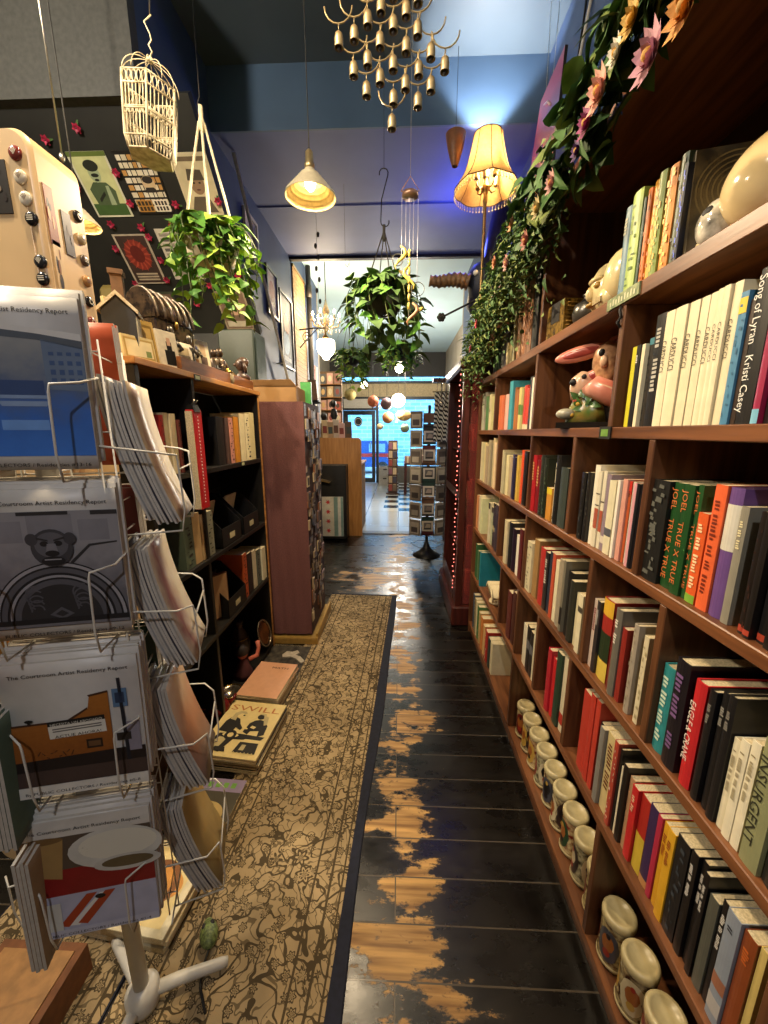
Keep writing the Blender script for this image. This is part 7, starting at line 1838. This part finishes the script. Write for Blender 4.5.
wall_pic(3.50,3.80,2.89,3.31,'d2cabc','white-framed pale print, first picture along the side wall beneath the blue soffit',wa1)
wall_pic(3.98,4.32,2.64,3.08,'1f1d1c','black-framed print with a red figure, between the pale print and the glazed one',wa2)
wall_pic(4.38,4.86,2.22,3.00,'14130f','large black-framed glazed picture beside the bamboo panel',wa3)
t = thing('wooden_pole','long off-white wooden pole propped slantwise along the picture wall','pole',(-1.22,3.7,2.8))
b = MB(); b.tube([(-1.22,3.20,3.49),(-1.22,4.33,2.06),(-1.20,4.5,1.84)], .014, mat('off_white_pole','c9bfa8',.5), 10); b.build('shaft', t, world=True)
b = MB(); b.tube([(-1.299,3.6,2.96),(-1.22,3.6,2.965)], .006, STEEL, 6); b.tube([(-1.299,4.2,2.205),(-1.22,4.2,2.21)], .006, STEEL, 6); b.build('bracket', t, world=True)
BAM = mat('bamboo_slats','c39a60',.6,hex2='9a7038',scale=5,stretch=(1,3,30))
t = thing('bamboo_screen','tan bamboo slat screen hung on the side wall at the edge of the soffit','screen',(-1.28,5.25,1.45))
b = MB()
for k in range(66): b.box((-1.299,4.98,1.46+.030*k),(-1.285+.002*(k%2),5.55,1.488+.030*k), BAM)
b.build('slats', t, world=True)
b = MB(); b.box((-1.299,4.97,3.43),(-1.27,5.56,3.46), BRASS); b.build('top_batten', t, world=True)
b = MB(); b.tube([(-1.25,5.66,0.0),(-1.25,5.66,3.69)], .035, mat('dark_pipe','3a342e',.5,.4), 12); o = b.build('pipe'); tag(o,'dark vertical pipe beside the bamboo screen','pipe')
b = MB(); b.tube([(-1.25,5.66,3.3),(-1.25,5.66,3.45)], .045, mat('pipe_collar','4a443c',.4,.6), 12); b.build('collar', o)
t = thing('wall_bracket','black scrolled iron bracket holding the milk glass lamp','bracket',(-1.12,5.2,2.62))
b = MB(); b.tube([(-1.299,5.2,2.78),(-1.1,5.2,2.80),(-.95,5.2,2.80)], .009, DARKM, 8)
b.tube([(-1.2+.06*math.cos(a*.5)*(1-a*.04),5.2,2.69+.07*math.sin(a*.5)*(1-a*.04)) for a in range(20)], .006, DARKM, 6); b.tube([(-1.299,5.2,2.55),(-1.2,5.2,2.66),(-1.05,5.2,2.795)], .007, DARKM, 6); b.build('scroll', t, world=True)
OPAL = mat('opal_glass','fff2d8',.3,emit=('fff0d0',7))
t = thing('milk_glass_lamp','glowing milk glass lamp hanging from the iron bracket','lamp',(-.95,5.2,2.42))
b = MB(); b.lathe([(0,0),(.035,.0),(.05,.03),(.10,.08),(.115,.13),(.115,.22),(.10,.235),(.05,.245),(0,.247)], OPAL, n=24); b.build('globe', t)
b = MB(); b.lathe([(0,.24),(.04,.245),(.035,.28),(.012,.30),(.01,.385),(0,.385)], BRASS, n=16); b.build('cap', t)
# crystal chandelier
t = thing('chandelier','small crystal chandelier with lit candle bulbs in the front room','chandelier',(-1.0,5.55,2.95))
b = MB(); b.tube([(0,0,.28),(0,0,3.698-2.95)], .007, DARKM, 6); b.build('chain', t)
b = MB(); b.lathe([(0,-.12),(.02,-.10),(.035,-.06),(.02,-.02),(.045,.02),(.025,.08),(.05,.14),(.03,.20),(.012,.28),(0,.28)], mat('crystal_column','b8a888',.15,.4), n=18); b.build('column', t)
CRY = mat('crystal_drop','d8cfc0',.08,.2,var=.05); CB2 = mat('lit_candle_bulb','fff0c8',.4,emit=('ffe0a0',30))
for k in range(6):
    a = PI/3*k+.3; c, s = math.cos(a), math.sin(a)
    b = MB(); b.tube([(.02*c,.02*s,0),(.08*c,.08*s,-.06),(.16*c,.16*s,-.04),(.18*c,.18*s,.02)], .007, BRASS, 6); b.lathe([(0,0),(.028,0),(.032,.012),(0,.012)], CRY, M.Translation((.18*c,.18*s,.02)), 12); ar = b.build('arm', t)
    q = MB(M.Translation((.18*c,.18*s,.032))); q.lathe([(0,0),(.010,0),(.010,.05),(0,.05)], CAN, n=10); q.build('candle', ar)
    q = MB(M.Translation((.18*c,.18*s,.082))); q.lathe([(0,0),(.010,.004),(.015,.02),(.008,.045),(0,.06)], CB2, n=10); q.build('bulb', ar)
    for f in (.4,.75,1):
        q = MB(); q.ell((.18*f*c,.18*f*s,-.09-.02*(1-f)),(.010,.010,.022),CRY,n=6,k=4); q.build('crystal', ar)
l = bpy.data.lights.new('chandelier_light','POINT'); l.energy = 34; l.color = (1,.80,.52); l.shadow_soft_size = .2
lo = bpy.data.objects.new('chandelier_light', l); COL.objects.link(lo); lo.location = (-1.0,5.55,3.08)
t = thing('lantern','brown metal lantern with a wide foot on the side wall past the bamboo screen','lantern',(-1.10,5.05,1.86))
b = MB(); b.prism([(-.06,0),(.06,0),(.05,.24),(-.05,.24)],-.06,.06,mat('brown_tin','6a4a30',.5,.3),frame((0,0,.04),(1,0,0),(0,0,1))); b.build('body', t)
b = MB(); b.lathe([(0,0),(.10,0),(.08,.02),(.04,.04),(0,.04)], DARKM, n=18); b.build('foot', t)
b = MB(); b.tube([(-.19,0,.0),(0,0,-.005)],.01,DARKM,6); b.build('bracket', t)

# ================= COUNTER AND FRONT ROOM =================
t = thing('counter','tan wooden counter end with a rounded corner at the edge of the tiled floor','counter',(-.85,5.55,0))
P = [(-1.19,0),(-.53,0),(-.53,1.37)] + [(-.58+.05*math.cos(R(a)),1.37+.05*math.sin(R(a))) for a in (15,30,45,60,75,90)] + [(-1.19,1.42)]
b = MB(frame((0,5.40,0),(1,0,0),(0,0,1))); b.prism(P, -.03, 0, TANW); b.build('end_panel', t, world=True)
b = MB(); b.box((-1.19,5.43,0),(-.56,6.35,1.02), mat('counter_carcass','6a4a2c',.6)); b.build('carcass', t, world=True)
b = MB(); b.box((-1.19,5.43,1.02),(-.54,6.38,1.05), TANW, bev=.004); b.build('worktop', t, world=True)
b = MB(); b.box((-1.19,5.43,1.38),(-.62,5.75,1.405), TANW, bev=.003); b.build('upper_shelf', t, world=True)
for i, (x, h, c, nm) in enumerate([(-1.14,.22,'8a7a58','olive'),(-1.06,.26,'c9b890','cream'),(-.98,.24,'a89070','tan'),(-.90,.27,'b8b0a0','pale grey'),(-.82,.22,'c8a8a0','pink'),(-.72,.24,'5a4a3c','umber')]):
    b = MB(frame((x,5.55,1.4055),(1,0,0),(0,-.15,.99))); b.prism([(-.045,0),(.045,0),(.045,h),(-.045,h)],-.006,.006,hx(c,.5)); o = b.build('book'); tag(o, f'{nm} covered book displayed face-out, {ORD[i]} along the counter shelf', 'book', 'books displayed on the counter')
    b = MB(frame((x,5.55,1.4055),(1,0,0),(0,-.15,.99))); b.rect(-.03,h*.3,.03,h*.7,.0066,hx(['5a3a2c','7a3a34','3a4a4a'][i%3])); b.build('cover_picture', o)
for i, (x, z, lab) in enumerate([(-1.20,1.86,'black iron figure on the high wall ledge past the lantern'),(-1.17,1.62,'black iron bird ornament behind the displayed books')]):
    t = thing('iron_figure', lab, 'figurine', (x+.08*i+.06,5.95+.22*i,1.0505))
    b = MB(); b.lathe([(0,0),(.06,0),(.05,.02),(.015,.05),(.015,.4+.2*i),(.06,.5+.2*i),(.04,.6+.2*i),(0,.62+.2*i)], DARKM, n=14); b.build('stem', t)
    b = MB(); b.ell((0,-.05,.68+.2*i),(.05,.07,.06),DARKM,n=12,k=8); b.build('head', t)
# wall of small cards past the counter
for i in range(14):
    y = 5.85+.07*(i%4)*1.8; z = 1.75+.27*(i//4); c = ['b8a07a','8a6a50','c9bda0','5a5a60','a8503c','d0c4a4'][i%6]
    b = MB(frame((XL+.002,y,z),(0,1,0),(0,0,1))); b.prism([(-.05,0),(.05,0),(.05,.2),(-.05,.2)],0,.006,hx(c,.5)); o = b.build('greeting_card'); tag(o, f'{["tan","brown","cream","slate","red","ivory"][i%6]} card, {ORD[i%4]} of the {ORD[i//4]} row on the wall above the counter', 'card', 'cards on the wall above the counter')
    b = MB(frame((XL+.002,y,z),(0,1,0),(0,0,1))); b.disc((0,.1,.0068),.03,.05,hx(['5a4030','d8c8a0'][i%2])); b.build('picture', o)
# card rack in the recess past the counter
t = thing('card_rack','warm-lit tiered rack of greeting cards in the recess past the tan counter','rack',(-1.42,7.0,0))
b = MB(); b.box((-1.80,7.06,0),(-1.03,7.12,2.55), mat('rack_board','7a5c3c',.6)); b.build('back_board', t, world=True)
for r in range(7):
    b = MB(); b.box((-1.80,6.98,1.0+.22*r),(-1.03,7.06,1.01+.22*r), LIGHTW); b.build('ledge', t, world=True)
    for q in range(6):
        c = rnd.choice(['c9a878','8a5a44','d8ccb0','5a5a5c','b0503c','7a8a6a','c8b898','3f4a58','d0a090'])
        h = rnd.uniform(.14,.19); x = -1.74+.128*q
        b = MB(frame((x,7.0,1.0105+.22*r),(1,0,0),(0,.12,.99))); b.prism([(-.052,0),(.052,0),(.052,h),(-.052,h)],-.004,.004,hx(c,.5)); o = b.build('greeting_card'); tag(o, f'greeting card, {ORD[q]} along the {ORD[r]} ledge of the warm-lit card rack', 'card', 'cards on the tiered rack')
        b = MB(frame((x,7.0,1.0105+.22*r),(1,0,0),(0,.12,.99))); b.disc((0,h*.5,.0045),.032,h*.3,hx(rnd.choice(['4a3428','e0d0a8','8a3a30','d8b070']))); b.build('picture', o)
# black stand with a striped flag panel
t = thing('display_stand','black stand with a pale flag panel of four red stars below its top','stand',(-.89,5.2,0))
b = MB(); b.box((-1.07,5.12,.03),(-.715,5.36,1.06), BLACKW, bev=.004); b.build('stand_body', t, world=True)
b = MB(frame((-.91,5.116,.07),(1,0,0),(0,0,1))); b.prism([(-.15,0),(.15,0),(.15,.56),(-.15,.56)],-.003,.004,hx('cfc9b4',.6))
b.rect(-.145,.005,-.115,.555,.0046,hx('cfc9b4')); b.rect(.02,.003,.075,.557,.0046,hx('7f9a8c')); b.rect(.115,.003,.148,.557,.0046,hx('7f9a8c'))
for k in range(4):
    P = []
    for q in range(12):
        a = PI/6*q+.1; r = .040 if q%2 == 0 else .017
        P.append((-.06+r*math.cos(a), .08+.135*k+r*math.sin(a), .0052))
    b.poly(P, hx('c03034'))
b.build('flag_panel', t, world=True)
b = MB(); b.prism([(0,0),(.13,-.03),(.14,-.02),(.02,.02)],-.06,.06,mat('brass_tray','b0905a',.3,.7),frame((-1.06,5.08,.86),(1,0,0),(0,0,1))); b.build('tray', t, world=True)
# brown book tower
t = thing('book_tower','tall brown rotating book tower standing on the checkered floor','rack',(-.14,9.3,0))
BT = mat('brown_tower_wood','4a2f22',.5)
b = MB(); b.lathe([(0,0),(.17,0),(.17,.03),(0,.03)], BT, n=20); b.build('base', t)
b = MB(); b.box((-.11,-.11,.03),(.11,.11,1.30), BT, bev=.005); b.build('core', t)
for k in range(6):
    b = MB(); b.box((-.13,-.13,.08+.2*k),(.13,.13,.095+.2*k), BT); b.build('shelf', t)
for k in range(12):
    b = MB(); x = -.10+.1*(k%2); z = .096+.2*(k//2); b.box((-.14+x-.0,9.165,z),(-.14+x+.085,9.187,z+.16), hx(['8a3a34','6a5a48','a89070','3a3a4a','7a4a5a','b8a080'][k%6],.4)); o = b.build('book'); tag(o, f'{["red","umber","tan","navy","plum","buff"][k%6]} book on the brown tower, {ORD[k//2]} tier up, {"aisle" if k%2==0 else "wall"} side', 'book', 'books on the brown tower')
    p = MB(); p.box((-.14+x+.002,9.164,z+.158),(-.14+x+.083,9.186,z+.1605), PAGEH); p.build('pages', o)
# counter of goods by the window
t = thing('low_table','dark low table of goods beneath the front window','table',(.55,9.6,0))
b = MB(); b.box((-.42,-.35,.72),(.62,.35,.76), REDW, bev=.005); b.build('tabletop', t)
for x in (-.38,.56):
    for y in (-.3,.3): 
        b = MB(); b.box((x-.03,y-.03,0),(x+.03,y+.03,.72), REDW); b.build('leg', t)
for i, (x, y, c, s, lab) in enumerate([(.22,9.45,'8a6a5a',.16,'brown carton on the low table nearest the book tower'),(.48,9.5,'b89a90',.2,'pinkish carton in the middle of the low table'),(.78,9.45,'5a4a4c',.18,'dark carton at the wall end of the low table'),(.60,9.7,'a8a090',.34,'tall pale carton behind the pinkish one on the low table')]):
    b = MB(); b.box((-s/2,-.08,0),(s/2,.08,s), hx(c,.6), bev=.003); o = b.build('carton', None, (x,y,.7605)); tag(o, lab, 'box', 'cartons on the low table')
    b = MB(); b.box((-.02,-.0815,0),(.02,.0815,s+.001), hx('c8b89a')); b.build('tape', o)
for i, (z, lab) in enumerate([(0,'lower grey crate against the shop window base beside the door'),(.26,'upper grey crate stacked beside the shop door')]):
    t = thing('crate', lab, 'crate', (-.40,11.0,z+.003), R(4*i), 'grey crates by the door')
    GC = mat('grey_crate','8a8680',.5)
    b = MB(); b.box((-.17,-.13,0),(.17,.13,.012), GC)
    for lo, hi in (((-.17,-.13,.012),(.17,-.118,.25)),((-.17,.118,.012),(.17,.13,.25)),((-.17,-.118,.012),(-.158,.118,.25)),((.158,-.118,.012),(.17,.118,.25))): b.box(lo, hi, GC)
    b.build('crate_body', t)
    b = MB(); b.box((-.05,-.1315,.17),(.05,-.1295,.205), DARKM); b.build('hand_slot', t)
# paper lanterns and lamps under the front ceiling
def globe(x, y, z, r, c, lab, em=None, sq=1.0):
    t = thing('paper_lantern', lab, 'lantern', (x,y,z), 0, 'paper lanterns in the front room')
    m = mat('lantern_'+c+('e' if em else ''), c, .6, var=.1, scale=20, emit=em)
    b = MB(); n = 18; prof = []
    for i in range(n+1):
        a = PI*i/n; prof.append((max(.012,r*math.sin(a)*(1+.03*(i%2))), -r*sq*math.cos(a)))
    b.lathe([(0,-r*sq)] + prof + [(0,r*sq)], m, n=20); b.build('lantern_body', t)
    b = MB(); b.tube([(0,0,r*sq),(0,0,3.698-z)], .003, DARKM, 5); b.lathe([(0,r*sq),(.02,r*sq),(.02,r*sq+.012),(0,r*sq+.012)], DARKM, n=10); b.build('cord', t)
globe(-.53,8.0,2.11,.115,'a8583a','rust orange round paper lantern left of the purple one under the lime plant'.replace('left of','beside'))
globe(-.26,8.0,2.06,.12,'5a4046','plum brown round paper lantern beside the rust orange one')
globe(-1.02,8.2,2.26,.12,'8a7a44','olive tan paper lantern nearest the door side of the front room')
globe(-.24,8.3,1.80,.12,'b07a50','low peach-brown paper lantern hanging before the shop window')
globe(.10,8.3,1.84,.16,'c8a068','wide sand-coloured paper lantern before the shop window',None,.7)
globe(.12,8.1,1.58,.09,'7a8a74','small sage paper lantern, lowest before the shop window')
globe(-.02,8.2,2.14,.14,'fff2dc','glowing white paper lantern among the coloured ones',('fff0d8',5))
globe(0.0,8.0,2.74,.085,'ffeecb','small bright white globe under the front ceiling',('ffedc4',14))
globe(-.72,8.1,2.44,.07,'ffe9c0','small warm globe beside the lime plant',('ffe2a8',8))
globe(-.42,8.6,1.62,.07,'c9b890','tiny cream paper lantern hanging low near the door')
# dark hanging framed sign by the door and ladder of shelves
t = thing('hanging_sign','pale framed sign hanging above the shop door','sign',(-1.12,10.6,2.25))
b = MB(); b.box((-.42,-.02,-.16),(.42,.02,.16), DARKM); b.build('frame', t)
b = MB(); b.box((-.38,-.025,-.12),(.38,-.0205,.12), hx('9a9488')); b.build('panel', t)
b = MB(); b.tube([(-.3,0,.16),(-.3,0,3.698-2.25)],.004,DARKM,5); b.tube([(.3,0,.16),(.3,0,3.698-2.25)],.004,DARKM,5); b.build('chains', t)
# figures painted outside: red-blue van seen through the door
t = thing('parked_van','blue and red parked van seen through the shop door','van',(-1.2,14.6,-.02))
VB = mat('van_blue','2c5aa0',.3); 
b = MB(); b.prism([(-.9,.25),(.95,.25),(.95,.75),(.75,1.2),(-.9,1.2)],-.5,.5,VB,frame((0,0,0),(1,0,0),(0,0,1))); b.build('body', t)
b = MB(); b.box((-.9,-.505,.62),(.95,-.5,.75), mat('van_red','b83a34',.3)); b.build('stripe', t)
for x in (-.55,.6):
    b = MB(frame((x,-.42,.24),(1,0,0),(0,0,1))); b.lathe([(0,-.06),(.2,-.06),(.24,-.03),(.24,.06),(.2,.09),(0,.09)], INK, n=20); b.build('wheel', t)
b = MB(); b.box((.1,-.504,.8),(.7,-.5,1.1), mat('van_window','8ab4cc',.1)); b.build('window', t)
# ================= LIGHT, SKY, CAMERA =================
w = bpy.data.worlds.new('sky'); SC.world = w; w.use_nodes = True
bg = w.node_tree.nodes['Background']; bg.inputs[0].default_value = (.38,.68,1.0,1); bg.inputs[1].default_value = 5.5
for (x, y, z, e, c) in [(0,8.0,2.60,130,(1,.9,.75)),(-.02,8.2,1.93,60,(1,.92,.8)),(-1.1,6.1,2.9,18,(1,.78,.5))]:
    l = bpy.data.lights.new('front_room_light','POINT'); l.energy = e; l.color = c; l.shadow_soft_size = .12
    o = bpy.data.objects.new('front_room_light', l); COL.objects.link(o); o.location = (x,y,z)
# blue accent light without a fixture, washing the soffit
l = bpy.data.lights.new('blue_accent','POINT'); l.energy = 8; l.color = (.10,.13,1.0); l.shadow_soft_size = .05
o = bpy.data.objects.new('blue_accent', l); COL.objects.link(o); o.location = (.5,3.8,3.2)

cd = bpy.data.cameras.new('camera'); cd.sensor_fit = 'HORIZONTAL'; cd.sensor_width = 36; cd.lens = 380/768*36; cd.clip_start = .02
co = bpy.data.objects.new('camera', cd); COL.objects.link(co); co.location = (0,0,1.5)
co.rotation_euler = (R(90-11.889), 0, R(2.212)); SC.camera = co
SC.view_settings.view_transform = 'Standard'; SC.view_settings.look = 'None'; SC.view_settings.gamma = 1; SC.view_settings.use_curve_mapping = False
SC.view_settings.exposure = 0.7
SC.cycles.use_denoising = True; SC.cycles.max_bounces = 7; SC.cycles.sample_clamp_indirect = 8
